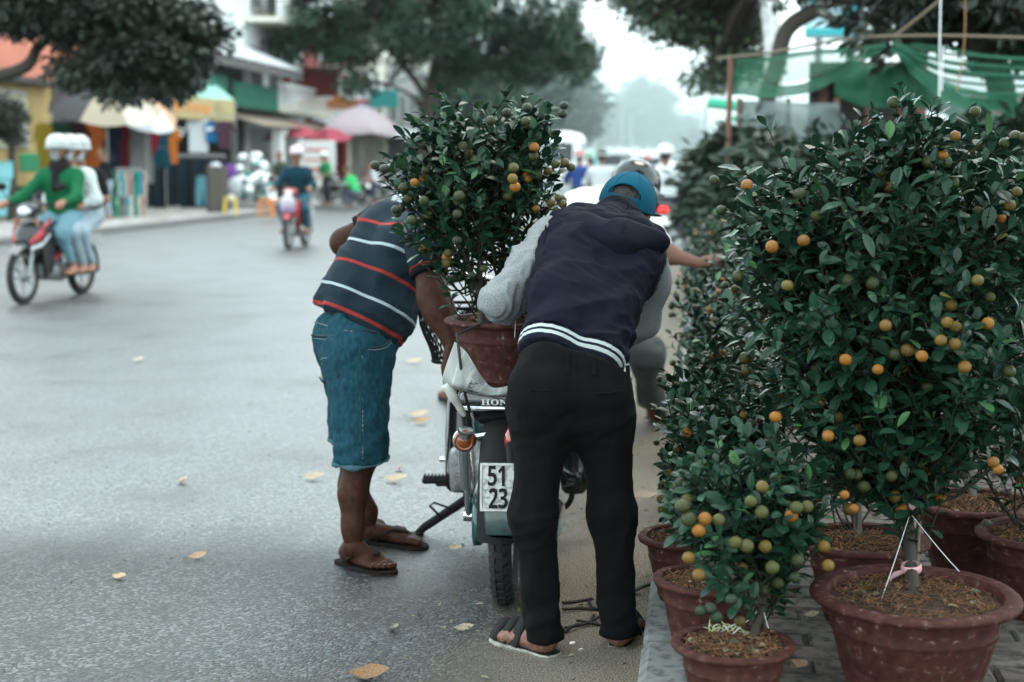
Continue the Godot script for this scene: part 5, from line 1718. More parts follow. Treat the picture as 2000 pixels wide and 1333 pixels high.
	for k in 21:
		var a := PI * k / 20.0
		var az := -0.66 * cos(a)
		var ph := 1.42 - 0.44 * sin(a)
		arc.append(cc + r * sin(az) * sin(ph) * 0.0915 + u * cos(ph) * 0.101 - f * cos(az) * sin(ph) * 0.107)
	tube(st, arc, 0.0035, 6)
	ball(st, cc + u * 0.100, Vector3(0.007, 0.004, 0.007), 8)
	for k in 6:      # panel seams
		var az := PI / 3.0 * k + PI / 6.0
		if absf(wrapf(az, -PI, PI)) < 0.5:
			continue
		var ln := []
		for j in 13:
			var ph := (PI / 2 + 0.12) * j / 12.0
			ln.append(cc + r * sin(az) * sin(ph) * 0.0920 + u * cos(ph) * 0.1015 - f * cos(az) * sin(ph) * 0.1075)
		tube(st, ln, 0.0013, 5)
	obj("cap_trim", st, capm, cap)
	st = sten()
	strap(st, [cc + r * -0.08 + f * 0.09 - u * 0.01, cc + f * 0.15 - u * 0.02, cc + r * 0.08 + f * 0.09 - u * 0.01], 0.06, u)
	obj("cap_visor", st, capm, cap)
	# sandals
	var pale := mat(lin(0.42, 0.40, 0.35), 0.8, {"tex": M.blot, "tri": 5.0})
	for e in [[heelL, dirL, inL], [heelR, dirR, inR]]:
		var h: Vector3 = e[0] - o
		var d: Vector3 = e[1].normalized()
		var w: Vector3 = e[2].normalized()
		var g := sten()
		sole(g, h - Vector3(0, 0.021, 0), d, w, 0.268, 0.092, 0.021)
		var s := obj("sandal", g, pale, t)
		g = sten()
		sole(g, h - Vector3(0, 0.0005, 0) + d * 0.004, d, w, 0.258, 0.084, 0.004)
		for k in [[0.105, 0.072, 0.045, 0.036], [0.150, 0.060, 0.040, 0.030], [0.195, 0.046, 0.036, 0.034]]:
			strap(g, [h + d * (k[0] - 0.02) + w * 0.045, h + d * k[0] + w * 0.030 + Vector3(0, k[1], 0), h + d * k[0] - w * 0.016 + Vector3(0, k[1] * 0.95, 0), h + d * (k[0] + 0.005) - w * 0.047 + Vector3(0, 0.004, 0)], k[3], Vector3.UP)
		obj("sandal_strap", g, M.black, s)

func hem_tex() -> ImageTexture:      # two white stripes in the navy rib
	var im := Image.create(4, 256, false, Image.FORMAT_RGB8)
	im.fill(lin(0.0085, 0.0100, 0.0185))
	im.fill_rect(Rect2i(0, 44, 4, 50), lin(0.36, 0.39, 0.39))
	im.fill_rect(Rect2i(0, 130, 4, 50), lin(0.36, 0.39, 0.39))
	im.generate_mipmaps()
	return ImageTexture.create_from_image(im)

func stripe_tex() -> ImageTexture:      # knitted stripes along the trunk, 0 at the neck, 1 at the hem
	var im := Image.create(4, 1024, false, Image.FORMAT_RGB8)
	im.fill(lin(0.011, 0.021, 0.029))
	for s in [[0.30, 0.325, 0], [0.455, 0.475, 1], [0.615, 0.637, 0], [0.805, 0.825, 1], [0.945, 0.97, 0]]:
		im.fill_rect(Rect2i(0, int(s[0] * 1024), 4, int((s[1] - s[0]) * 1024)), lin(0.25, 0.03, 0.028) if s[2] == 0 else lin(0.30, 0.36, 0.38))
	im.generate_mipmaps()
	return ImageTexture.create_from_image(im)

func striped_man() -> void:
	var o := W(-1.156, 0, -4.95)
	var t := thing("person", "person in striped polo shirt, denim shorts and flip-flops reaching down beside the pot", "person", o)
	var ankR := P(690, 1068, 5.14)
	var ankL := P(716, 1036, 5.46)
	var kR := P(706, 890, 5.14)
	var kL := P(694, 872, 5.42)
	var hR := P(698, 690, 5.20)
	var hL := P(690, 682, 5.40)
	var pel := P(690, 640, 5.30)
	var chest := P(770, 490, 5.3)
	var heelR := G(668, 1103) + Vector3(0, 0.020, 0)
	var dirR := G(782, 1130) - G(662, 1099)
	var heelL := G(716, 1062) + Vector3(0, 0.020, 0)
	var dirL := G(815, 1070) - G(716, 1058)
	var inR := Vector3.UP.cross(dirR).normalized()
	var inL := -Vector3.UP.cross(dirL).normalized()
	var shR := P(826, 462, 5.10)
	var elR := P(846, 580, 5.03)
	var wrR := P(884, 676, 4.97)
	var shL := P(752, 425, 5.50)
	var elL := P(672, 474, 5.52)
	var wrL := P(742, 545, 5.62)
	var hd := P(868, 388, 5.32)
	var fc := Vector3(0.75, -0.62, -0.2).normalized()
	var up := Vector3(0.6, 0.75, -0.1).normalized()
	var body := skin(rel([B4(ankR, ankR + Vector3(0, 0.07, 0), 0.030, 0.032), B4(ankR + Vector3(0, 0.07, 0), P(689, 965, 5.14), 0.032, 0.043), B4(P(689, 965, 5.14), kR, 0.044, 0.050), B4(ankL, ankL + Vector3(0, 0.07, 0), 0.030, 0.032), B4(ankL + Vector3(0, 0.07, 0), P(688, 950, 5.44), 0.032, 0.043), B4(P(688, 950, 5.44), kL, 0.044, 0.05), B4(kR, hR, 0.050, 0.07), B4(kL, hL, 0.050, 0.07), B4(hR, hL, 0.08, 0.08), B4(pel, chest, 0.1, 0.1), B4(chest, hd, 0.06, 0.055), B4(shR, shL, 0.06, 0.06), B4(shR, elR, 0.055, 0.046), B4(elR, elR.lerp(wrR, 0.35), 0.046, 0.044), B4(elR.lerp(wrR, 0.35), wrR, 0.044, 0.029), B4(shL, elL, 0.052, 0.044), B4(elL, wrL, 0.044, 0.028)], o), 0.012, 0.018)
	var hands := [skin(rel(hand_bones(wrR, P(876, 715, 4.95) - wrR, Vector3(1, 0, -0.3), Vector3(0.2, 0, -1), 0.5), o), 0.005, 0.006), skin(rel(hand_bones(wrL, P(790, 560, 5.6) - wrL, Vector3(0.2, -1, 0), Vector3(0, 0, -1), 0.6), o), 0.005, 0.006)]
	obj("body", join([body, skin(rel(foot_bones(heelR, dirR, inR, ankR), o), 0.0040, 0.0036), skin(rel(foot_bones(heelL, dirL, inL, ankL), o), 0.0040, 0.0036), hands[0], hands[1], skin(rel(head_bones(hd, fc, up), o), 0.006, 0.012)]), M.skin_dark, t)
	face_parts(t, hd, fc, up)
	obj("hair", skin(rel([B4(hd + up * 0.034 - fc * 0.016, hd + up * 0.034 + fc * 0.012, 0.088, 0.08), B4(hd - fc * 0.045 - up * 0.01, hd - fc * 0.04 - up * 0.05, 0.055, 0.045)], o), 0.007, 0.012, [[hd + fc * 0.05 - o, fc]], folds(9, 0.004, 60.0, up, 0.5)), M.hair, t)
	# nails of the near foot
	var g := sten()
	for k in [[0.026, 0.234, 0.0075], [0.007, 0.235, 0.005], [-0.009, 0.225, 0.005], [-0.023, 0.211, 0.0045], [-0.036, 0.193, 0.004]]:
		ball(g, heelR - o + dirR.normalized() * k[1] + inR * k[0] + Vector3(0, 0.022, 0), Vector3(k[2], 0.003, k[2]), 8)
	obj("toenails", g, mat(lin(0.11, 0.062, 0.05), 0.45), t)
	# shorts
	var sb := [B4(P(676, 660, 5.30), P(690, 700, 5.22), 0.112, 0.112), B4(P(700, 645, 5.24), P(722, 655, 5.28), 0.108, 0.108), B4(P(676, 660, 5.38), P(690, 700, 5.40), 0.108, 0.11), B4(P(704, 700, 5.19), P(703, 900, 5.14), 0.115, 0.098), B4(P(692, 690, 5.42), P(694, 880, 5.42), 0.110, 0.095)]
	var wax := (P(760, 560, 5.3) - P(690, 690, 5.3)).normalized()
	var hemn := Vector3(0.02, -1, -0.10).normalized()
	var na := folds(71, 0.006, 8.0, Vector3(1, 0.3, 0), 0.35)
	var nb := folds(72, 0.006, 5.0, Vector3(0.05, 1, 0), 0.2)
	var denim := mat(lin(0.015, 0.060, 0.081), 0.92, {"bump": ntex(0.35, [[0, 0.0], [1, 1.0]], FastNoiseLite.TYPE_SIMPLEX, 2, 256, 62), "depth": 0.05, "tri": 7.0, "rim": 0.08, "spec": 0.2, "tex": ntex(0.03, [[0.1, Color(0.62, 0.66, 0.69)], [0.5, Color(0.82, 0.84, 0.85)], [0.95, Color(1, 1, 1)]], FastNoiseLite.TYPE_SIMPLEX, 6, 512, 63)})
	denim.uv1_scale = Vector3(3.0, 1.6, 3.0)
	var sf := func(p: Vector3, n: Vector3) -> float: return na.call(p, n) * 0.9 + nb.call(p, n)
	var hemp := P(705, 903, 5.12)
	obj("shorts", skin(rel(sb, o), 0.009, 0.022, [[hemp - o, hemn], [P(690, 626, 5.2) - o, wax]], sf), denim, t)
	obj("frayed_hem", skin(rel(sb.map(func(b): return [b[0], b[1], b[2] + 0.003, b[3] + 0.003]), o), 0.007, 0.022, [[hemp + hemn * 0.006 - o, hemn], [hemp - hemn * 0.010 - o, -hemn]], func(p: Vector3, n: Vector3) -> float: return sf.call(p, n) + 0.002 * sin(p.x * 400.0 + p.z * 300.0)), cloth(lin(0.06, 0.13, 0.16), 0.2), t)
	var thread := mat(lin(0.16, 0.23, 0.25), 0.8)
	var dark := mat(lin(0.006, 0.028, 0.040), 0.9)
	seam(t, "side_seam", sb, 0.022, [Vector2(702, 648), Vector2(703, 700), Vector2(704, 800), Vector2(704, 898)], 4.9, 5.3, 0.0028, dark)
	seam(t, "stitching", sb, 0.022, [Vector2(706, 648), Vector2(707, 700), Vector2(708, 800), Vector2(708, 898)], 4.9, 5.3, 0.0015, thread, true)
	seam(t, "pocket_edge", sb, 0.022, [Vector2(608, 655), Vector2(630, 657), Vector2(661, 660), Vector2(660, 700), Vector2(659, 735), Vector2(635, 749), Vector2(624, 737)], 4.9, 5.4, 0.0030, dark)
	seam(t, "stitching", sb, 0.022, [Vector2(612, 661), Vector2(630, 663), Vector2(656, 666), Vector2(655, 700), Vector2(654, 731), Vector2(636, 741), Vector2(628, 733)], 4.9, 5.4, 0.0015, thread, true)
	seam(t, "stitching", sb, 0.022, [Vector2(625, 703), Vector2(632, 700), Vector2(643, 700), Vector2(656, 712)], 4.9, 5.4, 0.0015, thread, true)
	seam(t, "stitching", sb, 0.022, [Vector2(628, 712), Vector2(633, 714), Vector2(636, 706), Vector2(650, 706)], 4.9, 5.4, 0.0015, thread, true)
	seam(t, "front_pocket_edge", sb, 0.022, [Vector2(703, 673), Vector2(725, 679), Vector2(750, 676), Vector2(763, 664)], 4.9, 5.4, 0.0026, dark)
	seam(t, "stitching", sb, 0.022, [Vector2(703, 678), Vector2(725, 684), Vector2(752, 680), Vector2(765, 668)], 4.9, 5.4, 0.0015, thread, true)
	seam(t, "yoke_stitching", sb, 0.022, [Vector2(611, 629), Vector2(640, 637), Vector2(670, 645), Vector2(700, 650)], 4.9, 5.4, 0.0015, thread, true)
	g = sten()
	strap(g, [on_surface(sb, 0.022, 708, 649, 4.9, 5.4) - o, on_surface(sb, 0.022, 722, 651, 4.9, 5.4) - o, on_surface(sb, 0.022, 735, 654, 4.9, 5.4) - o], 0.013, Vector3(0.3, 0, 1))
	obj("leather_label", g, M.black, t)
	# polo shirt: stripes follow the trunk
	var pb := [B4(P(684, 622, 5.30), P(690, 600, 5.30), 0.125, 0.122), B4(P(735, 622, 5.28), P(744, 598, 5.28), 0.118, 0.122), B4(P(690, 600, 5.30), P(716, 545, 5.32), 0.122, 0.128), B4(P(744, 598, 5.28), P(762, 545, 5.29), 0.122, 0.108), B4(P(716, 545, 5.32), P(760, 468, 5.34), 0.128, 0.118), B4(P(762, 545, 5.29), P(800, 480, 5.20), 0.108, 0.105), B4(P(800, 480, 5.20), P(828, 455, 5.14), 0.10, 0.075), B4(P(760, 468, 5.34), P(764, 430, 5.48), 0.115, 0.075), B4(P(770, 455, 5.36), P(826, 410, 5.36), 0.10, 0.068)]
	var top := P(822, 402, 5.34)
	var bot := P(690, 640, 5.22)
	var al := (bot - top).normalized()
	al = (al + Vector3(0.0, -0.12, 0.0)).normalized()
	var len := (bot - top).dot(al)
	var uvf := func(p: Vector3) -> Vector2: return Vector2(0.5, (p + o - top).dot(al) / len + 0.02)
	var np := folds(81, 0.011, 6.5, Vector3(0.5, -0.3, 0.5), 0.25)
	var nq := folds(82, 0.012, 9.0, Vector3(1, -0.5, 0), 0.3)
	var shf := func(p: Vector3, n: Vector3) -> float:
		var v: float = uvf.call(p).y
		return np.call(p, n) * 0.8 + nq.call(p, n) * smoothstep(0.65, 0.95, v) * 1.3
	var knit := mat(Color.WHITE, 0.92, {"rim": 0.08, "spec": 0.22})
	knit.albedo_texture = stripe_tex()
	obj("polo_shirt", skin(rel(pb, o), 0.0085, 0.02, [[P(690, 634, 5.25) - o, -wax]], shf, uvf), knit, t)
	var dk := cloth(lin(0.011, 0.019, 0.026), 0.3)
	var red := cloth(lin(0.25, 0.03, 0.028), 0.2)
	for e in [[shR, elR, 0.66, 0.070, 0.066], [shL, elL, 0.60, 0.066, 0.062]]:
		var a: Vector3 = e[0]
		var q: Vector3 = a.lerp(e[1], e[2])
		var d: Vector3 = (e[1] - a).normalized()
		var bb := rel([B4(a, a.lerp(e[1], 0.8), e[3], e[4])], o)
		obj("sleeve", skin(bb, 0.008, 0.015, [[q - d * 0.030 - o, d]], folds(91, 0.005, 9.0, d, 0.4)), dk, t)
		obj("sleeve_stripe", skin(rel([B4(a, a.lerp(e[1], 0.8), e[3] + 0.001, e[4] + 0.001)], o), 0.005, 0.015, [[q - d * 0.023 - o, d], [q - d * 0.030 - o, -d]]), red, t)
		obj("cuff", skin(bb, 0.007, 0.015, [[q - o, d], [q - d * 0.023 - o, -d]]), cloth(lin(0.006, 0.007, 0.009), 0.1), t)
	var cl := skin(rel([B4(P(800, 405, 5.38), P(840, 425, 5.24), 0.072, 0.07)], o), 0.008, 0.015, [[P(832, 400, 5.34) - o, -al], [P(808, 425, 5.34) - o, al]])
	obj("collar", cl, cloth(lin(0.4, 0.45, 0.47), 0.2), t)
	# flip-flops
	for e in [[heelR, dirR, inR], [heelL, dirL, inL]]:
		var h: Vector3 = e[0] - o
		var d: Vector3 = e[1].normalized()
		var w: Vector3 = e[2].normalized()
		g = sten()
		sole(g, h - Vector3(0, 0.019, 0), d, w, 0.272, 0.096, 0.019)
		var s := obj("flip_flop", g, mat(lin(0.016, 0.012, 0.010), 0.8, {"spec": 0.2, "tex": M.blot, "tri": 6.0}), t)
		g = sten()
		var post := h + d * 0.190 + w * 0.017 + Vector3(0, 0.008, 0)
		var knot := h + d * 0.168 + w * 0.012 + Vector3(0, 0.045, 0)
		tube(g, [post, knot], 0.006, 7)
		strap(g, [knot, h + d * 0.13 - w * 0.026 + Vector3(0, 0.050, 0), h + d * 0.09 - w * 0.044 + Vector3(0, 0.030, 0), h + d * 0.06 - w * 0.045 + Vector3(0, 0.002, 0)], 0.026, (Vector3.UP - w * 0.4).normalized())
		strap(g, [knot, h + d * 0.13 + w * 0.030 + Vector3(0, 0.053, 0), h + d * 0.09 + w * 0.043 + Vector3(0, 0.034, 0), h + d * 0.06 + w * 0.042 + Vector3(0, 0.002, 0)], 0.024, (Vector3.UP + w * 0.4).normalized())
		obj("thong_strap", g, mat(lin(0.010, 0.008, 0.007), 0.7, {"spec": 0.2}), s)

func helmet_parts(t: Node3D, c: Vector3, face: Vector3, up: Vector3, col: Material, trim: Material, r := 0.120) -> void:
	var f := face.normalized()
	var u := (up - f * up.dot(f)).normalized()
	var x := u.cross(f).normalized()
	var g := sten()
	lathe(g, [[r * 0.97, -0.030], [r, 0.0], [r * 0.97, r * 0.32], [r * 0.82, r * 0.66], [r * 0.5, r * 0.93], [0.0, r * 1.02]], 24, Transform3D(Basis(x, u, f * 1.14), c + u * 0.052 - f * 0.006))
	lathe(g, [[0.0, r * 0.9], [r * 0.8, r * 0.4], [r * 0.93, -0.03]], 24, Transform3D(Basis(x, u, f * 1.14), c + u * 0.052 - f * 0.006))
	var h := obj("helmet", g, col, t)
	g = sten()
	lathe(g, [[r * 0.98, -0.042], [r * 1.03, -0.036], [r * 1.03, -0.020], [r * 0.99, -0.014]], 24, Transform3D(Basis(x, u, f * 1.14), c + u * 0.052 - f * 0.006))
	strap(g, [c - x * r + f * 0.06 + u * 0.026, c + f * (r + 0.045) + u * 0.030, c + x * r + f * 0.06 + u * 0.026], 0.034, u)
	obj("helmet_rim", g, trim, h)
	g = sten()
	for e in [-1, 1]:
		tube(g, [c + x * 0.098 * e + u * 0.01, c + x * 0.08 * e - u * 0.06 + f * 0.02, c + x * 0.02 * e - u * 0.112 + f * 0.05], 0.006, 5)
	obj("chin_strap", g, M.black, h)

# a rider in the bike's own axes (front towards -z)
func rider(label: String, at: Vector3, turn: float, o := {}) -> Node3D:
	var t := thing("person", label, "person", at, turn, o.get("group", "riders on motorbikes"))
	var z: float = o.get("back", 0.0)
	var lean: float = o.get("lean", 0.0)
	var s: float = o.get("size", 1.0)
	var hip := Vector3(0, 0.87, 0.16 + z)
	var ch := Vector3(0, 0.87 + 0.36 * s, 0.12 + z - lean)
	var nk := Vector3(0, 0.87 + 0.52 * s, 0.10 + z - lean * 1.3)
	var hd := Vector3(0, 0.87 + 0.685 * s, 0.075 + z - lean * 1.45)
	var face := Vector3(o.get("look", 0.0), -0.05, -1)
	var cell: float = o.get("cell", 0.018)
	var skinb := [B4(nk, hd, 0.05, 0.05), B4(hip, ch, 0.1, 0.1)]
	var top := [B4(hip + Vector3(-0.06, 0.02, 0), ch + Vector3(-0.075, 0, 0), 0.112, 0.118), B4(hip + Vector3(0.06, 0.02, 0), ch + Vector3(0.075, 0, 0), 0.112, 0.118), B4(ch, nk - Vector3(0, 0.05, 0), 0.105, 0.050), B4(ch + Vector3(-0.15, 0.05, 0), ch + Vector3(0.15, 0.05, 0), 0.072, 0.072)]
	var leg := [B4(hip + Vector3(-0.08, -0.02, 0.02), hip + Vector3(0.08, -0.02, 0.02), 0.115, 0.115)]
	var parts := []
	var lo: float = o.get("short", 1.0)
	for e in [-1, 1]:
		var sh := ch + Vector3(0.185 * e, 0.055, 0)
		var gr: Vector3 = Vector3(0.30 * e, 1.01, -0.345) if not o.has("hold") else Vector3(0.16 * e, 0.98, -0.02 + z)
		var el: Vector3 = sh.lerp(gr, 0.5) + (Vector3(0.07 * e, -0.09, 0.02) if not o.has("hold") else Vector3(0.10 * e, -0.10, 0.06))
		skinb.append_array([B4(sh, el, 0.042, 0.036), B4(el, gr, 0.036, 0.026)])
		if not o.get("bare", false):
			top.append_array([B4(sh, el, 0.072, 0.058), B4(el, el.lerp(gr, 0.85), 0.056, 0.042)])
		else:
			top.append(B4(sh, sh.lerp(el, 0.75), 0.072, 0.062))
		parts.append(skin(hand_bones(gr + Vector3(0.012 * e, 0.012, 0.03), Vector3(0.1 * e, -0.1, -1), Vector3(0, -1, 0), Vector3(-e, 0, 0), 0.9, 0.95), 0.008, 0.008))
		var kn: Vector3 = Vector3(0.20 * e, 0.70, -0.29 + z * 0.9)
		var an: Vector3 = Vector3(0.19 * e, 0.34, -0.03 + z * 0.9)
		if o.get("down", false):
			kn = Vector3(0.24 * e, 0.56, -0.20)
			an = Vector3(0.30 * e, 0.08, -0.10)
		leg.append_array([B4(hip + Vector3(0.09 * e, -0.03, 0), kn, 0.098, 0.072), B4(kn, kn.lerp(an, lo * 0.92), 0.068, 0.05)])
		skinb.append_array([B4(hip + Vector3(0.09 * e, -0.03, 0), kn, 0.06, 0.052), B4(kn, an, 0.05, 0.036)])
		parts.append(skin(foot_bones(an + Vector3(0, -0.075, 0.05), Vector3(0.1 * e, 0, -1), Vector3(-e, 0, 0), an), 0.009, 0.010))
		var g := sten()
		sole(g, an + Vector3(0, -0.093, 0.05), Vector3(0.1 * e, 0, -1), Vector3(-e, 0, 0), 0.26, 0.095, 0.018)
		strap(g, [an + Vector3(-0.05, -0.06, -0.08), an + Vector3(0, -0.02, -0.07), an + Vector3(0.05, -0.06, -0.08)], 0.04, Vector3.UP)
		obj("sandal", g, M.black, t)
	parts.append(skin(head_bones(hd, face, Vector3.UP), 0.009, 0.014))
	parts.append(skin(skinb, cell, 0.02))
	obj("body", join(parts), o.get("skin", M.skin), t)
	face_parts(t, hd, face, Vector3.UP)
	obj("hair", skin([B4(hd + Vector3(0, 0.03, 0.01), hd + Vector3(0, 0.03, -0.01), 0.088, 0.082), B4(hd + Vector3(0, 0, 0.05), hd + Vector3(0, -0.06, 0.05), 0.055, 0.045)], 0.012, 0.014, [[hd + Vector3(0, 0, -0.05), Vector3(0, 0, -1)]]), M.hair, t)
	obj("jacket" if not o.get("bare", false) else "shirt", skin(top, cell * 0.8, 0.025, [], folds(int(at.x * 7.0) + 40, 0.007, 7.0, Vector3(1, 0.3, 0), 0.3)), cloth(o.top, 0.3), t)
	obj("trousers", skin(leg, cell * 0.8, 0.025, [], folds(int(at.z * 7.0) + 11, 0.006, 7.0, Vector3(1, 0.2, 0.3), 0.3)), cloth(o.legs, 0.2), t)
	if o.has("helmet"):
		helmet_parts(t, hd, face, Vector3.UP, mat(o.helmet, 0.22, {"coat": 0.6}), mat(o.get("rim", lin(0.5, 0.52, 0.52)), 0.4))
	if o.has("mask"):
		var f := face.normalized()
		obj("face_mask", skin([B4(hd + f * 0.055 - Vector3(0, 0.02, 0), hd + f * 0.06 - Vector3(0, 0.07, 0), 0.058, 0.045)], 0.008, 0.01, [[hd + f * 0.03, -f]]), cloth(o.mask, 0.1), t)
	if o.has("scarf"):
		obj("neck_scarf", skin([B4(nk + Vector3(-0.03, 0, 0), nk + Vector3(0.03, 0, 0), 0.085, 0.085), B4(nk, hd + Vector3(0, -0.14, 0.02), 0.072, 0.062), B4(nk + Vector3(0, -0.02, -0.07), nk + Vector3(0, -0.22, -0.10), 0.045, 0.05)], 0.014, 0.02, [], folds(5, 0.006, 12.0, Vector3(1, 0, 0), 0.4)), cloth(lin(0.02, 0.016, 0.018), 0.2), t)
	return t

func reaching_rider() -> void:      # the man beyond, astride his scooter, stretching an arm to the kerb row
	var o := W(-0.56, 0, -7.6)
	var t := thing("person", "person in white shirt and dark helmet stretching a bare arm to the kumquat row", "person", o)
	var hip := P(1155, 590, 7.75)
	var ch := P(1180, 440, 7.62)
	var hd := P(1238, 380, 7.5)
	var shL := P(1130, 412, 7.75)
	var shR := P(1255, 448, 7.5)
	var elR := P(1308, 498, 7.25)
	var wrR := P(1366, 515, 7.05)
	var elL := P(1085, 520, 7.95)
	var wrL := P(1060, 560, 8.2)
	var kR := P(1262, 690, 7.55)
	var anR := P(1277, 806, 7.92)
	var kL := P(1010, 680, 8.0)
	var anL := P(890, 768, 8.62)
	var parts := [skin(rel([B4(hip, ch, 0.1, 0.1), B4(ch, hd, 0.06, 0.055), B4(shL, shR, 0.06, 0.06), B4(shR, elR, 0.046, 0.040), B4(elR, wrR, 0.040, 0.027), B4(shL, elL, 0.046, 0.04), B4(elL, wrL, 0.04, 0.027), B4(hip, kR, 0.07, 0.055), B4(kR, anR, 0.055, 0.038), B4(hip, kL, 0.07, 0.055), B4(kL, anL, 0.055, 0.038)], o), 0.014, 0.02),
		skin(rel(hand_bones(wrR, P(1398, 508, 6.98) - wrR, Vector3(-0.2, -1, -0.2), Vector3(-0.3, 0.3, -1), 0.55), o), 0.005, 0.006), skin(rel(hand_bones(wrL, wrL - elL, Vector3(0, -1, 0), Vector3(1, 0, 0), 0.7), o), 0.006, 0.006), skin(rel(head_bones(hd, Vector3(0.5, -0.4, -0.75), Vector3(0.2, 1, -0.3)), o), 0.008, 0.014),
		skin(rel(foot_bones(G(1277, 834) + Vector3(0, 0.02, 0), Vector3(0.1, 0, -1), Vector3(-1, 0, 0), anR), o), 0.007, 0.008), skin(rel(foot_bones(G(884, 792) + Vector3(0, 0.02, 0), Vector3(-0.4, 0, -1), Vector3(1, 0, 0), anL), o), 0.007, 0.008)]
	obj("body", join(parts), M.skin, t)
	face_parts(t, hd, Vector3(0.5, -0.4, -0.75), Vector3(0.2, 1, -0.3))
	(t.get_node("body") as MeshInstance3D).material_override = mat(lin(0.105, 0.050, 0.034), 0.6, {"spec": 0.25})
	obj("shirt", skin(rel([B4(hip + Vector3(-0.07, 0, 0), ch + Vector3(-0.09, 0, 0), 0.12, 0.13), B4(hip + Vector3(0.07, 0, 0), ch + Vector3(0.09, 0, 0), 0.12, 0.13), B4(shL, shR, 0.095, 0.09), B4(ch, P(1205, 405, 7.55), 0.12, 0.08), B4(P(1150, 412, 7.65), P(1185, 402, 7.6), 0.115, 0.10), B4(shR, elR.lerp(shR, 0.4), 0.075, 0.066), B4(shL, elL.lerp(shL, 0.4), 0.085, 0.07)], o), 0.013, 0.025, [], folds(51, 0.008, 6.0, Vector3(1, -0.5, 0), 0.3)), cloth(lin(0.66, 0.68, 0.68), 0.2), t)
	obj("trousers", skin(rel([B4(hip + Vector3(-0.08, -0.02, 0), hip + Vector3(0.08, -0.02, 0), 0.125, 0.125), B4(hip + Vector3(0.09, -0.03, 0), kR, 0.11, 0.085), B4(kR, anR, 0.084, 0.075), B4(hip + Vector3(-0.09, -0.03, 0), kL, 0.11, 0.085), B4(kL, anL, 0.082, 0.07)], o), 0.012, 0.025, [[anR + Vector3(0, 0.045, 0) - o, Vector3(0, -1, 0)]], folds(52, 0.007, 7.0, Vector3(1, 0.2, 0), 0.35)), cloth(lin(0.085, 0.095, 0.092), 0.2), t)
	t.get_child(t.get_child_count() - 1).name = "trousers"
	helmet_parts(t, hd - o, Vector3(0.5, -0.4, -0.75), Vector3(0.2, 1, -0.3), mat(lin(0.006, 0.008, 0.008), 0.13), mat(lin(0.22, 0.24, 0.24), 0.35), 0.122)
	for e in [G(1277, 834), G(884, 792)]:
		var g := sten()
		sole(g, e - o, Vector3(0.1 if e.x > -0.5 else -0.4, 0, -1), Vector3(-1, 0, 0), 0.27, 0.095, 0.018)
		strap(g, [e - o + Vector3(-0.05, 0.02, -0.14), e - o + Vector3(0, 0.06, -0.13), e - o + Vector3(0.05, 0.02, -0.14)], 0.045, Vector3.UP)
		obj("sandal", g, M.black, t)

func people() -> void:
	rng.seed = 17
	M.eye = mat(lin(0.10, 0.085, 0.08), 0.15)
	M.lips = mat(lin(0.22, 0.085, 0.07), 0.5)
	jacket_man()
	striped_man()
	motorbike("black scooter standing ahead of the old motorbike under the reaching person", W(-0.65, 0, -7.78), 0.0, lin(0.03, 0.03, 0.032), lin(0.012, 0.012, 0.013), "", "")
	reaching_rider()

# ---------------------------------------------------------------- the shop row across the road
const WALK := 0.12
const FX := -17.6      # the facade line

func wall_box(t: Node3D, called: String, m: Material, x0: float, x1: float, y0: float, y1: float, z0: float, z1: float) -> MeshInstance3D:
	var g := sten()
	box(g, Vector3((x0 + x1) / 2, (y0 + y1) / 2, (z0 + z1) / 2) - t.position, Vector3(absf(x1 - x0), absf(y1 - y0), absf(z1 - z0)), Basis.IDENTITY, 0.01)
	return obj(called, g, m, t)

func win(t: Node3D, x: float, y: float, z: float, h: float, w: float, frame: Material, bars := 2) -> void:      # a framed window on the facade, pane set back
	var g := sten()
	for e in [[0, h / 2, 0.08, w], [0, -h / 2, 0.08, w]]:
		box(g, Vector3(x + 0.04, y + e[1], z) - t.position, Vector3(0.12, 0.08, w + 0.08))
	for k in bars + 1:
		box(g, Vector3(x + 0.035, y, z - w / 2 + w * k / bars) - t.position, Vector3(0.11, h, 0.06))
	var f := obj("window", g, frame, t)
	g = sten()
	box(g, Vector3(x + 0.02, y, z) - t.position, Vector3(0.02, h, w))
	obj("pane", g, M.dark_glass, f)
	g = sten()
	box(g, Vector3(x + 0.09, y - h / 2 - 0.07, z) - t.position, Vector3(0.22, 0.05, w + 0.2))
	obj("sill", g, frame, f)

func roller(t: Node3D, x: float, y0: float, y1: float, z0: float, z1: float, m: Material) -> void:
	var n := int((y1 - y0) / 0.11)
	for i in n:
		var g := sten()
		tube(g, [Vector3(x, y0 + 0.11 * (i + 0.5), z0) - t.position, Vector3(x, y0 + 0.11 * (i + 0.5), z1) - t.position], 0.056, 8)
		obj("slat", g, m, t)

func building(label: String, z0: float, z1: float, h: float, m: Material, deep := 9.0, open := []) -> Node3D:      # open: [from z, to z, height] of the dark shop front
	var t := thing("shop_building", label, "building", Vector3(FX, 0, (z0 + z1) / 2))
	var gh := 0.0
	if open.size():
		gh = open[2]
		wall_box(t, "wall", m, FX, FX - deep, WALK + gh, h, z0, z1)
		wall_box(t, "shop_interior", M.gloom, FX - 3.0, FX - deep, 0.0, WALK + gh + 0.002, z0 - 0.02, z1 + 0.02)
		wall_box(t, "pillar", m, FX, FX - 3.2, 0.0, WALK + gh, z0, open[0])
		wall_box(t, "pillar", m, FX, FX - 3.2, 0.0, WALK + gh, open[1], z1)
		wall_box(t, "shop_floor", M.dirtywhite, FX, FX - 3.1, 0.0, WALK + 0.05, open[0], open[1])
	else:
		wall_box(t, "wall", m, FX, FX - deep, 0.0, h, z0, z1)
	wall_box(t, "parapet", m, FX + 0.08, FX - deep, h, h + 0.25, z0, z1)
	return t

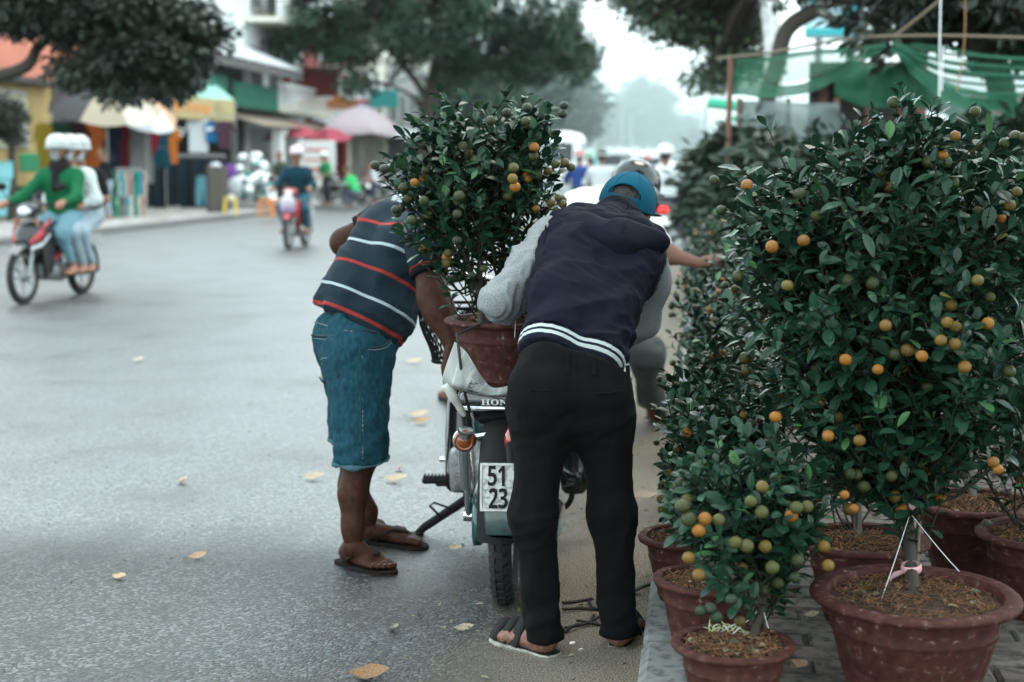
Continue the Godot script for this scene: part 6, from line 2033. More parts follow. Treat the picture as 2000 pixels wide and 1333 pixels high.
func corrugated(t: Node3D, called: String, a: Vector3, b: Vector3, c: Vector3, d: Vector3, m: Material, waves := 24, amp := 0.03) -> void:      # a-b the upper edge, d-c the lower
	var st := sten()
	st.set_smooth_group(1)
	var n := waves * 6
	var nr := (b - a).cross(d - a).normalized()
	if nr.y < 0:
		nr = -nr
	for i in n:
		var q := []
		for k in [i, i + 1]:
			var u := float(k) / n
			var w := nr * amp * sin(u * waves * TAU)
			q.append([a.lerp(b, u) + w - t.position, d.lerp(c, u) + w - t.position])
		quad(st, q[0][0], q[1][0], q[1][1], q[0][1])
		var e := -nr * 0.006
		quad(st, q[0][1] + e, q[1][1] + e, q[1][0] + e, q[0][0] + e)
	obj(called, st, m, t)

func umbrella(called: String, label: String, at: Vector3, R: float, ht: float, rise: float, n: int, cols: Array, tilt: Basis, cat := "parasol", valance := 0.0, group := "") -> Node3D:
	var t := thing(called, label, cat, at, 0.0, group)
	var top := Vector3(0, ht, 0)
	for i in n:
		var st := sten()
		st.set_smooth_group(1)
		var K := 6
		var f := func(u: float, k: int) -> Vector3:
			var r := R * k / float(K)
			var a := TAU * (i + u) / n
			var sag := 0.06 * R * sin(u * PI) * k / K
			var edge := 1.0 - (1.0 - cos(PI / n)) * sin(u * PI)
			return top + tilt * Vector3(cos(a) * r * edge, rise * (1.0 - pow(float(k) / K, 1.7)) - sag, sin(a) * r * edge)
		for k in K:
			for j in 4:
				var u0 := j / 4.0
				var u1 := (j + 1) / 4.0
				quad(st, f.call(u0, k), f.call(u1, k), f.call(u1, k + 1), f.call(u0, k + 1))
		if valance > 0.0:
			for j in 4:
				var p: Vector3 = f.call(j / 4.0, K)
				var q: Vector3 = f.call((j + 1) / 4.0, K)
				var dn := tilt * Vector3(0, -valance, 0)
				quad(st, p, q, q + dn, p + dn)
		obj("panel", st, cols[i % cols.size()], t)
	var g := sten()
	tube(g, [Vector3(0, -at.y, 0), top + tilt * Vector3(0, rise, 0)], 0.025, 8)
	obj("pole", g, M.alloy, t)
	g = sten()
	for i in n:
		var a := TAU * i / n
		tube(g, [top + tilt * Vector3(0, rise - 0.03, 0), top + tilt * Vector3(cos(a) * R * 0.5, rise * 0.68, sin(a) * R * 0.5), top + tilt * Vector3(cos(a) * R, -0.01, sin(a) * R)], 0.008, 4)
	obj("ribs", g, M.alloy, t)
	return t

func shirt_poly(w: float, h: float, sl: float) -> PackedVector2Array:
	return PackedVector2Array([Vector2(-w * 0.16, 0), Vector2(w * 0.16, 0), Vector2(w * 0.5, -h * 0.05), Vector2(w * 0.5 + sl, -h * 0.32), Vector2(w * 0.5 + sl * 0.5, -h * 0.40), Vector2(w * 0.46, -h * 0.26), Vector2(w * 0.47, -h), Vector2(-w * 0.47, -h), Vector2(-w * 0.46, -h * 0.26), Vector2(-w * 0.5 - sl * 0.5, -h * 0.40), Vector2(-w * 0.5 - sl, -h * 0.32), Vector2(-w * 0.5, -h * 0.05)])

func pants_poly(w: float, h: float) -> PackedVector2Array:
	return PackedVector2Array([Vector2(-w * 0.42, 0), Vector2(w * 0.42, 0), Vector2(w * 0.55, -h * 0.5), Vector2(w * 0.52, -h), Vector2(w * 0.10, -h), Vector2(0, -h * 0.36), Vector2(-w * 0.10, -h), Vector2(-w * 0.52, -h), Vector2(-w * 0.55, -h * 0.5)])

func garment(called: String, label: String, at: Vector3, poly: PackedVector2Array, c: Color, turn: float, th := 0.05, group := "clothes hung out for sale") -> Node3D:
	var t := thing(called, label, "garment", at, turn, group)
	var st := sten()
	plate(st, poly, Transform3D.IDENTITY, th)
	obj("cloth", st, cloth(c, 0.2), t)
	st = sten()
	tube(st, [Vector3(-0.18, -0.01, 0), Vector3(0, 0.06, 0), Vector3(0.18, -0.01, 0)], 0.006, 5)
	tube(st, [Vector3(0, 0.06, 0), Vector3(0, 0.12, 0)], 0.004, 5)
	obj("hanger", st, M.alloy, t)
	return t

func sign_board(label: String, at: Vector3, w: float, h: float, m: Material, turn: float, marks: Array) -> Node3D:      # marks: [x, y, w, h, material] in shares of the board
	var t := thing("sign_board", label, "sign", at, turn, "")
	var g := sten()
	box(g, Vector3.ZERO, Vector3(w, h, 0.08), Basis.IDENTITY, 0.01)
	obj("board", g, m, t)
	for k in marks:
		g = sten()
		box(g, Vector3(k[0] * w, k[1] * h, 0.048), Vector3(k[2] * w, k[3] * h, 0.012), Basis.IDENTITY, 0.004)
		obj("marking", g, k[4], t)
	return t

func stool(label: String, at: Vector3, m: Material, turn := 0.0) -> void:
	var t := thing("plastic_stool", label, "stool", at, turn, "plastic stools by the stalls")
	var g := sten()
	box(g, Vector3(0, 0.44, 0), Vector3(0.28, 0.03, 0.28), Basis.IDENTITY, 0.012)
	obj("seat", g, m, t)
	for e in [[-1, -1], [1, -1], [1, 1], [-1, 1]]:
		g = sten()
		tube(g, [Vector3(0.11 * e[0], 0.43, 0.11 * e[1]), Vector3(0.16 * e[0], 0.0, 0.16 * e[1])], [0.035, 0.025], 6)
		obj("leg", g, m, t)

func stander(label: String, at: Vector3, turn: float, top: Color, legs: Color, helmet = null, bend := 0.0) -> void:      # a person on foot or sitting low at the stalls
	var t := thing("person", label, "person", at, turn, "people at the stalls")
	var hip := Vector3(0, 0.86 - bend * 0.45, 0)
	var ch := hip + Vector3(0, 0.36, -0.06 - bend * 0.15)
	var nk := ch + Vector3(0, 0.16, -0.03 - bend * 0.05)
	var hd := nk + Vector3(0, 0.16, -0.03 - bend * 0.05)
	var sk := [B4(nk, hd, 0.05, 0.05), B4(hip, ch, 0.09, 0.09)]
	var tp := [B4(hip + Vector3(-0.06, 0.04, 0), ch + Vector3(-0.08, 0, 0), 0.11, 0.115), B4(hip + Vector3(0.06, 0.04, 0), ch + Vector3(0.08, 0, 0), 0.11, 0.115), B4(ch + Vector3(-0.15, 0.04, 0), ch + Vector3(0.15, 0.04, 0), 0.072, 0.072), B4(ch, nk - Vector3(0, 0.05, 0), 0.095, 0.048)]
	var lg := [B4(hip + Vector3(-0.07, 0, 0), hip + Vector3(0.07, 0, 0), 0.11, 0.11)]
	var parts := []
	for e in [-1, 1]:
		var kn: Vector3 = Vector3(0.11 * e, 0.46, -0.05 - bend * 0.38)
		var an: Vector3 = Vector3(0.12 * e, 0.09, 0.02 - bend * 0.30)
		lg.append_array([B4(hip + Vector3(0.08 * e, -0.03, 0), kn, 0.09, 0.068), B4(kn, an, 0.066, 0.05)])
		sk.append_array([B4(kn, an, 0.045, 0.036), B4(ch + Vector3(0.19 * e, 0.04, 0), ch + Vector3(0.25 * e, -0.22, -0.06), 0.045, 0.038), B4(ch + Vector3(0.25 * e, -0.22, -0.06), ch + Vector3(0.15 * e, -0.32, -0.26), 0.036, 0.026)])
		tp.append(B4(ch + Vector3(0.17 * e, 0.04, 0), ch + Vector3(0.24 * e, -0.18, -0.04), 0.072, 0.06))
		parts.append(skin(hand_bones(ch + Vector3(0.15 * e, -0.32, -0.26), Vector3(-0.3 * e, -0.4, -1), Vector3(0, -1, 0), Vector3(-e, 0, 0), 0.5), 0.010, 0.008))
		parts.append(skin(foot_bones(an + Vector3(0, -0.085, 0.05), Vector3(0.1 * e, 0, -1), Vector3(-e, 0, 0), an), 0.012, 0.010))
	parts.append(skin(sk, 0.02, 0.02))
	parts.append(skin(head_bones(hd, Vector3(0, -0.15, -1), Vector3.UP), 0.012, 0.014))
	obj("body", join(parts), M.skin, t)
	face_parts(t, hd + t.position, Vector3(0, -0.15, -1), Vector3.UP)
	obj("hair", skin([B4(hd + Vector3(0, 0.03, 0.012), hd + Vector3(0, 0.03, -0.01), 0.089, 0.082)], 0.014, 0.014, [[hd + Vector3(0, 0, -0.05), Vector3(0, 0, -1)]]), M.hair, t)
	obj("shirt", skin(tp, 0.02, 0.025), cloth(top, 0.2), t)
	obj("trousers", skin(lg, 0.02, 0.025), cloth(legs, 0.2), t)
	if helmet != null:
		helmet_parts(t, hd, Vector3(0, -0.1, -1), Vector3.UP, mat(helmet, 0.25, {"coat": 0.5}), M.black)

func shops() -> void:
	rng.seed = 2024
	M.dark_glass = mat(lin(0.03, 0.04, 0.045), 0.12)
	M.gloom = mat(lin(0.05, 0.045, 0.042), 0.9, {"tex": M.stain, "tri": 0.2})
	var yellow := mat(lin(0.50, 0.36, 0.15), 0.9, {"tex": M.stain, "tri": 0.2})
	var salmon := mat(lin(0.50, 0.17, 0.115), 0.8, {"tex": M.stain, "tri": 0.2})
	var cream := mat(lin(0.60, 0.58, 0.50), 0.8, {"tex": M.stain, "tri": 0.2})
	var grey := mat(lin(0.26, 0.26, 0.25), 0.9, {"tex": M.stain, "tri": 0.2})
	var dkgrey := mat(lin(0.10, 0.10, 0.10), 0.9, {"tex": M.stain, "tri": 0.2})
	var green := mat(lin(0.02, 0.16, 0.10), 0.7, {"tex": M.blot, "tri": 0.8})
	var teal := mat(lin(0.02, 0.24, 0.23), 0.6)
	var red := mat(lin(0.40, 0.05, 0.06), 0.7)
	var tin := mat(lin(0.36, 0.39, 0.40), 0.6, {"tex": M.stain, "tri": 0.2})
	var orange := mat(lin(0.60, 0.20, 0.05), 0.7)
	var mint := mat(lin(0.20, 0.42, 0.36), 0.75, {"back": Color(0.1, 0.2, 0.18)})
	# the yellow corner building
	var t := building("yellow shop building with salmon fascia band and cream roller shutters", -26.0, -38.6, 5.2, yellow)
	wall_box(t, "fascia", salmon, FX + 0.9, FX - 0.2, 3.55, 5.35, -25.5, -38.4)
	wall_box(t, "fascia_underside", dkgrey, FX + 0.85, FX, 3.45, 3.545, -25.6, -38.3)
	for z in [-29.0, -34.6]:
		roller(t, FX + 0.03, 1.9, 3.4, z, z - 2.4, cream)
		wall_box(t, "shutter_frame", cream, FX + 0.08, FX, 1.82, 1.9, z + 0.08, z - 2.48)
	# deep green front half hidden by the tree
	t = building("narrow house with green upper shutters behind the overhanging tree", -38.7, -44.8, 7.6, dkgrey, 9.0, [-39.2, -44.4, 2.9])
	for z in [-40.2, -43.2]:
		for y in [4.1, 6.2]:
			win(t, FX, y, z, 1.3, 1.5, green)
	wall_box(t, "green_balcony_front", green, FX + 0.7, FX + 0.62, 3.1, 3.9, -38.9, -44.6)
	wall_box(t, "balcony_slab", dkgrey, FX + 0.72, FX, 2.98, 3.09, -38.9, -44.6)
	# the shop with the tin roof
	t = building("low dark shop with wide corrugated tin roof and green ribbed sign panel", -44.9, -55.5, 5.6, dkgrey, 9.0, [-45.4, -54.9, 2.7])
	corrugated(t, "tin_roof", Vector3(FX - 1.4, 6.5, -44.6), Vector3(FX - 1.4, 6.5, -56.5), Vector3(FX + 2.1, 4.95, -56.5), Vector3(FX + 2.1, 4.95, -44.6), tin, 40, 0.035)
	wall_box(t, "eave_board", dkgrey, FX + 2.08, FX + 2.0, 4.6, 4.88, -44.7, -56.4)
	for i in 22:
		wall_box(t, "rib", green, FX + 1.34, FX + 1.28, 3.45, 4.25, -50.4 - i * 0.24, -50.56 - i * 0.24)
	wall_box(t, "sign_panel", mat(lin(0.03, 0.12, 0.095), 0.7), FX + 1.27, FX + 1.2, 3.4, 4.3, -50.3, -55.7)
	wall_box(t, "green_board", green, FX + 1.3, FX + 1.2, 3.8, 4.4, -46.2, -49.6)
	corrugated(t, "lower_awning", Vector3(FX, 3.45, -49.8), Vector3(FX, 3.45, -60.0), Vector3(FX + 2.5, 2.75, -60.0), Vector3(FX + 2.5, 2.75, -49.8), mat(lin(0.24, 0.20, 0.16), 0.7), 30, 0.03)
	wall_box(t, "white_pillar", M.white, FX + 2.1, FX + 1.75, WALK, 2.7, -53.2, -53.7)
	wall_box(t, "white_lintel", M.white, FX + 2.1, FX + 1.85, 2.45, 2.75, -53.7, -56.8)
	# white house with a balcony behind
	t = building("tall white house with long balcony rising above the tin roof", -55.6, -64.0, 11.5, mat(lin(0.62, 0.64, 0.64), 0.8, {"tex": M.stain, "tri": 0.2}), 8.0, [-56.2, -63.4, 2.8])
	for z in [-57.2, -59.4, -61.6]:
		for y in [5.0, 8.4]:
			win(t, FX, y, z, 1.9, 1.2, grey)
	for y in [3.6, 7.0]:
		wall_box(t, "balcony_slab", cream, FX + 1.3, FX, y - 0.18, y, -55.8, -63.8)
		wall_box(t, "balcony_rail", M.white, FX + 1.3, FX + 1.22, y + 0.85, y + 0.95, -55.8, -63.8)
		for i in 28:
			wall_box(t, "baluster", M.white, FX + 1.28, FX + 1.24, y, y + 0.85, -55.9 - i * 0.285, -55.98 - i * 0.285)
	# houses farther along
	var hs := [[-64.1, -72.0, 6.4, "dark red shop house with grey awning past the white house", mat(lin(0.20, 0.03, 0.03), 0.8)], [-72.1, -81.0, 8.2, "cream shop house covered in red and white advertising boards", cream], [-81.1, -93.0, 7.0, "grey shop house with teal awning seen between tree trunks", grey], [-93.1, -110.0, 9.0, "pale terrace house behind the row of hazy trees", cream], [-110.1, -135.0, 8.0, "last pale house block before the haze swallows the row", grey]]
	for h in hs:
		t = building(h[3], h[0], h[1], h[2], h[4], 9.0, [h[0] - 0.5, h[1] + 0.5, 2.8])
		var z: float = h[0] - 1.6
		while z > h[1] + 1.2:
			win(t, FX, 4.6, z, 1.5, 1.3, grey)
			z -= 2.6
		corrugated(t, "awning", Vector3(FX, 3.5, h[0]), Vector3(FX, 3.5, h[1]), Vector3(FX + 2.2, 2.8, h[1]), Vector3(FX + 2.2, 2.8, h[0]), tin, 26, 0.03)
	# signs over the far shops
	var facing := 0.35
	sign_board("tall white advertising board with red bands and an orange badge", P(660, 162, 66), 1.7, 3.2, M.white, facing, [[0, 0.25, 0.9, 0.035, red], [0, 0.09, 0.9, 0.035, red], [0.0, -0.24, 0.26, 0.12, orange]])
	sign_board("white board with red lettering strokes and a lilac foot, beside the tall one", P(704, 178, 68), 1.3, 1.9, M.white, facing, [[0.15, 0.25, 0.4, 0.12, red], [-0.2, 0.1, 0.14, 0.3, red], [0, -0.25, 0.96, 0.10, red], [0, -0.4, 0.96, 0.16, mat(lin(0.45, 0.48, 0.66), 0.6)]])
	sign_board("small white board with one red band under the tree crown", P(728, 182, 70), 0.95, 1.4, M.white, facing, [[0, -0.16, 0.96, 0.10, red], [0, -0.36, 0.96, 0.24, mat(lin(0.45, 0.48, 0.66), 0.6)]])
	sign_board("dark red fascia board over the shop beside the green panel", P(598, 160, 62), 2.7, 1.2, mat(lin(0.16, 0.02, 0.022), 0.7), facing, [[-0.2, 0.0, 0.06, 0.2, cream]])
	sign_board("orange strip sign under the tall white board", P(640, 204, 64), 2.6, 0.4, orange, facing, [[0, -0.1, 0.9, 0.1, cream]])
	sign_board("teal sign box under a white canopy at the end of the stalls", P(750, 193, 68), 1.3, 0.8, teal, facing, [])
	# stall with mint awning and yellow valance
	t = thing("market_stall", "clothes stall under a mint green awning with yellow lettered valance", "stall", P(395, 405, 45.5) * Vector3(1, 0, 1) + Vector3(0, WALK, 0))
	var o := t.position
	var st := sten()
	st.set_smooth_group(1)
	var c := [P(300, 112, 47.5) - o, P(385, 135, 49.5) - o, P(458, 196, 46.5) - o, P(334, 186, 44.5) - o]
	quad(st, c[0], c[1], c[2], c[3])
	quad(st, c[3] - Vector3(0, 0.02, 0), c[2] - Vector3(0, 0.02, 0), c[1] - Vector3(0, 0.02, 0), c[0] - Vector3(0, 0.02, 0))
	obj("awning", st, mint, t)
	st = sten()
	var v0: Vector3 = c[3]
	var v1: Vector3 = c[2]
	var dn := Vector3(0, -0.66, 0)
	quad(st, v0, v1, v1 + dn, v0 + dn)
	var vo := obj("valance", st, mat(lin(0.36, 0.28, 0.14), 0.8, {"back": Color(0.15, 0.12, 0.05)}), t)
	var out := (v1 - v0).cross(Vector3.DOWN).normalized()
	if out.z < 0:
		out = -out
	st = sten()
	for k in [[0.08, 0.5, 0.08, 0.4], [0.24, 0.5, 0.035, 0.36], [0.29, 0.62, 0.04, 0.10], [0.30, 0.38, 0.035, 0.10], [0.36, 0.5, 0.035, 0.36], [0.42, 0.5, 0.03, 0.36], [0.50, 0.5, 0.035, 0.36], [0.55, 0.36, 0.04, 0.09], [0.57, 0.55, 0.035, 0.30]]:
		box(st, v0.lerp(v1, k[0]) + dn * (1.0 - k[1]) + out * 0.02, Vector3(k[2] * (v1 - v0).length(), 0.66 * k[3], 0.012), Basis(Vector3.UP, -atan2((v1 - v0).z, (v1 - v0).x)))
	obj("lettering", st, orange, vo)
	st = sten()
	for k in [[0.72, 0.72, 0.12, 0.07], [0.74, 0.5, 0.16, 0.06], [0.86, 0.28, 0.09, 0.08], [0.74, 0.26, 0.12, 0.06]]:
		box(st, v0.lerp(v1, k[0]) + dn * (1.0 - k[1]) + out * 0.02, Vector3(k[2] * (v1 - v0).length(), 0.66 * k[3], 0.012), Basis(Vector3.UP, -atan2((v1 - v0).z, (v1 - v0).x)))
	obj("small_lettering", st, mat(lin(0.20, 0.19, 0.08), 0.8), vo)
	for p in [v0 + dn * 0.1, v1 + dn * 0.1, c[0], c[1]]:
		st = sten()
		tube(st, [p, Vector3(p.x, 0, p.z)], 0.03, 8)
		obj("post", st, M.steel, t)
	st = sten()
	box(st, (c[0] + c[1]) / 2 - Vector3(0, 1.9, 0), Vector3((c[1] - c[0]).length() + 0.6, 3.4, 0.06), Basis(Vector3.UP, -atan2((c[1] - c[0]).z, (c[1] - c[0]).x)))
	obj("back_sheet", st, M.black, t)
	# the two big sun shades
	var ch := mat(lin(0.035, 0.038, 0.042), 0.7)
	var cr := mat(lin(0.27, 0.235, 0.175), 0.8, {"back": Color(0.2, 0.16, 0.1)})
	var wc := mat(lin(0.48, 0.50, 0.50), 0.8)
	var ivory := mat(lin(0.40, 0.37, 0.31), 0.8, {"back": Color(0.2, 0.18, 0.14)})
	var p := P(205, 215, 36.5)
	umbrella("sun_umbrella", "big sun umbrella with dark and cream panels over the clothes stall", Vector3(p.x, WALK, p.z), 1.45, p.y - WALK, 0.62, 8, [ivory, cr, ch, ch, ch, cr, cr, cr], Basis(Vector3(0, 0, 1), -0.16) * Basis(Vector3.RIGHT, 0.22))
	p = P(278, 226, 39)
	umbrella("sun_umbrella", "white sun umbrella with a peach edge beside the mint awning", Vector3(p.x, WALK, p.z), 0.95, p.y - WALK, 0.50, 8, [wc, wc, wc, wc, wc, wc, wc, mat(lin(0.45, 0.26, 0.16), 0.8)], Basis(Vector3(0, 0, 1), -0.42) * Basis(Vector3.RIGHT, 0.3))
	var pinkw := mat(lin(0.42, 0.34, 0.36), 0.8, {"back": Color(0.15, 0.12, 0.13)})
	p = P(706, 250, 58)
	umbrella("parasol", "large pale pink parasol with crimson valance over the street cafe", Vector3(p.x, WALK, p.z), 1.5, p.y - WALK, 0.85, 4, [pinkw], Basis(Vector3.UP, 0.5), "parasol", 0.22)
	var rose := mat(lin(0.34, 0.05, 0.08), 0.8, {"back": Color(0.15, 0.03, 0.05)})
	for k in [[568, 268, 56.0, 1.1, "low crimson parasol sloping beside the white pillar"], [640, 276, 57.0, 1.0, "second crimson parasol, flatter, behind the scooter rider's head"]]:
		p = P(k[0], k[1], k[2])
		umbrella("parasol", k[4], Vector3(p.x, WALK, p.z), k[3], p.y - WALK, 0.5, 4, [rose], Basis(Vector3.UP, 0.3) * Basis(Vector3(0, 0, 1), 0.1), "parasol", 0.0, "crimson parasols")
	# hanging clothes, one by one
	var turn := 0.42
	var rail := func(x0: float, x1: float, y: float, d0: float, d1: float, label: String) -> void:
		var a := P(x0, y, d0)
		var b := P(x1, y, d1)
		var r := thing("clothes_rail", label, "clothes rail", Vector3(a.x, WALK, a.z))
		var g := sten()
		tube(g, [a - r.position, b - r.position], 0.018, 7)
		for e in [a, b]:
			tube(g, [e - r.position, Vector3(e.x, WALK, e.z) - r.position], 0.018, 7)
		obj("frame", g, M.alloy, r)
	rail.call(95, 320, 226, 37.5, 40.5, "high rail of hanging clothes beneath the sun umbrellas")
	var G1 := [[112, 238, "hoodie", "bottle green long jacket hanging under the dark umbrella panels", 0.55, 1.15, 0.10, lin(0.015, 0.06, 0.035)], [140, 238, "hoodie", "dark maroon sweatshirt with a pale chest mark on the stall rail", 0.62, 1.05, 0.16, lin(0.035, 0.010, 0.014)], [180, 240, "jacket", "orange jacket hanging on the stall rail", 0.52, 1.25, 0.10, lin(0.42, 0.11, 0.025)], [213, 240, "jacket", "navy jacket hanging next to the orange one", 0.56, 1.3, 0.06, lin(0.014, 0.018, 0.034)], [237, 242, "jacket", "crimson jacket between the navy one and the grey trousers", 0.34, 1.2, 0.05, lin(0.16, 0.014, 0.024)], [295, 242, "jacket", "bright red shirt hanging beside the grey trousers", 0.34, 1.1, 0.06, lin(0.30, 0.02, 0.04)], [313, 246, "football_shirt", "teal and blue football shirt on the rail", 0.44, 0.72, 0.12, lin(0.01, 0.07, 0.10)], [333, 248, "football_shirt", "orange shirt at the end of the rail", 0.36, 1.0, 0.10, lin(0.55, 0.16, 0.03)], [84, 240, "jacket", "mustard shirt at the near end of the rail", 0.40, 1.4, 0.06, lin(0.34, 0.24, 0.03)]]
	for k in G1:
		p = P(k[0], k[1], 37.5 + (k[0] - 95) * 0.0135)
		garment(k[2], k[3], p, shirt_poly(k[4], k[5], k[6]), k[7], turn)
	p = P(272, 240, 39.6)
	garment("tracksuit_trousers", "light grey sweat trousers and top hanging between red shirts", p, shirt_poly(0.62, 0.75, 0.12), lin(0.20, 0.20, 0.205), turn)
	garment("tracksuit_trousers", "grey trouser legs hanging below the grey sweat top", P(276, 288, 39.5), pants_poly(0.56, 0.95), lin(0.20, 0.20, 0.205), turn)
	garment("shorts", "teal and orange sports shorts under the football shirt", P(316, 292, 40.3), pants_poly(0.42, 0.5), lin(0.01, 0.07, 0.10), turn)
	var G2 := [[351, 238, "black T-shirt with white print hanging under the mint awning", 0.56, 0.95, 0.10, lin(0.012, 0.012, 0.013)], [386, 230, "plain white T-shirt hanging under the mint awning", 0.62, 1.05, 0.08, lin(0.66, 0.69, 0.70)], [414, 238, "blue top with white and red chest band under the mint awning", 0.40, 0.62, 0.06, lin(0.02, 0.14, 0.30)], [438, 236, "plum checked shirt hanging at the corner of the mint awning", 0.44, 0.85, 0.14, lin(0.075, 0.035, 0.05)]]
	for k in G2:
		var gm := garment("t_shirt", k[2], P(k[0], k[1], 45.6), shirt_poly(k[3], k[4], k[5]), k[6], turn)
		if k[0] == 351:
			var g := sten()
			for q in [[-0.14, -0.26, 0.09], [-0.02, -0.22, 0.10], [0.10, -0.26, 0.09], [0.02, -0.38, 0.16]]:
				box(g, Vector3(q[0], q[1], 0.03), Vector3(q[2], 0.10, 0.012), Basis(Vector3(0, 0, 1), 0.1))
			obj("print", g, M.white, gm)
		if k[0] == 414:
			var g := sten()
			box(g, Vector3(0, -0.22, 0.03), Vector3(0.38, 0.10, 0.012))
			obj("chest_band", g, M.white, gm)
	rail.call(335, 452, 226, 45.4, 45.8, "rail of T-shirts under the mint awning")
	# racks of jeans
	rail.call(290, 438, 303, 43.4, 43.9, "long rack of dark jeans standing on the pavement")
	var jl := ["black jeans on the long rack", "charcoal jeans on the long rack", "dark blue jeans on the long rack"]
	for i in 17:
		var u := i / 16.0
		var cc: Color = [lin(0.014, 0.020, 0.026), lin(0.022, 0.028, 0.032), lin(0.016, 0.032, 0.046)][i % 3]
		garment("jeans", jl[i % 3] + ", packed between others", P(lerpf(294, 434, u), 308, lerpf(43.3, 43.8, u)), pants_poly(0.40, 1.42 + rf(-0.05, 0.05)), cc, turn + 0.5 + rf(-0.15, 0.15), 0.10, "dark jeans packed on the long rack " + str(i % 3))
	garment("jeans", "pale washed blue jeans hung on the front of the long rack", P(395, 345, 43.0), pants_poly(0.40, 0.85), lin(0.10, 0.25, 0.29), turn, 0.05)
	rail.call(226, 276, 330, 36.4, 37.6, "low rack of green and blue T-shirts near the road edge")
	var gcols := [lin(0.02, 0.09, 0.06), lin(0.03, 0.20, 0.11), lin(0.45, 0.48, 0.44), lin(0.02, 0.20, 0.26), lin(0.25, 0.10, 0.10), lin(0.42, 0.40, 0.34)]
	var gl := ["dark green", "bright green", "white", "turquoise", "rust red", "beige"]
	for row in 2:
		for i in 12:
			var u := i / 11.0
			garment("t_shirt", gl[i % 6] + " T-shirt on the " + ("upper" if row == 0 else "lower") + " bar of the low rack", P(lerpf(227, 275, u), 334 + row * 48, lerpf(36.4, 37.5, u)), shirt_poly(0.40, 0.62, 0.07), gcols[i % 6], turn + 1.0 + rf(-0.1, 0.1), 0.05, gl[i % 6] + " T-shirts on the low rack " + str(row))
	# heap of white and teal sacks, stools, small things
	for i in 46:
		var a := rf(0, TAU)
		var hgt := rf(0.0, 1.0)
		var rr := (1.0 - hgt * 0.65) * 0.95 * sqrt(rf(0.3, 1.0))
		var bp := P(492, 396, 44.6) * Vector3(1, 0, 1) + Vector3(cos(a) * rr, WALK + 0.16 + hgt * 1.35, sin(a) * rr * 0.8)
		var kind := i % 7
		var w := thing("helmet", ["white motorbike helmet in the heap beside the jeans", "white helmet with green band in the heap", "teal helmet in the heap of helmets"][0 if kind < 4 else (1 if kind < 6 else 2)], "helmet", bp, rf(0, TAU), ["white helmets heaped for sale", "banded helmets heaped for sale", "teal helmets heaped for sale"][0 if kind < 4 else (1 if kind < 6 else 2)])
		w.rotation.x = rf(-0.6, 0.6)
		var g := sten()
		lathe(g, [[0.135, -0.06], [0.15, 0.0], [0.142, 0.07], [0.105, 0.13], [0.05, 0.158], [0.0, 0.165]], 16)
		obj("shell", g, [mat(lin(0.70, 0.73, 0.73), 0.3), mat(lin(0.70, 0.73, 0.73), 0.3), mat(lin(0.04, 0.26, 0.24), 0.3)][0 if kind < 4 else (1 if kind < 6 else 2)], w)
		g = sten()
		lathe(g, [[0.155, -0.03], [0.157, -0.015], [0.155, 0.0]] if kind < 4 else [[0.152, -0.03], [0.158, 0.01], [0.152, 0.05]], 16)
		obj("band", g, M.black if kind < 4 else teal, w)
	var tb := thing("display_table", "low table holding the heap of helmets", "table", P(492, 400, 44.6) * Vector3(1, 0, 1) + Vector3(0, WALK, 0))
	var g0 := sten()
	box(g0, Vector3(0, 0.07, 0), Vector3(2.0, 0.06, 1.5), Basis.IDENTITY, 0.01)
	obj("table_top", g0, grey, tb)
	stool("orange plastic stool in front of the helmet heap", G(517, 424, WALK), orange, 0.3)
	stool("orange plastic stool beside the other, nearer the red scooter", G(532, 425, WALK), orange, 0.9)
	stool("yellow plastic stool at the corner of the jeans rack", G(450, 420, WALK), mat(lin(0.6, 0.42, 0.06), 0.5), 0.2)
	# mannequin-like bundle of bags by the jeans
	for k in [[420, 318, 0.26, lin(0.60, 0.63, 0.66), "white bag bundle hanging on the end of the jeans rack"], [448, 322, 0.24, lin(0.16, 0.06, 0.26), "purple bag hanging beside the white bundle"], [412, 345, 0.22, lin(0.40, 0.46, 0.48), "grey blue bag hanging low by the pale jeans"], [458, 345, 0.26, lin(0.50, 0.53, 0.55), "pale sack beside the helmet heap"]]:
		var bg := thing("bag", k[4], "bag", P(k[0], k[1], 43.2))
		var g := sten()
		ball(g, Vector3(0, -k[2], 0), Vector3(k[2] * 0.9, k[2] * 1.1, k[2] * 0.7), 14)
		obj("sack", g, cloth(k[3], 0.2), bg)
		g = sten()
		tube(g, [Vector3(-0.05, 0.0, 0), Vector3(0, 0.16, 0), Vector3(0.05, 0.0, 0)], 0.012, 6)
		obj("handle", g, M.black, bg)
	# a wooden cupboard beside the jeans
	var cb := thing("cupboard", "dark brown cupboard standing between the jeans and the helmet heap", "cupboard", G(425, 414, WALK), turn)
	g0 = sten()
	box(g0, Vector3(0, 0.62, 0), Vector3(0.55, 1.24, 0.45), Basis.IDENTITY, 0.015)
	obj("carcass", g0, mat(lin(0.055, 0.045, 0.035), 0.7), cb)
	for s in [-1, 1]:
		g0 = sten()
		box(g0, Vector3(0.13 * s, 0.62, 0.235), Vector3(0.25, 1.1, 0.02), Basis.IDENTITY, 0.005)
		obj("door", g0, mat(lin(0.065, 0.052, 0.04), 0.6), cb)
	# people and parked motorbikes on the pavement
	stander("person in dark shirt with black hair standing by the plants at the stall", G(553, 412, WALK), 2.6, lin(0.06, 0.08, 0.06), lin(0.05, 0.05, 0.055))
	stander("person in green jacket and white helmet at the street cafe", G(640, 401, WALK), 2.4, lin(0.03, 0.24, 0.09), lin(0.04, 0.04, 0.045), lin(0.7, 0.72, 0.72))
	stander("person crouching in a bright green vest beside the cafe tables", G(696, 404, WALK), 1.2, lin(0.05, 0.42, 0.14), lin(0.12, 0.14, 0.18), null, 0.9)
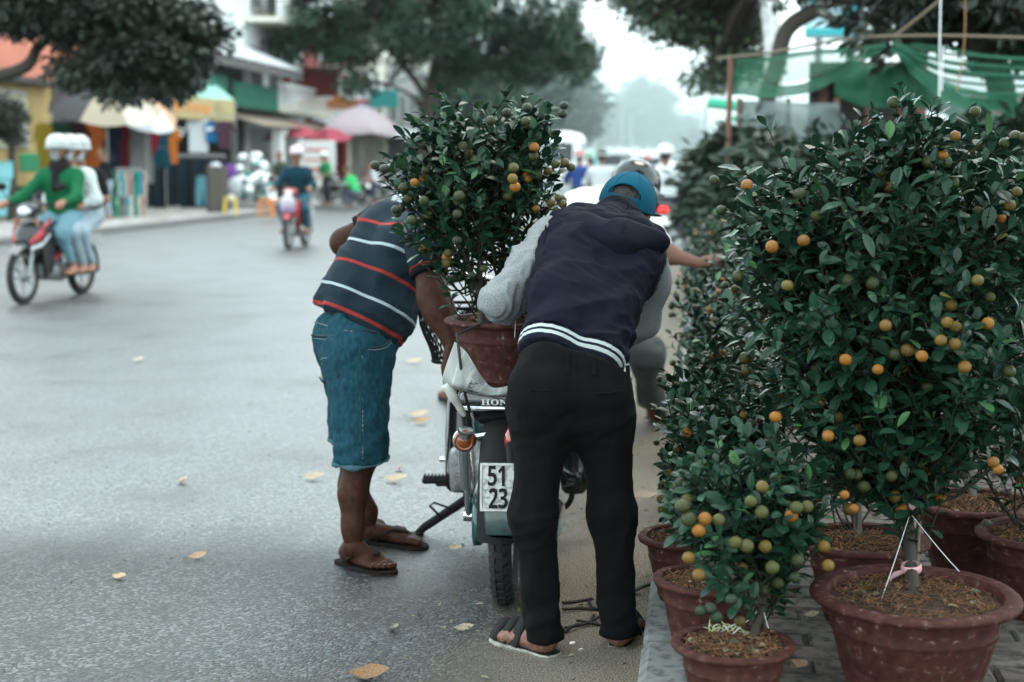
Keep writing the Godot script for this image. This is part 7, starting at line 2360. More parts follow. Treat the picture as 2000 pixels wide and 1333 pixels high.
	stander("person in white shirt seated under the pink parasol", G(738, 395, WALK), 2.0, lin(0.6, 0.6, 0.62), lin(0.06, 0.07, 0.10), null, 0.6)
	stander("person in black shirt with light trousers behind the low rack", G(212, 428, WALK), 2.2, lin(0.012, 0.012, 0.014), lin(0.3, 0.36, 0.42))
	var pk := [[655, 399, 0.9, lin(0.10, 0.10, 0.11), "grey motorbike parked at the kerb before the cafe"], [675, 396, 1.2, lin(0.30, 0.30, 0.32), "silver motorbike parked beside the grey one"], [715, 393, 1.0, lin(0.03, 0.03, 0.035), "black motorbike parked under the pink parasol"], [735, 390, 1.3, lin(0.32, 0.05, 0.05), "red motorbike parked farther under the parasol"], [20, 430, 2.3, lin(0.02, 0.02, 0.022), "black motorbike parked by the yellow shop"], [45, 424, 2.5, lin(0.5, 0.5, 0.5), "white motorbike with a green box parked by the yellow shop"]]
	for k in pk:
		motorbike(k[4], G(k[0], k[1], WALK), k[2], k[3], lin(0.02, 0.02, 0.022), "", "motorbikes parked on the pavement")
	var bx := thing("delivery_box", "green delivery box on the parked white motorbike", "box", P(56, 318, 37.0))
	g0 = sten()
	box(g0, Vector3.ZERO, Vector3(0.46, 0.46, 0.46), Basis(Vector3.UP, 0.5), 0.03)
	obj("shell", g0, mat(lin(0.02, 0.24, 0.10), 0.5), bx)
	var tbx := thing("cool_box", "turquoise cool box on a stand at the picture edge", "box", P(4, 335, 34.0), 0.3)
	g0 = sten()
	box(g0, Vector3.ZERO, Vector3(0.5, 0.36, 0.4), Basis.IDENTITY, 0.03)
	box(g0, Vector3(0, 0.2, 0), Vector3(0.52, 0.05, 0.42), Basis.IDENTITY, 0.015)
	box(g0, Vector3(0, -0.6, 0), Vector3(0.4, 0.85, 0.32), Basis.IDENTITY, 0.01)
	obj("box_body", g0, mat(lin(0.16, 0.42, 0.46), 0.5), tbx)
	# cafe things
	var board := sign_board("white menu board with faint red lines behind the scooter rider", P(618, 322, 52.5), 1.35, 1.7, mat(lin(0.5, 0.5, 0.48), 0.7), 0.3, [[0, 0.3, 0.6, 0.05, red], [0, 0.1, 0.7, 0.04, red], [0.1, -0.1, 0.5, 0.08, red]])
	for k in [[686, 402, "low metal cafe table beside the crouching person"], [664, 404, "low cafe table nearest the kerb"]]:
		var ct := thing("cafe_table", k[2], "table", G(k[0], k[1], WALK))
		g0 = sten()
		lathe(g0, [[0.0, 0.68], [0.35, 0.68], [0.36, 0.70], [0.35, 0.72], [0.0, 0.72]], 20)
		obj("table_top", g0, M.alloy, ct)
		g0 = sten()
		tube(g0, [Vector3(0, 0, 0), Vector3(0, 0.68, 0)], 0.03, 8)
		lathe(g0, [[0.22, 0.0], [0.22, 0.02], [0.03, 0.05]], 16)
		obj("pedestal", g0, M.steel, ct)

# ---------------------------------------------------------------- trees, traffic, net shade, litter
func sprig(n: int, L: float, spread: float, sd: int) -> ArrayMesh:      # a twig's worth of leaves
	var r := RandomNumberGenerator.new()
	r.seed = sd
	var st := sten()
	for i in n:
		st.set_smooth_group(-1)
		var d := Vector3(r.randfn(), r.randfn() * 0.6 - 0.15, r.randfn()).normalized()
		var p := d * spread * r.randf_range(0.15, 1.0)
		var z := (d + Vector3(r.randfn(), r.randfn() - 0.4, r.randfn()) * 0.5).normalized()
		var x := z.cross(Vector3(r.randfn() * 0.5, 1, r.randfn() * 0.5)).normalized()
		var s := L * r.randf_range(0.7, 1.15)
		var y := x.cross(z) * s * 0.12
		var w := s * 0.26
		tri(st, p, p + z * s * 0.5 + x * w + y, p + z * s)
		tri(st, p, p + z * s, p + z * s * 0.5 - x * w + y)
	st.generate_normals()
	return st.commit()

func street_tree(label: String, at: Vector3, limbs: Array, blobs: Array, mesh: Mesh, c0: Color, c1: Color, o := {}) -> Node3D:      # limbs: [points, radius at the foot, radius at the tip]
	var t := thing("street_tree", label, "tree", at, 0.0, "")
	var st := sten()
	for l in limbs:
		var pts := curve(l[0], 5)
		var rs := []
		for i in pts.size():
			pts[i] -= at
			rs.append(lerpf(l[1], l[2], float(i) / (pts.size() - 1)))
		tube(st, pts, rs, 10)
	obj("trunk", st, o.get("bark", M.bark), t)
	st = sten()
	var tops := []
	for l in limbs:
		tops.append(l[0][l[0].size() - 1])
	for b in blobs:
		var best: Vector3 = tops[0]
		for q in tops:
			if q.distance_to(b[0]) < best.distance_to(b[0]):
				best = q
		for k in 3:
			var e: Vector3 = b[0] + rdir() * (b[1] as Vector3) * 0.6
			tube(st, curve([best - at, best.lerp(e, 0.5) + Vector3(0, 0.12, 0) - at, e - at], 3), [0.03, 0.025, 0.02, 0.016, 0.012, 0.010, 0.008], 5, false)
	obj("limbs", st, M.bark, t)
	var xf := []
	var co := []
	for b in blobs:
		var tone := rf(0, 1)
		for i in b[2]:
			var p: Vector3 = b[0] + rdir() * (b[1] as Vector3) * pow(rf(0, 1), 0.42)
			xf.append(Transform3D(Basis.from_euler(Vector3(rf(-0.6, 0.6), rf(0, TAU), rf(-0.6, 0.6))).scaled(Vector3.ONE * rf(0.7, 1.25)), p - at))
			co.append(c0.lerp(c1, clampf(tone + rf(-0.25, 0.25), 0, 1)).srgb_to_linear())
	multi("crown", mesh, xf, co, M.tree_leaf, t)
	return t

func cloud_of(center: Vector3, R: Vector3, n: int, r: float, per: int) -> Array:      # leaf clumps through a crown
	var out := []
	for i in n:
		var d := rdir()
		var p := center + d * R * pow(rf(0, 1), 0.45)
		out.append([p, Vector3(r, r * 0.65, r) * rf(0.7, 1.3), per])
	return out

func car(label: String, at: Vector3, turn: float, c: Color, L: float, Wd: float, H: float, box_van: bool) -> void:
	var t := thing("van" if box_van else "car", label, "van" if box_van else "car", at, turn, "cars and vans in the hazy traffic")
	var m := paint(c, 0.3)
	var g := sten()
	var h := Wd / 2
	if box_van:
		hull(g, [[Vector3(0, H * 0.40, -L / 2), h * 0.9, H * 0.18], [Vector3(0, H * 0.45, -L / 2 + 0.5), h, H * 0.30], [Vector3(0, H * 0.56, -L / 2 + 1.2), h, H * 0.43], [Vector3(0, H * 0.56, L / 2 - 0.1), h, H * 0.43], [Vector3(0, H * 0.56, L / 2), h * 0.95, H * 0.40]], 20, 5.0)
	else:
		hull(g, [[Vector3(0, H * 0.40, -L / 2), h * 0.85, H * 0.16], [Vector3(0, H * 0.42, -L / 2 + 0.4), h, H * 0.23], [Vector3(0, H * 0.44, L / 2 - 0.4), h, H * 0.25], [Vector3(0, H * 0.46, L / 2), h * 0.86, H * 0.18]], 20, 4.0)
		hull(g, [[Vector3(0, H * 0.66, -L * 0.22), h * 0.8, H * 0.04], [Vector3(0, H * 0.80, -L * 0.08), h * 0.82, H * 0.20], [Vector3(0, H * 0.80, L * 0.26), h * 0.82, H * 0.20], [Vector3(0, H * 0.66, L * 0.42), h * 0.8, H * 0.04]], 20, 4.0)
	obj("body", g, m, t)
	g = sten()
	box(g, Vector3(0, H * 0.72, L / 2 + 0.004 if box_van else L * 0.36), Vector3(Wd * 0.78, H * 0.24, 0.03), Basis(Vector3.RIGHT, 0.0 if box_van else 0.75), 0.01)
	obj("rear_window", g, M.dark_glass, t)
	g = sten()
	box(g, Vector3(0, H * 0.72, -L * 0.33 if box_van else -L * 0.17), Vector3(Wd * 0.80, H * 0.24, 0.03), Basis(Vector3.RIGHT, -0.7), 0.01)
	obj("windscreen", g, M.dark_glass, t)
	for s in [-1, 1]:
		g = sten()
		box(g, Vector3(s * (h * 0.99 if box_van else h * 0.83), H * 0.76, -L * 0.04), Vector3(0.03, H * 0.2, L * 0.42), Basis.IDENTITY, 0.01)
		obj("side_window", g, M.dark_glass, t)
		g = sten()
		box(g, Vector3(s * h * 0.78, H * 0.46, L / 2 + 0.002), Vector3(0.14, 0.22, 0.03), Basis.IDENTITY, 0.01)
		obj("tail_light", g, M.red_lens, t)
		for z in [-L * 0.32, L * 0.30]:
			g = sten()
			torus(g, 0.24, 0.085, 20, 8, Transform3D(Basis.IDENTITY, Vector3(s * h * 0.86, 0.32, z)))
			tube(g, [Vector3(s * h * 0.82, 0.32, z), Vector3(s * h * 0.92, 0.32, z)], 0.2, 16)
			obj("wheel", g, M.rubber, t)

func net_sheet(t: Node3D, called: String, up: Array, low: Array, m: Material, sd: int, wob := 0.05) -> void:      # draped net between two measured lines
	var a := curve(up, 8)
	var b := curve(low, 8)
	var n := a.size()
	var K := 8
	var nz := FastNoiseLite.new()
	nz.seed = sd
	nz.frequency = 1.1
	var st := sten()
	st.set_smooth_group(1)
	var at := func(i: int, k: int) -> Vector3:
		var p: Vector3 = a[i].lerp(b[i], float(k) / K)
		return p - t.position + Vector3(0, nz.get_noise_3dv(p * Vector3(0.5, 3, 0.5)) * wob, nz.get_noise_3dv(p * 2.0 + Vector3(9, 0, 0)) * wob * 3.0)
	for i in n - 1:
		for k in K:
			quad(st, at.call(i, k), at.call(i + 1, k), at.call(i + 1, k + 1), at.call(i, k + 1))
	obj(called, st, m, t)

func dry_leaf(label: String, at: Vector3, turn: float, s: float, c: Color) -> void:
	var t := thing("dry_leaf", label, "leaf", at, turn, "")
	var st := sten()
	var pr := [[0.0, 0.05], [0.2, 0.55], [0.45, 0.95], [0.7, 0.8], [0.9, 0.35], [1.0, 0.04]]
	for side in [-1, 1]:
		st.set_smooth_group(3 if side > 0 else 4)
		for i in pr.size() - 1:
			var q := []
			for e in [pr[i], pr[i + 1]]:
				var z: float = (e[0] - 0.5) * s
				var y: float = 0.004 + s * (0.16 * pow(absf(e[0] - 0.4) * 2.0, 2.0))
				q.append([Vector3(0, y, z), Vector3(side * e[1] * s * 0.24, y + e[1] * s * (0.14 + 0.11 * side), z + 0.01 * s)])
			if side > 0:
				quad(st, q[0][0], q[0][1], q[1][1], q[1][0])
			else:
				quad(st, q[0][1], q[0][0], q[1][0], q[1][1])
	obj("blade", st, mat(c, 0.8, {"tex": M.blot, "tri": 20.0, "back": Color(0.2, 0.15, 0.08)}), t)
	st = sten()
	tube(st, [Vector3(0, 0.006, -0.5 * s), Vector3(0.04 * s, 0.008, -0.75 * s)], 0.0012, 4)
	obj("stalk", st, M.bamboo, t)

func street() -> void:
	rng.seed = 99
	M.tree_leaf = mat(Color.WHITE, 0.55, {"vc": true, "back": Color(0.16, 0.24, 0.10)})
	var s_near := sprig(14, 0.15, 0.24, 1)
	var s_mid := sprig(16, 0.26, 0.42, 2)
	var s_far := sprig(16, 0.55, 0.9, 3)
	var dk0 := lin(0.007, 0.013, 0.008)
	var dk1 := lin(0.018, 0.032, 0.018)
	# the dark tree whose boughs hang into the upper corner
	var b := W(-10.9, WALK, -18.5)
	var bl := []
	for k in [[150, 20, 170, 45, 40], [60, 5, 90, 40, 16], [300, 45, 110, 60, 30], [240, 105, 75, 45, 17], [335, 105, 50, 45, 12], [165, 130, 60, 26, 7], [345, 140, 36, 30, 7], [235, 165, 34, 20, 4], [395, 60, 22, 45, 5], [285, 140, 30, 25, 3], [10, 30, 40, 20, 3]]:
		bl.append_array(cloud_of(P(k[0], k[1], 20.0), Vector3(k[2], k[3], 130) * 20.0 / FPX, k[4], 0.22, 10))
	street_tree("dark tree whose leafy boughs hang over the road edge before the yellow shop", b, [[[b, b + Vector3(0.2, 2.0, 0), b + Vector3(0.7, 3.6, -0.4), P(100, 60, 20.0)], 0.26, 0.09], [[b + Vector3(0.3, 2.2, 0), P(30, 140, 19.5), P(80, 85, 20), P(170, 40, 20)], 0.10, 0.05], [[b + Vector3(0.7, 3.6, -0.4), P(180, 30, 20), P(320, 60, 20)], 0.09, 0.03]], bl, s_near, dk0, dk1)
	# sapling by the shop
	b = P(22, 420, 34.0) * Vector3(1, 0, 1) + Vector3(0, WALK, 0)
	bl = cloud_of(P(14, 232, 34.0), Vector3(0.5, 0.45, 0.5), 18, 0.2, 8)
	street_tree("slim young tree with drooping leaves in front of the yellow shop", b, [[[b, P(24, 330, 34), P(18, 240, 34)], 0.12, 0.06]], bl, s_near, dk0, dk1)
	# the big one over the far shops
	b = W(-11.8, WALK, -62.0)
	bl = []
	for k in [[630, 40, 105, 75, 34], [750, 5, 110, 50, 24], [900, 30, 140, 90, 44], [1040, 60, 120, 90, 40], [1115, 90, 55, 60, 14], [850, 110, 110, 45, 22], [690, 115, 60, 28, 8], [585, 75, 55, 50, 12], [990, 130, 110, 36, 15], [800, -70, 300, 50, 34], [1000, -50, 190, 50, 26], [700, 160, 30, 20, 3], [770, 90, 30, 40, 4]]:
		bl.append_array(cloud_of(P(k[0], k[1], 60), Vector3(k[2], k[3], 150) * 60.0 / FPX, k[4], 0.5, 9))
	var f := P(830, 300, 60)
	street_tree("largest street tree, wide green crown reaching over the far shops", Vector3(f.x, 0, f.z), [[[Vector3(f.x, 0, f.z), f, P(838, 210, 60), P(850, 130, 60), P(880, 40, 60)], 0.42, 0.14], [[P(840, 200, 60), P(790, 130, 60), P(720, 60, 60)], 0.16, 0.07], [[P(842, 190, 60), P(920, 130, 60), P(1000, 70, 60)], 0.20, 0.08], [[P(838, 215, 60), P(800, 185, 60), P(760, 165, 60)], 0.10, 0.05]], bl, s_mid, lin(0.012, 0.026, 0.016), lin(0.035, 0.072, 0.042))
	# paler trees beyond it
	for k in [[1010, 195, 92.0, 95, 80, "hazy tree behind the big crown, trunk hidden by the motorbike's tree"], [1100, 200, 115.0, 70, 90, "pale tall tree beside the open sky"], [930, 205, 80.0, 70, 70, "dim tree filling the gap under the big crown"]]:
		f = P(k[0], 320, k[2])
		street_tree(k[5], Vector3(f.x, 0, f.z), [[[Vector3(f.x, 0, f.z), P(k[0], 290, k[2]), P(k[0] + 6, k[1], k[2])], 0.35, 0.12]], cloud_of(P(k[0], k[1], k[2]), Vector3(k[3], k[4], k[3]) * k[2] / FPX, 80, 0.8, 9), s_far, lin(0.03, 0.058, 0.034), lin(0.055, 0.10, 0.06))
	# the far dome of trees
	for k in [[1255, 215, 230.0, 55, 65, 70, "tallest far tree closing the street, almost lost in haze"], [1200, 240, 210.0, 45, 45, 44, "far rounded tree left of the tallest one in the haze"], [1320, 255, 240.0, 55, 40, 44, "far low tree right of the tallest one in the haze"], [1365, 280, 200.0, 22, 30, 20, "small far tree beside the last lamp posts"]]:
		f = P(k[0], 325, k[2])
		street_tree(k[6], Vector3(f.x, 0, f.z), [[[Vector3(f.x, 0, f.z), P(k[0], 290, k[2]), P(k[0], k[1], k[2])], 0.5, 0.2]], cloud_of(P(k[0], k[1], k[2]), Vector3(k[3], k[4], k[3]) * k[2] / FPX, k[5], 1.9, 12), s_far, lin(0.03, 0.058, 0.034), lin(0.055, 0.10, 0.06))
	# trees over the nursery on this side
	var bark_white := mat(lin(0.50, 0.51, 0.50), 0.85, {"tex": M.blot, "tri": 0.7})
	f = G(1508, 560)
	f = P(1508, 330, 21.0)
	bl = []
	for k in [[1330, 20, 80, 50, 36], [1420, 40, 60, 50, 22], [1300, -40, 150, 50, 50], [1450, 90, 30, 60, 10], [1395, 130, 22, 40, 5]]:
		bl.append_array(cloud_of(P(k[0], k[1], 24), Vector3(k[2], k[3], 120) * 24.0 / FPX, k[4], 0.34, 10))
	street_tree("tree with whitewashed trunk behind the green net, thin pale crown", Vector3(f.x, 0, f.z), [[[Vector3(f.x, 0, f.z), P(1512, 180, 21), P(1508, 60, 21), P(1490, -60, 21)], 0.16, 0.11]], bl, s_near, lin(0.035, 0.055, 0.032), lin(0.07, 0.105, 0.06), {"bark": bark_white})
	f = P(1990, 330, 12.5)
	bl = []
	for k in [[1770, -5, 90, 40, 8], [1930, 5, 90, 40, 11], [1990, 50, 40, 50, 11], [1860, -90, 220, 50, 20], [1730, 50, 24, 40, 2]]:
		bl.append_array(cloud_of(P(k[0], k[1], 12.6), Vector3(k[2], k[3], 250) * 12.6 / FPX, k[4], 0.24, 9))
	street_tree("dark leaning tree at the picture edge behind the net", Vector3(f.x, 0, f.z), [[[Vector3(f.x, 0, f.z), P(1960, 200, 12.5), P(1915, 90, 12.5), P(1890, 10, 12.5), P(1870, -60, 12.5)], 0.13, 0.08], [[P(1900, 60, 12.5), P(1820, 70, 12.6), P(1740, 20, 12.7), P(1600, -10, 12.8)], 0.06, 0.03], [[P(1905, 80, 12.5), P(1960, 20, 12.5), P(2020, -10, 12.5)], 0.06, 0.03], [[P(1740, 80, 12.6), P(1728, 40, 12.6), P(1716, -20, 12.6)], 0.05, 0.03]], bl, s_near, dk0, dk1)
	f = P(1600, 330, 17.0)
	street_tree("tree with a thick crooked limb in front of the billboard", Vector3(f.x, 0, f.z), [[[Vector3(f.x, 0, f.z), P(1500, 250, 17), P(1520, 120, 17), P(1540, 55, 17), P(1600, 15, 17), P(1680, -40, 17)], 0.11, 0.09], [[P(1590, 20, 17), P(1640, 40, 16.8), P(1690, 50, 16.6), P(1730, -30, 16.5)], 0.05, 0.04]], cloud_of(P(1640, -60, 17), Vector3(0.9, 0.25, 0.9), 8, 0.24, 9), s_near, dk0, dk1)
	# shade trees that stand nearer on the pavement, their crowns above the picture
	for k in [[2.9, -3.4, 5.4, 2.5, "street tree on the pavement whose crown roofs the potted trees"], [2.4, 2.6, 6.0, 2.6, "street tree behind the photographer's shoulder on the pavement"]]:
		b = W(k[0], 0.1, k[1])
		bl = cloud_of(b + Vector3(-0.4, k[2], 0), Vector3(k[3], 1.1, k[3]), 110, 0.45, 10)
		street_tree(k[4], b, [[[b, b + Vector3(0.05, 2.0, 0), b + Vector3(-0.1, 3.6, 0), b + Vector3(-0.3, k[2], 0)], 0.17, 0.10]], bl, s_near, dk0, dk1)
	# tall hedge of nursery stock along the kerb, soft with distance
	for k in [[1440, 320, 15.0, 62, 70, "dense dark shrub under the corner of the net"], [1405, 360, 18.0, 40, 45, "smaller shrub before the hazy traffic"], [1520, 330, 13.5, 90, 60, "broad dark shrub beneath the grey windbreak"], [1620, 330, 12.0, 110, 60, "broad shrub behind the top of the big kumquat tree"], [1800, 330, 11.0, 150, 80, "dark shrub mass behind the big kumquat tree"], [1970, 320, 10.5, 90, 90, "dark shrub at the picture edge under the net"]]:
		f = P(k[0], k[1], k[2])
		street_tree(k[5], Vector3(f.x, 0.1, f.z), [[[Vector3(f.x, 0.1, f.z), f]  , 0.05, 0.03]], cloud_of(f - Vector3(0, 0.2, 0), Vector3(k[3], k[4] + 30, k[3]) * k[2] / FPX, 60, 0.20, 10), s_near, lin(0.010, 0.022, 0.014), lin(0.026, 0.05, 0.03))
	# lamp posts fading away
	var lampm := mat(lin(0.36, 0.40, 0.41), 0.5)
	for k in [[1195, 190, 120.0, "lamp post, tallest of the hazy ones by the tree gap"], [1214, 206, 140.0, "lamp post in the middle of the hazy three"], [1232, 222, 160.0, "lamp post, shortest looking of the hazy three"], [1378, 190, 70.0, "lamp post beside the nursery edge"]]:
		f = P(k[0], 325, k[2])
		var lp := thing("street_lamp", k[3], "street lamp", Vector3(f.x, 0, f.z), 0.0, "street lamps fading into the haze")
		var top := P(k[0], k[1], k[2]) - lp.position
		var g := sten()
		tube(g, [Vector3.ZERO, Vector3(0, top.y * 0.9, 0), Vector3(0.1, top.y, 0), Vector3(1.4, top.y + 0.25, 0)], [0.13, 0.09, 0.07, 0.05], 8)
		obj("pole", g, lampm, lp)
		g = sten()
		ball(g, Vector3(1.6, top.y + 0.24, 0), Vector3(0.4, 0.09, 0.14), 10)
		obj("lamp_head", g, lampm, lp)
	# traffic going away
	for k in [[1175, 371, 28.0, lin(0.62, 0.65, 0.66), lin(0.02, 0.03, 0.03), "white shirt and black helmet", "white shirt rider's"], [1132, 372, 33.0, lin(0.03, 0.06, 0.20), lin(0.30, 0.05, 0.05), "blue jacket and red helmet", "blue jacket rider's"], [1298, 440, 23.0, lin(0.64, 0.67, 0.68), lin(0.7, 0.72, 0.72), "broad white jacket directly beyond the blue cap", "white jacket rider's"], [1338, 405, 27.0, lin(0.06, 0.09, 0.10), lin(0.02, 0.10, 0.10), "dark jacket with a green pack", "green pack rider's"], [1152, 366, 38.0, lin(0.35, 0.06, 0.07), lin(0.05, 0.22, 0.10), "red jacket and green helmet", "red jacket rider's"], [1225, 362, 40.0, lin(0.40, 0.44, 0.46), lin(0.10, 0.10, 0.11), "grey jacket", "grey jacket rider's"], [1265, 360, 44.0, lin(0.55, 0.58, 0.58), lin(0.45, 0.1, 0.1), "pale jacket and red helmet", "pale jacket rider's"]]:
		f = P(k[0], 326 + 2900.0 * 1.4 / k[2] * 0.985, k[2])
		f.y = 0.0
		motorbike(k[6] + " motorbike seen from behind in the far traffic", f, 0.0, lin(0.20, 0.03, 0.04) if k[2] == 23.0 else lin(0.06, 0.06, 0.065), lin(0.015, 0.015, 0.016), "t" if k[2] < 24 else "", "motorbikes in the far traffic")
		rider("person in " + k[5] + " riding away in the far traffic", f, 0.0, {"top": k[3], "legs": lin(0.05, 0.055, 0.07), "helmet": k[4], "cell": 0.024, "group": "riders in the far traffic"})
	f = P(1336, 372, 26.7)
	var bp := thing("backpack", "green backpack worn by the dark jacket rider", "backpack", f)
	var g1 := sten()
	ball(g1, Vector3.ZERO, Vector3(0.16, 0.2, 0.1), 14)
	obj("pack", g1, cloth(lin(0.02, 0.26, 0.13), 0.2), bp)
	car("white van leading the hazy traffic", P(1262, 345, 62.0) * Vector3(1, 0, 1), 0.0, lin(0.68, 0.70, 0.70), 4.6, 1.8, 2.0, true)
	car("white car behind the van in the haze", P(1320, 345, 58.0) * Vector3(1, 0, 1), 0.0, lin(0.68, 0.70, 0.70), 4.2, 1.75, 1.5, false)
	car("pale van by the lamp posts in the haze", P(1200, 345, 80.0) * Vector3(1, 0, 1), 0.0, lin(0.62, 0.66, 0.68), 5.0, 1.9, 2.3, true)
	car("tall white truck box partly behind the bike's tree", P(1107, 345, 50.0) * Vector3(1, 0, 1), 0.0, lin(0.70, 0.72, 0.72), 5.0, 1.1, 2.5, true)
	car("teal delivery van beyond the white truck", P(1143, 345, 75.0) * Vector3(1, 0, 1), 0.0, lin(0.10, 0.42, 0.42), 4.6, 1.6, 2.0, true)
	car("silver car far down the road in the haze", P(1290, 340, 95.0) * Vector3(1, 0, 1), 0.0, lin(0.50, 0.54, 0.56), 4.2, 1.75, 1.5, false)
	# coming this way: the passenger bike and the red scooter
	var h := G(105, 584)
	var tn := PI - 0.06
	var lm := motorbike("red and black motorbike coming close with a driver and two passengers", h, tn, lin(0.02, 0.02, 0.022), lin(0.012, 0.012, 0.013), "", "")
	(lm.get_node("tail_fairing") as MeshInstance3D).material_override = paint(lin(0.50, 0.52, 0.53), 0.3)
	(lm.get_node("front_mudguard") as MeshInstance3D).material_override = paint(lin(0.14, 0.15, 0.155), 0.3)
	for e in [-1, 1]:
		g1 = sten()
		hull(g1, [[Vector3(0.085 * e, 0.62, -0.60), 0.012, 0.025], [Vector3(0.15 * e, 0.71, -0.50), 0.020, 0.075, 0.04], [Vector3(0.175 * e, 0.82, -0.34), 0.014, 0.045]], 10)
		obj("red_flash", g1, paint(lin(0.36, 0.02, 0.035), 0.25), lm)
		g1 = sten()
		hull(g1, [[Vector3(0.09 * e, 0.56, -0.59), 0.012, 0.02], [Vector3(0.155 * e, 0.61, -0.47), 0.012, 0.03, 0.02], [Vector3(0.17 * e, 0.69, -0.36), 0.010, 0.02]], 10)
		obj("white_flash", g1, paint(lin(0.6, 0.62, 0.63), 0.25), lm)
		g1 = sten()
		hull(g1, [[Vector3(0.10 * e, 0.40, -0.24), 0.012, 0.02], [Vector3(0.115 * e, 0.46, -0.10), 0.012, 0.03], [Vector3(0.11 * e, 0.50, 0.02), 0.010, 0.02]], 10)
		obj("red_side_panel", g1, paint(lin(0.36, 0.02, 0.035), 0.25), lm)
	rider("person in green jacket, white helmet and face mask driving the loaded motorbike", h, tn, {"top": lin(0.008, 0.105, 0.042), "legs": lin(0.16, 0.30, 0.36), "helmet": lin(0.33, 0.36, 0.35), "rim": lin(0.24, 0.26, 0.25), "mask": lin(0.26, 0.30, 0.32), "scarf": true, "short": 0.85, "back": 0.12, "cell": 0.016, "group": ""})
	rider("person in white jacket and white helmet seated behind the green driver", h, tn, {"back": 0.37, "hold": true, "top": lin(0.60, 0.66, 0.65), "legs": lin(0.30, 0.38, 0.44), "helmet": lin(0.32, 0.34, 0.34), "mask": lin(0.50, 0.55, 0.56), "cell": 0.018, "look": -0.35, "group": ""})
	rider("person in black T-shirt with bare arms riding last on the loaded motorbike", h, tn, {"back": 0.60, "hold": true, "bare": true, "top": lin(0.014, 0.014, 0.016), "legs": lin(0.34, 0.42, 0.48), "helmet": lin(0.30, 0.32, 0.32), "mask": lin(0.5, 0.54, 0.55), "cell": 0.018, "look": -0.5, "group": ""})
	h = G(580, 484)
	tn = PI + 0.05
	var rs := motorbike("red scooter with a white front bag coming down the road", h, tn, lin(0.36, 0.03, 0.03), lin(0.20, 0.015, 0.02), "", "")
	rider("person in teal jacket and pink helmet riding the red scooter", h, tn, {"top": lin(0.010, 0.042, 0.062), "legs": lin(0.04, 0.12, 0.17), "helmet": lin(0.55, 0.42, 0.46), "rim": lin(0.02, 0.02, 0.02), "cell": 0.018, "group": ""})
	var bag := thing("shopping_bag", "white and lilac plastic bag on the front of the red scooter", "bag", rs.transform * Vector3(0.02, 0.72, -0.56), tn)
	g1 = sten()
	ball(g1, Vector3(0, 0.05, 0), Vector3(0.13, 0.14, 0.10), 16)
	obj("bag_top", g1, mat(lin(0.42, 0.40, 0.44), 0.5), bag)
	g1 = sten()
	ball(g1, Vector3(0, -0.05, 0), Vector3(0.135, 0.11, 0.105), 16)
	obj("bag_bottom", g1, mat(lin(0.24, 0.16, 0.28), 0.5), bag)
	# green shade net on bamboo over the nursery
	var nt := thing("shade_net", "torn green shade net slung on bamboo poles over the nursery", "net", P(1435, 330, 14.0) * Vector3(1, 0, 1))
	var netm := mat(Color(lin(0.006, 0.075, 0.040), 0.90), 0.8, {"back": Color(0.04, 0.2, 0.1), "bump": M.weave, "depth": 0.5, "tri": 1.2})
	netm.transparency = BaseMaterial3D.TRANSPARENCY_ALPHA
	var net2 := mat(Color(lin(0.007, 0.09, 0.045), 0.5), 0.8, {"back": Color(0.04, 0.2, 0.1)})
	net2.transparency = BaseMaterial3D.TRANSPARENCY_ALPHA
	var post := mat(lin(0.12, 0.05, 0.032), 0.7)
	g1 = sten()
	tube(g1, [P(1428, 112, 14) - nt.position, P(1424, 230, 14) - nt.position, Vector3(P(1424, 230, 14).x - nt.position.x, 0.1, 0)], 0.026, 8)
	obj("corner_post", g1, post, nt)
	for pl in [[P(1400, 114, 14.2), P(1500, 104, 13.5), P(1640, 78, 12.4), P(1745, 70, 11.6)], [P(1700, 72, 11.6), P(1850, 70, 11.2), P(2050, 76, 10.8)], [P(1745, 72, 11.6), P(1800, 30, 11.6), P(1860, -20, 11.6)]]:
		g1 = sten()
		tube(g1, curve(pl.map(func(q): return q - nt.position), 6), 0.014, 7)
		obj("bamboo_pole", g1, M.bamboo, nt)
	net_sheet(nt, "net", [P(1434, 132, 14), P(1480, 160, 13.6), P(1560, 162, 13), P(1640, 128, 12.3), P(1732, 86, 11.6)], [P(1430, 186, 14), P(1480, 190, 13.6), P(1560, 184, 13), P(1650, 150, 12.3), P(1734, 94, 11.6)], netm, 4, 0.05)
	net_sheet(nt, "net", [P(1436, 114, 14), P(1520, 107, 13.5), P(1620, 94, 12.5), P(1730, 84, 11.6)], [P(1436, 122, 14), P(1520, 117, 13.5), P(1620, 104, 12.5), P(1730, 90, 11.6)], netm, 6, 0.02)
	net_sheet(nt, "net", [P(1630, 140, 14.5), P(1680, 128, 14.5), P(1760, 130, 14.5), P(1840, 150, 14.5)], [P(1630, 190, 14.5), P(1680, 210, 14.5), P(1760, 215, 14.5), P(1840, 210, 14.5)], netm, 9, 0.05)
	net_sheet(nt, "net", [P(1742, 88, 11.6), P(1790, 125, 11.4), P(1850, 160, 11.2), P(1920, 182, 11), P(2040, 184, 10.8)], [P(1740, 96, 11.6), P(1790, 150, 11.4), P(1850, 205, 11.2), P(1920, 232, 11), P(2040, 262, 10.8)], netm, 12, 0.06)
	net_sheet(nt, "net", [P(1780, 84, 11.8), P(1850, 92, 11.6), P(1930, 105, 11.4), P(2040, 108, 11)], [P(1780, 90, 11.8), P(1850, 99, 11.6), P(1930, 111, 11.4), P(2040, 114, 11)], netm, 13, 0.02)
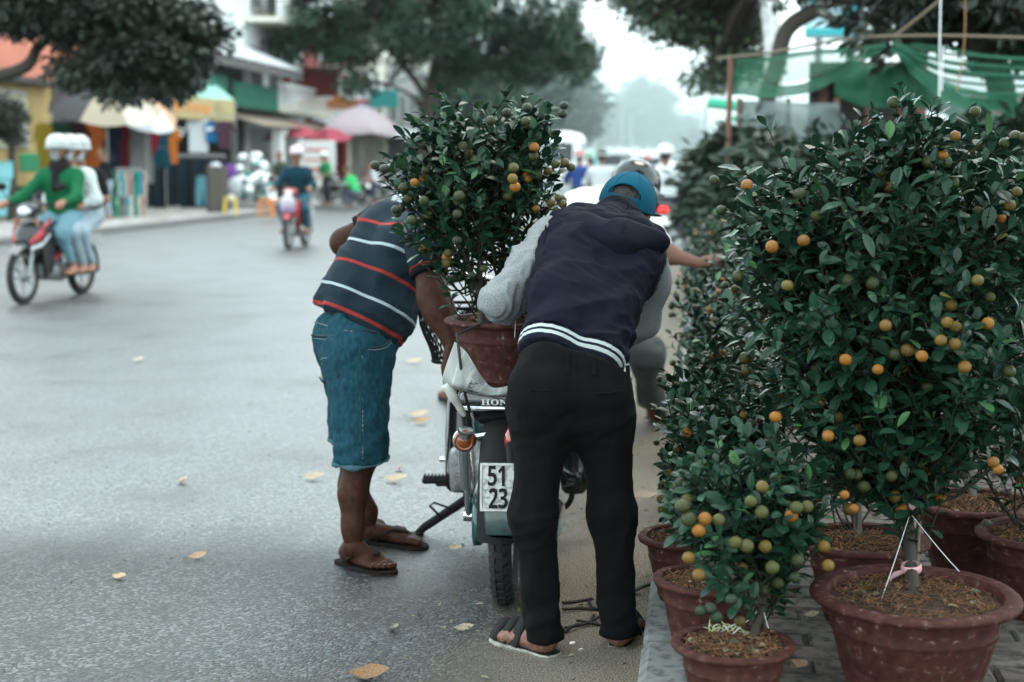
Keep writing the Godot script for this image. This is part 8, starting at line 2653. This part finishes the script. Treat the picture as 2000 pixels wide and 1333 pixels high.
	net_sheet(nt, "thin_net", [P(1770, 95, 12.2), P(1850, 105, 12.2), P(1920, 118, 12), P(2040, 124, 12)], [P(1770, 125, 12.2), P(1850, 172, 12.2), P(1920, 188, 12), P(2040, 190, 12)], net2, 15, 0.05)
	net_sheet(nt, "thin_net", [P(1438, 120, 13.9), P(1520, 112, 13.4), P(1620, 100, 12.4), P(1728, 88, 11.7)], [P(1438, 150, 13.9), P(1520, 166, 13.3), P(1620, 140, 12.4), P(1730, 96, 11.7)], net2, 31, 0.05)
	net_sheet(nt, "net", [P(1700, 150, 13.0), P(1770, 128, 12.8), P(1850, 170, 12.5), P(1950, 205, 12.2), P(2040, 212, 12)], [P(1700, 206, 13.0), P(1770, 205, 12.8), P(1850, 225, 12.5), P(1950, 260, 12.2), P(2040, 285, 12)], netm, 33, 0.07)
	for i in 6:
		g1 = sten()
		tube(g1, curve([P(1745, 86, 11.6) - nt.position, P(1850, 104 + 17 * i, 11.4) - nt.position, P(2040, 122 + 16 * i, 11) - nt.position], 6), 0.010 + 0.006 * (i % 3), 5)
		obj("net_strand", g1, netm, nt)
	for s in [[1838, -10, 190, 10.0, M.string, "white_rope"], [1843, 90, 178, 10.0, M.string, "white_rope"], [1886, -10, 180, 10.2, mat(lin(0.20, 0.09, 0.02), 0.7), "orange_rope"]]:
		g1 = sten()
		tube(g1, curve([P(s[0], s[1], s[3]) - nt.position, P(s[0] - 2, (s[1] + s[2]) / 2, s[3]) - nt.position, P(s[0] - (16 if s[5] == "orange_rope" else 3), s[2], s[3]) - nt.position], 5), 0.0055, 6)
		obj(s[5], g1, s[4], nt)
	# grey windbreak and lean-to behind
	var wb := thing("windbreak", "grey translucent sheet fence behind the nursery", "fence", P(1460, 330, 15.5) * Vector3(1, 0, 1))
	var wm := mat(Color(lin(0.10, 0.13, 0.125), 0.88), 0.7)
	wm.transparency = BaseMaterial3D.TRANSPARENCY_ALPHA
	net_sheet(wb, "sheet", [P(1440, 196, 15.5), P(1520, 198, 15.3), P(1640, 200, 15)], [P(1440, 262, 15.5), P(1520, 268, 15.3), P(1640, 276, 15)], wm, 21, 0.04)
	for x in [1445, 1540, 1635]:
		g1 = sten()
		var q := P(x, 192, 15.4) - wb.position
		tube(g1, [q, Vector3(q.x, 0.1, q.z)], 0.03, 7)
		obj("post", g1, post, wb)
	var hut := thing("lean_to_hut", "small dark lean-to hut with brown posts under the net", "hut", P(1660, 330, 17) * Vector3(1, 0, 1))
	for x in [1608, 1700, 1762]:
		g1 = sten()
		var q := P(x, 165, 17) - hut.position
		box(g1, Vector3(q.x, q.y / 2, q.z), Vector3(0.1, q.y, 0.1), Basis.IDENTITY, 0.01)
		obj("post", g1, mat(lin(0.09, 0.04, 0.03), 0.8), hut)
	g1 = sten()
	for e in [[P(1580, 178, 16.5), P(1660, 140, 16.8), P(1660, 140, 19), P(1580, 178, 19)], [P(1660, 140, 16.8), P(1790, 190, 16.5), P(1790, 190, 19), P(1660, 140, 19)]]:
		quad(g1, e[0] - hut.position, e[1] - hut.position, e[2] - hut.position, e[3] - hut.position)
		quad(g1, e[3] - hut.position - Vector3(0, 0.04, 0), e[2] - hut.position - Vector3(0, 0.04, 0), e[1] - hut.position - Vector3(0, 0.04, 0), e[0] - hut.position - Vector3(0, 0.04, 0))
	obj("roof", g1, mat(lin(0.05, 0.045, 0.04), 0.9), hut)
	g1 = sten()
	box(g1, P(1690, 240, 18.5) - hut.position, Vector3(1.4, 1.5, 0.06))
	obj("back_wall", g1, M.gloom, hut)
	for k in [[1400, 205, 16.0, 0.40, 0.10, "turquoise tarpaulin flap tied at the net corner"], [1432, 234, 16.0, 0.22, 0.07, "small green tarpaulin scrap below the net corner"]]:
		var tp := thing("tarpaulin", k[5], "tarpaulin", P(k[0], k[1], k[2]))
		g1 = sten()
		box(g1, Vector3(0.1, 0, 0), Vector3(k[3], k[4], 0.25), Basis(Vector3(0, 0, 1), -0.12), 0.02)
		obj("sheet", g1, mat(lin(0.05, 0.42, 0.26), 0.6), tp)
	# billboard above the nursery
	var bb := thing("billboard", "tall blue and white billboard with turquoise base behind the trees", "billboard", P(1630, 330, 26) * Vector3(1, 0, 1))
	var bd := mat(lin(0.42, 0.60, 0.66), 0.6)
	g1 = sten()
	box(g1, P(1632, 5, 26) - bb.position, Vector3(1.05, 1.25, 0.1), Basis(Vector3.UP, 0.1), 0.01)
	obj("panel", g1, bd, bb)
	for k in [[1632, 62, 1.04, 0.12, lin(0.02, 0.33, 0.36)], [1600, 8, 0.25, 0.30, lin(0.03, 0.40, 0.48)], [1668, 10, 0.22, 0.5, lin(0.03, 0.40, 0.48)], [1664, 45, 0.05, 0.22, lin(0.02, 0.25, 0.26)], [1676, 56, 0.05, 0.08, lin(0.02, 0.25, 0.26)]]:
		g1 = sten()
		box(g1, P(k[0], k[1], 25.9) - bb.position, Vector3(k[2], k[3], 0.03), Basis(Vector3.UP, 0.1), 0.004)
		obj("painted_shape", g1, mat(k[4], 0.6), bb)
	for x in [1600, 1664]:
		g1 = sten()
		var q := P(x, 60, 26.2) - bb.position
		tube(g1, [Vector3(q.x, 0, q.z), q], 0.07, 8)
		obj("leg", g1, M.steel, bb)
	sign_board("plain white hanging sheet sign beyond the net corner", P(1400, 185, 30), 0.42, 0.34, M.white, 0.1, [])
	var pol := thing("utility_pole", "rust brown utility pole behind the net near the leaning tree", "pole", P(1806, 330, 15) * Vector3(1, 0, 1))
	g1 = sten()
	tube(g1, [Vector3.ZERO, P(1804, -60, 15) - pol.position], 0.05, 9)
	obj("shaft", g1, post, pol)
	# litter: leaves one by one, then straps and scraps
	var lv := [[357, 946, 0.075, 0.6, lin(0.52, 0.36, 0.22), "tan dry leaf lying alone on the open asphalt"], [385, 1096, 0.06, 2.2, lin(0.42, 0.24, 0.13), "curled brown leaf on the asphalt below the tan one"], [232, 1136, 0.055, 1.2, lin(0.50, 0.32, 0.17), "small golden leaf nearest the picture's lower corner"], [612, 940, 0.09, 1.5, lin(0.48, 0.40, 0.28), "flat pale leaf between the tan leaf and the bare leg"], [780, 922, 0.07, 0.2, lin(0.55, 0.45, 0.32), "upright curled leaf above the foot peg"], [772, 944, 0.10, 1.3, lin(0.52, 0.42, 0.28), "long pale leaf touching the foot peg"], [816, 818, 0.11, 1.4, lin(0.55, 0.44, 0.30), "pale leaf of the pair behind the motorbike"], [822, 830, 0.09, 1.8, lin(0.42, 0.24, 0.10), "brown tipped leaf of the pair behind the motorbike"], [888, 1080, 0.055, 1.0, lin(0.50, 0.34, 0.20), "folded tan leaf between the side stand and the wheel"], [905, 1238, 0.055, 1.7, lin(0.26, 0.22, 0.14), "olive dry leaf near the sandal"], [720, 1331, 0.10, 1.6, lin(0.22, 0.12, 0.055), "large orange brown leaf cut by the lower picture edge"], [808, 712, 0.11, 1.6, lin(0.5, 0.46, 0.38), "faint pale leaf on the road beyond the shorts"], [1252, 982, 0.11, 1.55, lin(0.45, 0.33, 0.22), "pale brown leaf on the sand by the kerb"], [770, 1236, 0.05, 0.4, lin(0.16, 0.17, 0.09), "small greenish leaf on the dark asphalt"], [640, 742, 0.1, 1.4, lin(0.5, 0.46, 0.4), "pale leaf far out on the road behind the shorts"], [270, 708, 0.09, 1.5, lin(0.5, 0.46, 0.4), "lone pale leaf on the road at mid distance"]]
	for k in lv:
		dry_leaf(k[5], G(k[0], k[1]) + Vector3(0, 0.008, 0), k[3], k[2] * 1.15, k[4].lerp(lin(0.36, 0.29, 0.22), 0.4 if k[1] < 1300 else 0.0))
	for k in [[1560, 1312, 0.085, 0.4, lin(0.20, 0.12, 0.07), "brown crumpled leaf on the pavers between the pots"], [1585, 1210, 0.05, 2.0, lin(0.34, 0.29, 0.2), "small pale leaf on the pavers under the small tree"]]:
		dry_leaf(k[5], G(k[0], k[1], 0.105) + Vector3(0, 0.005, 0), k[3], k[2], k[4])
	var strap_t := thing("cut_straps", "tangle of cut black rubber straps on the sand between the trousers", "straps", G(1180, 1225))
	for pth in [[[1098, 1193], [1130, 1188], [1158, 1184]], [[1098, 1207], [1140, 1205], [1170, 1206]], [[1104, 1250], [1118, 1244], [1150, 1232], [1160, 1216]], [[1103, 1246], [1140, 1238], [1180, 1222], [1200, 1226]], [[1150, 1190], [1160, 1205], [1185, 1205]], [[1240, 1166], [1262, 1158], [1290, 1160]], [[1238, 1170], [1255, 1162], [1275, 1156]], [[1128, 1228], [1150, 1236], [1175, 1236]]]:
		g1 = sten()
		var pts := []
		for q in pth:
			pts.append(G(q[0], q[1]) - strap_t.position + Vector3(0, 0.018 + rf(0, 0.012), 0))
		strap(g1, pts, 0.010, Vector3(rf(-0.5, 0.5), 1, 0.4))
		obj("strap_piece", g1, M.black, strap_t)
	var xf := []
	var co := []
	for i in 900:
		var z := rf(-3.2, -9.0)
		var x := -0.17 - pow(rf(0, 1), 2.2) * 0.75
		if i % 5 == 0:
			x = rf(0.08, 1.6)
		xf.append(Transform3D(Basis.from_euler(Vector3(rf(-0.4, 0.4), rf(0, TAU), rf(-0.4, 0.4))).scaled(Vector3.ONE * rf(0.15, 0.55)), Vector3(x, 0.02 if x < -0.1 else 0.108, z)))
		co.append(lin(0.19, 0.18, 0.125).lerp(lin(0.09, 0.075, 0.045), rf(0, 1)).lerp(lin(0.10, 0.15, 0.06), rf(0, 0.5)).srgb_to_linear())
	multi("leaf_litter", M.leaves[1], xf, co, M.fibre_mat, self)
	xf = []
	co = []
	var peb := sten()
	ball(peb, Vector3.ZERO, Vector3(1, 0.6, 0.8), 6)
	peb.generate_normals()
	for i in 2600:
		var z := rf(-3.4, -9.0)
		var x := -0.165 - pow(rf(0, 1), 1.6) * 0.8
		if i % 4 == 0:
			x = rf(-3.5, -0.5)
		xf.append(Transform3D(Basis.from_euler(Vector3(0, rf(0, TAU), 0)).scaled(Vector3.ONE * rf(0.0015, 0.0045)), Vector3(x, 0.012, z)))
		co.append(lin(0.20, 0.185, 0.16).lerp(lin(0.08, 0.07, 0.06), rf(0, 1)).srgb_to_linear())
	multi("grit", peb.commit(), xf, co, M.fibre_mat, self)
	for k in [[1118, 1268, 0.012, "white scrap of plastic on the sand near the sandal heel"], [1135, 1281, 0.010, "white cigarette stub on the sand between the sandals"], [1190, 1270, 0.010, "small white chip beside the second sandal"]]:
		var sc := thing("litter_scrap", k[3], "litter", G(k[0], k[1]) + Vector3(0, 0.012, 0), rf(0, 3), "")
		g1 = sten()
		hull(g1, [[Vector3(0, 0.004, -k[2]), k[2] * 0.3, 0.003], [Vector3(0, 0.005, 0), k[2] * (0.8 if k[2] > 0.011 else 0.4), 0.004], [Vector3(0, 0.004, k[2]), k[2] * 0.3, 0.003]], 10)
		obj("scrap", g1, M.white, sc)
	var fm := FogMaterial.new()
	fm.density = 0.005
	fm.albedo = Color(0.90, 0.97, 0.97)
	var fv := FogVolume.new()
	fv.name = "haze"
	fv.size = Vector3(700, 24, 1400)
	fv.position = Vector3(-60, 11.9, -772)
	fv.material = fm
	fv.set_meta("kind", "stuff")
	add_child(fv, true)
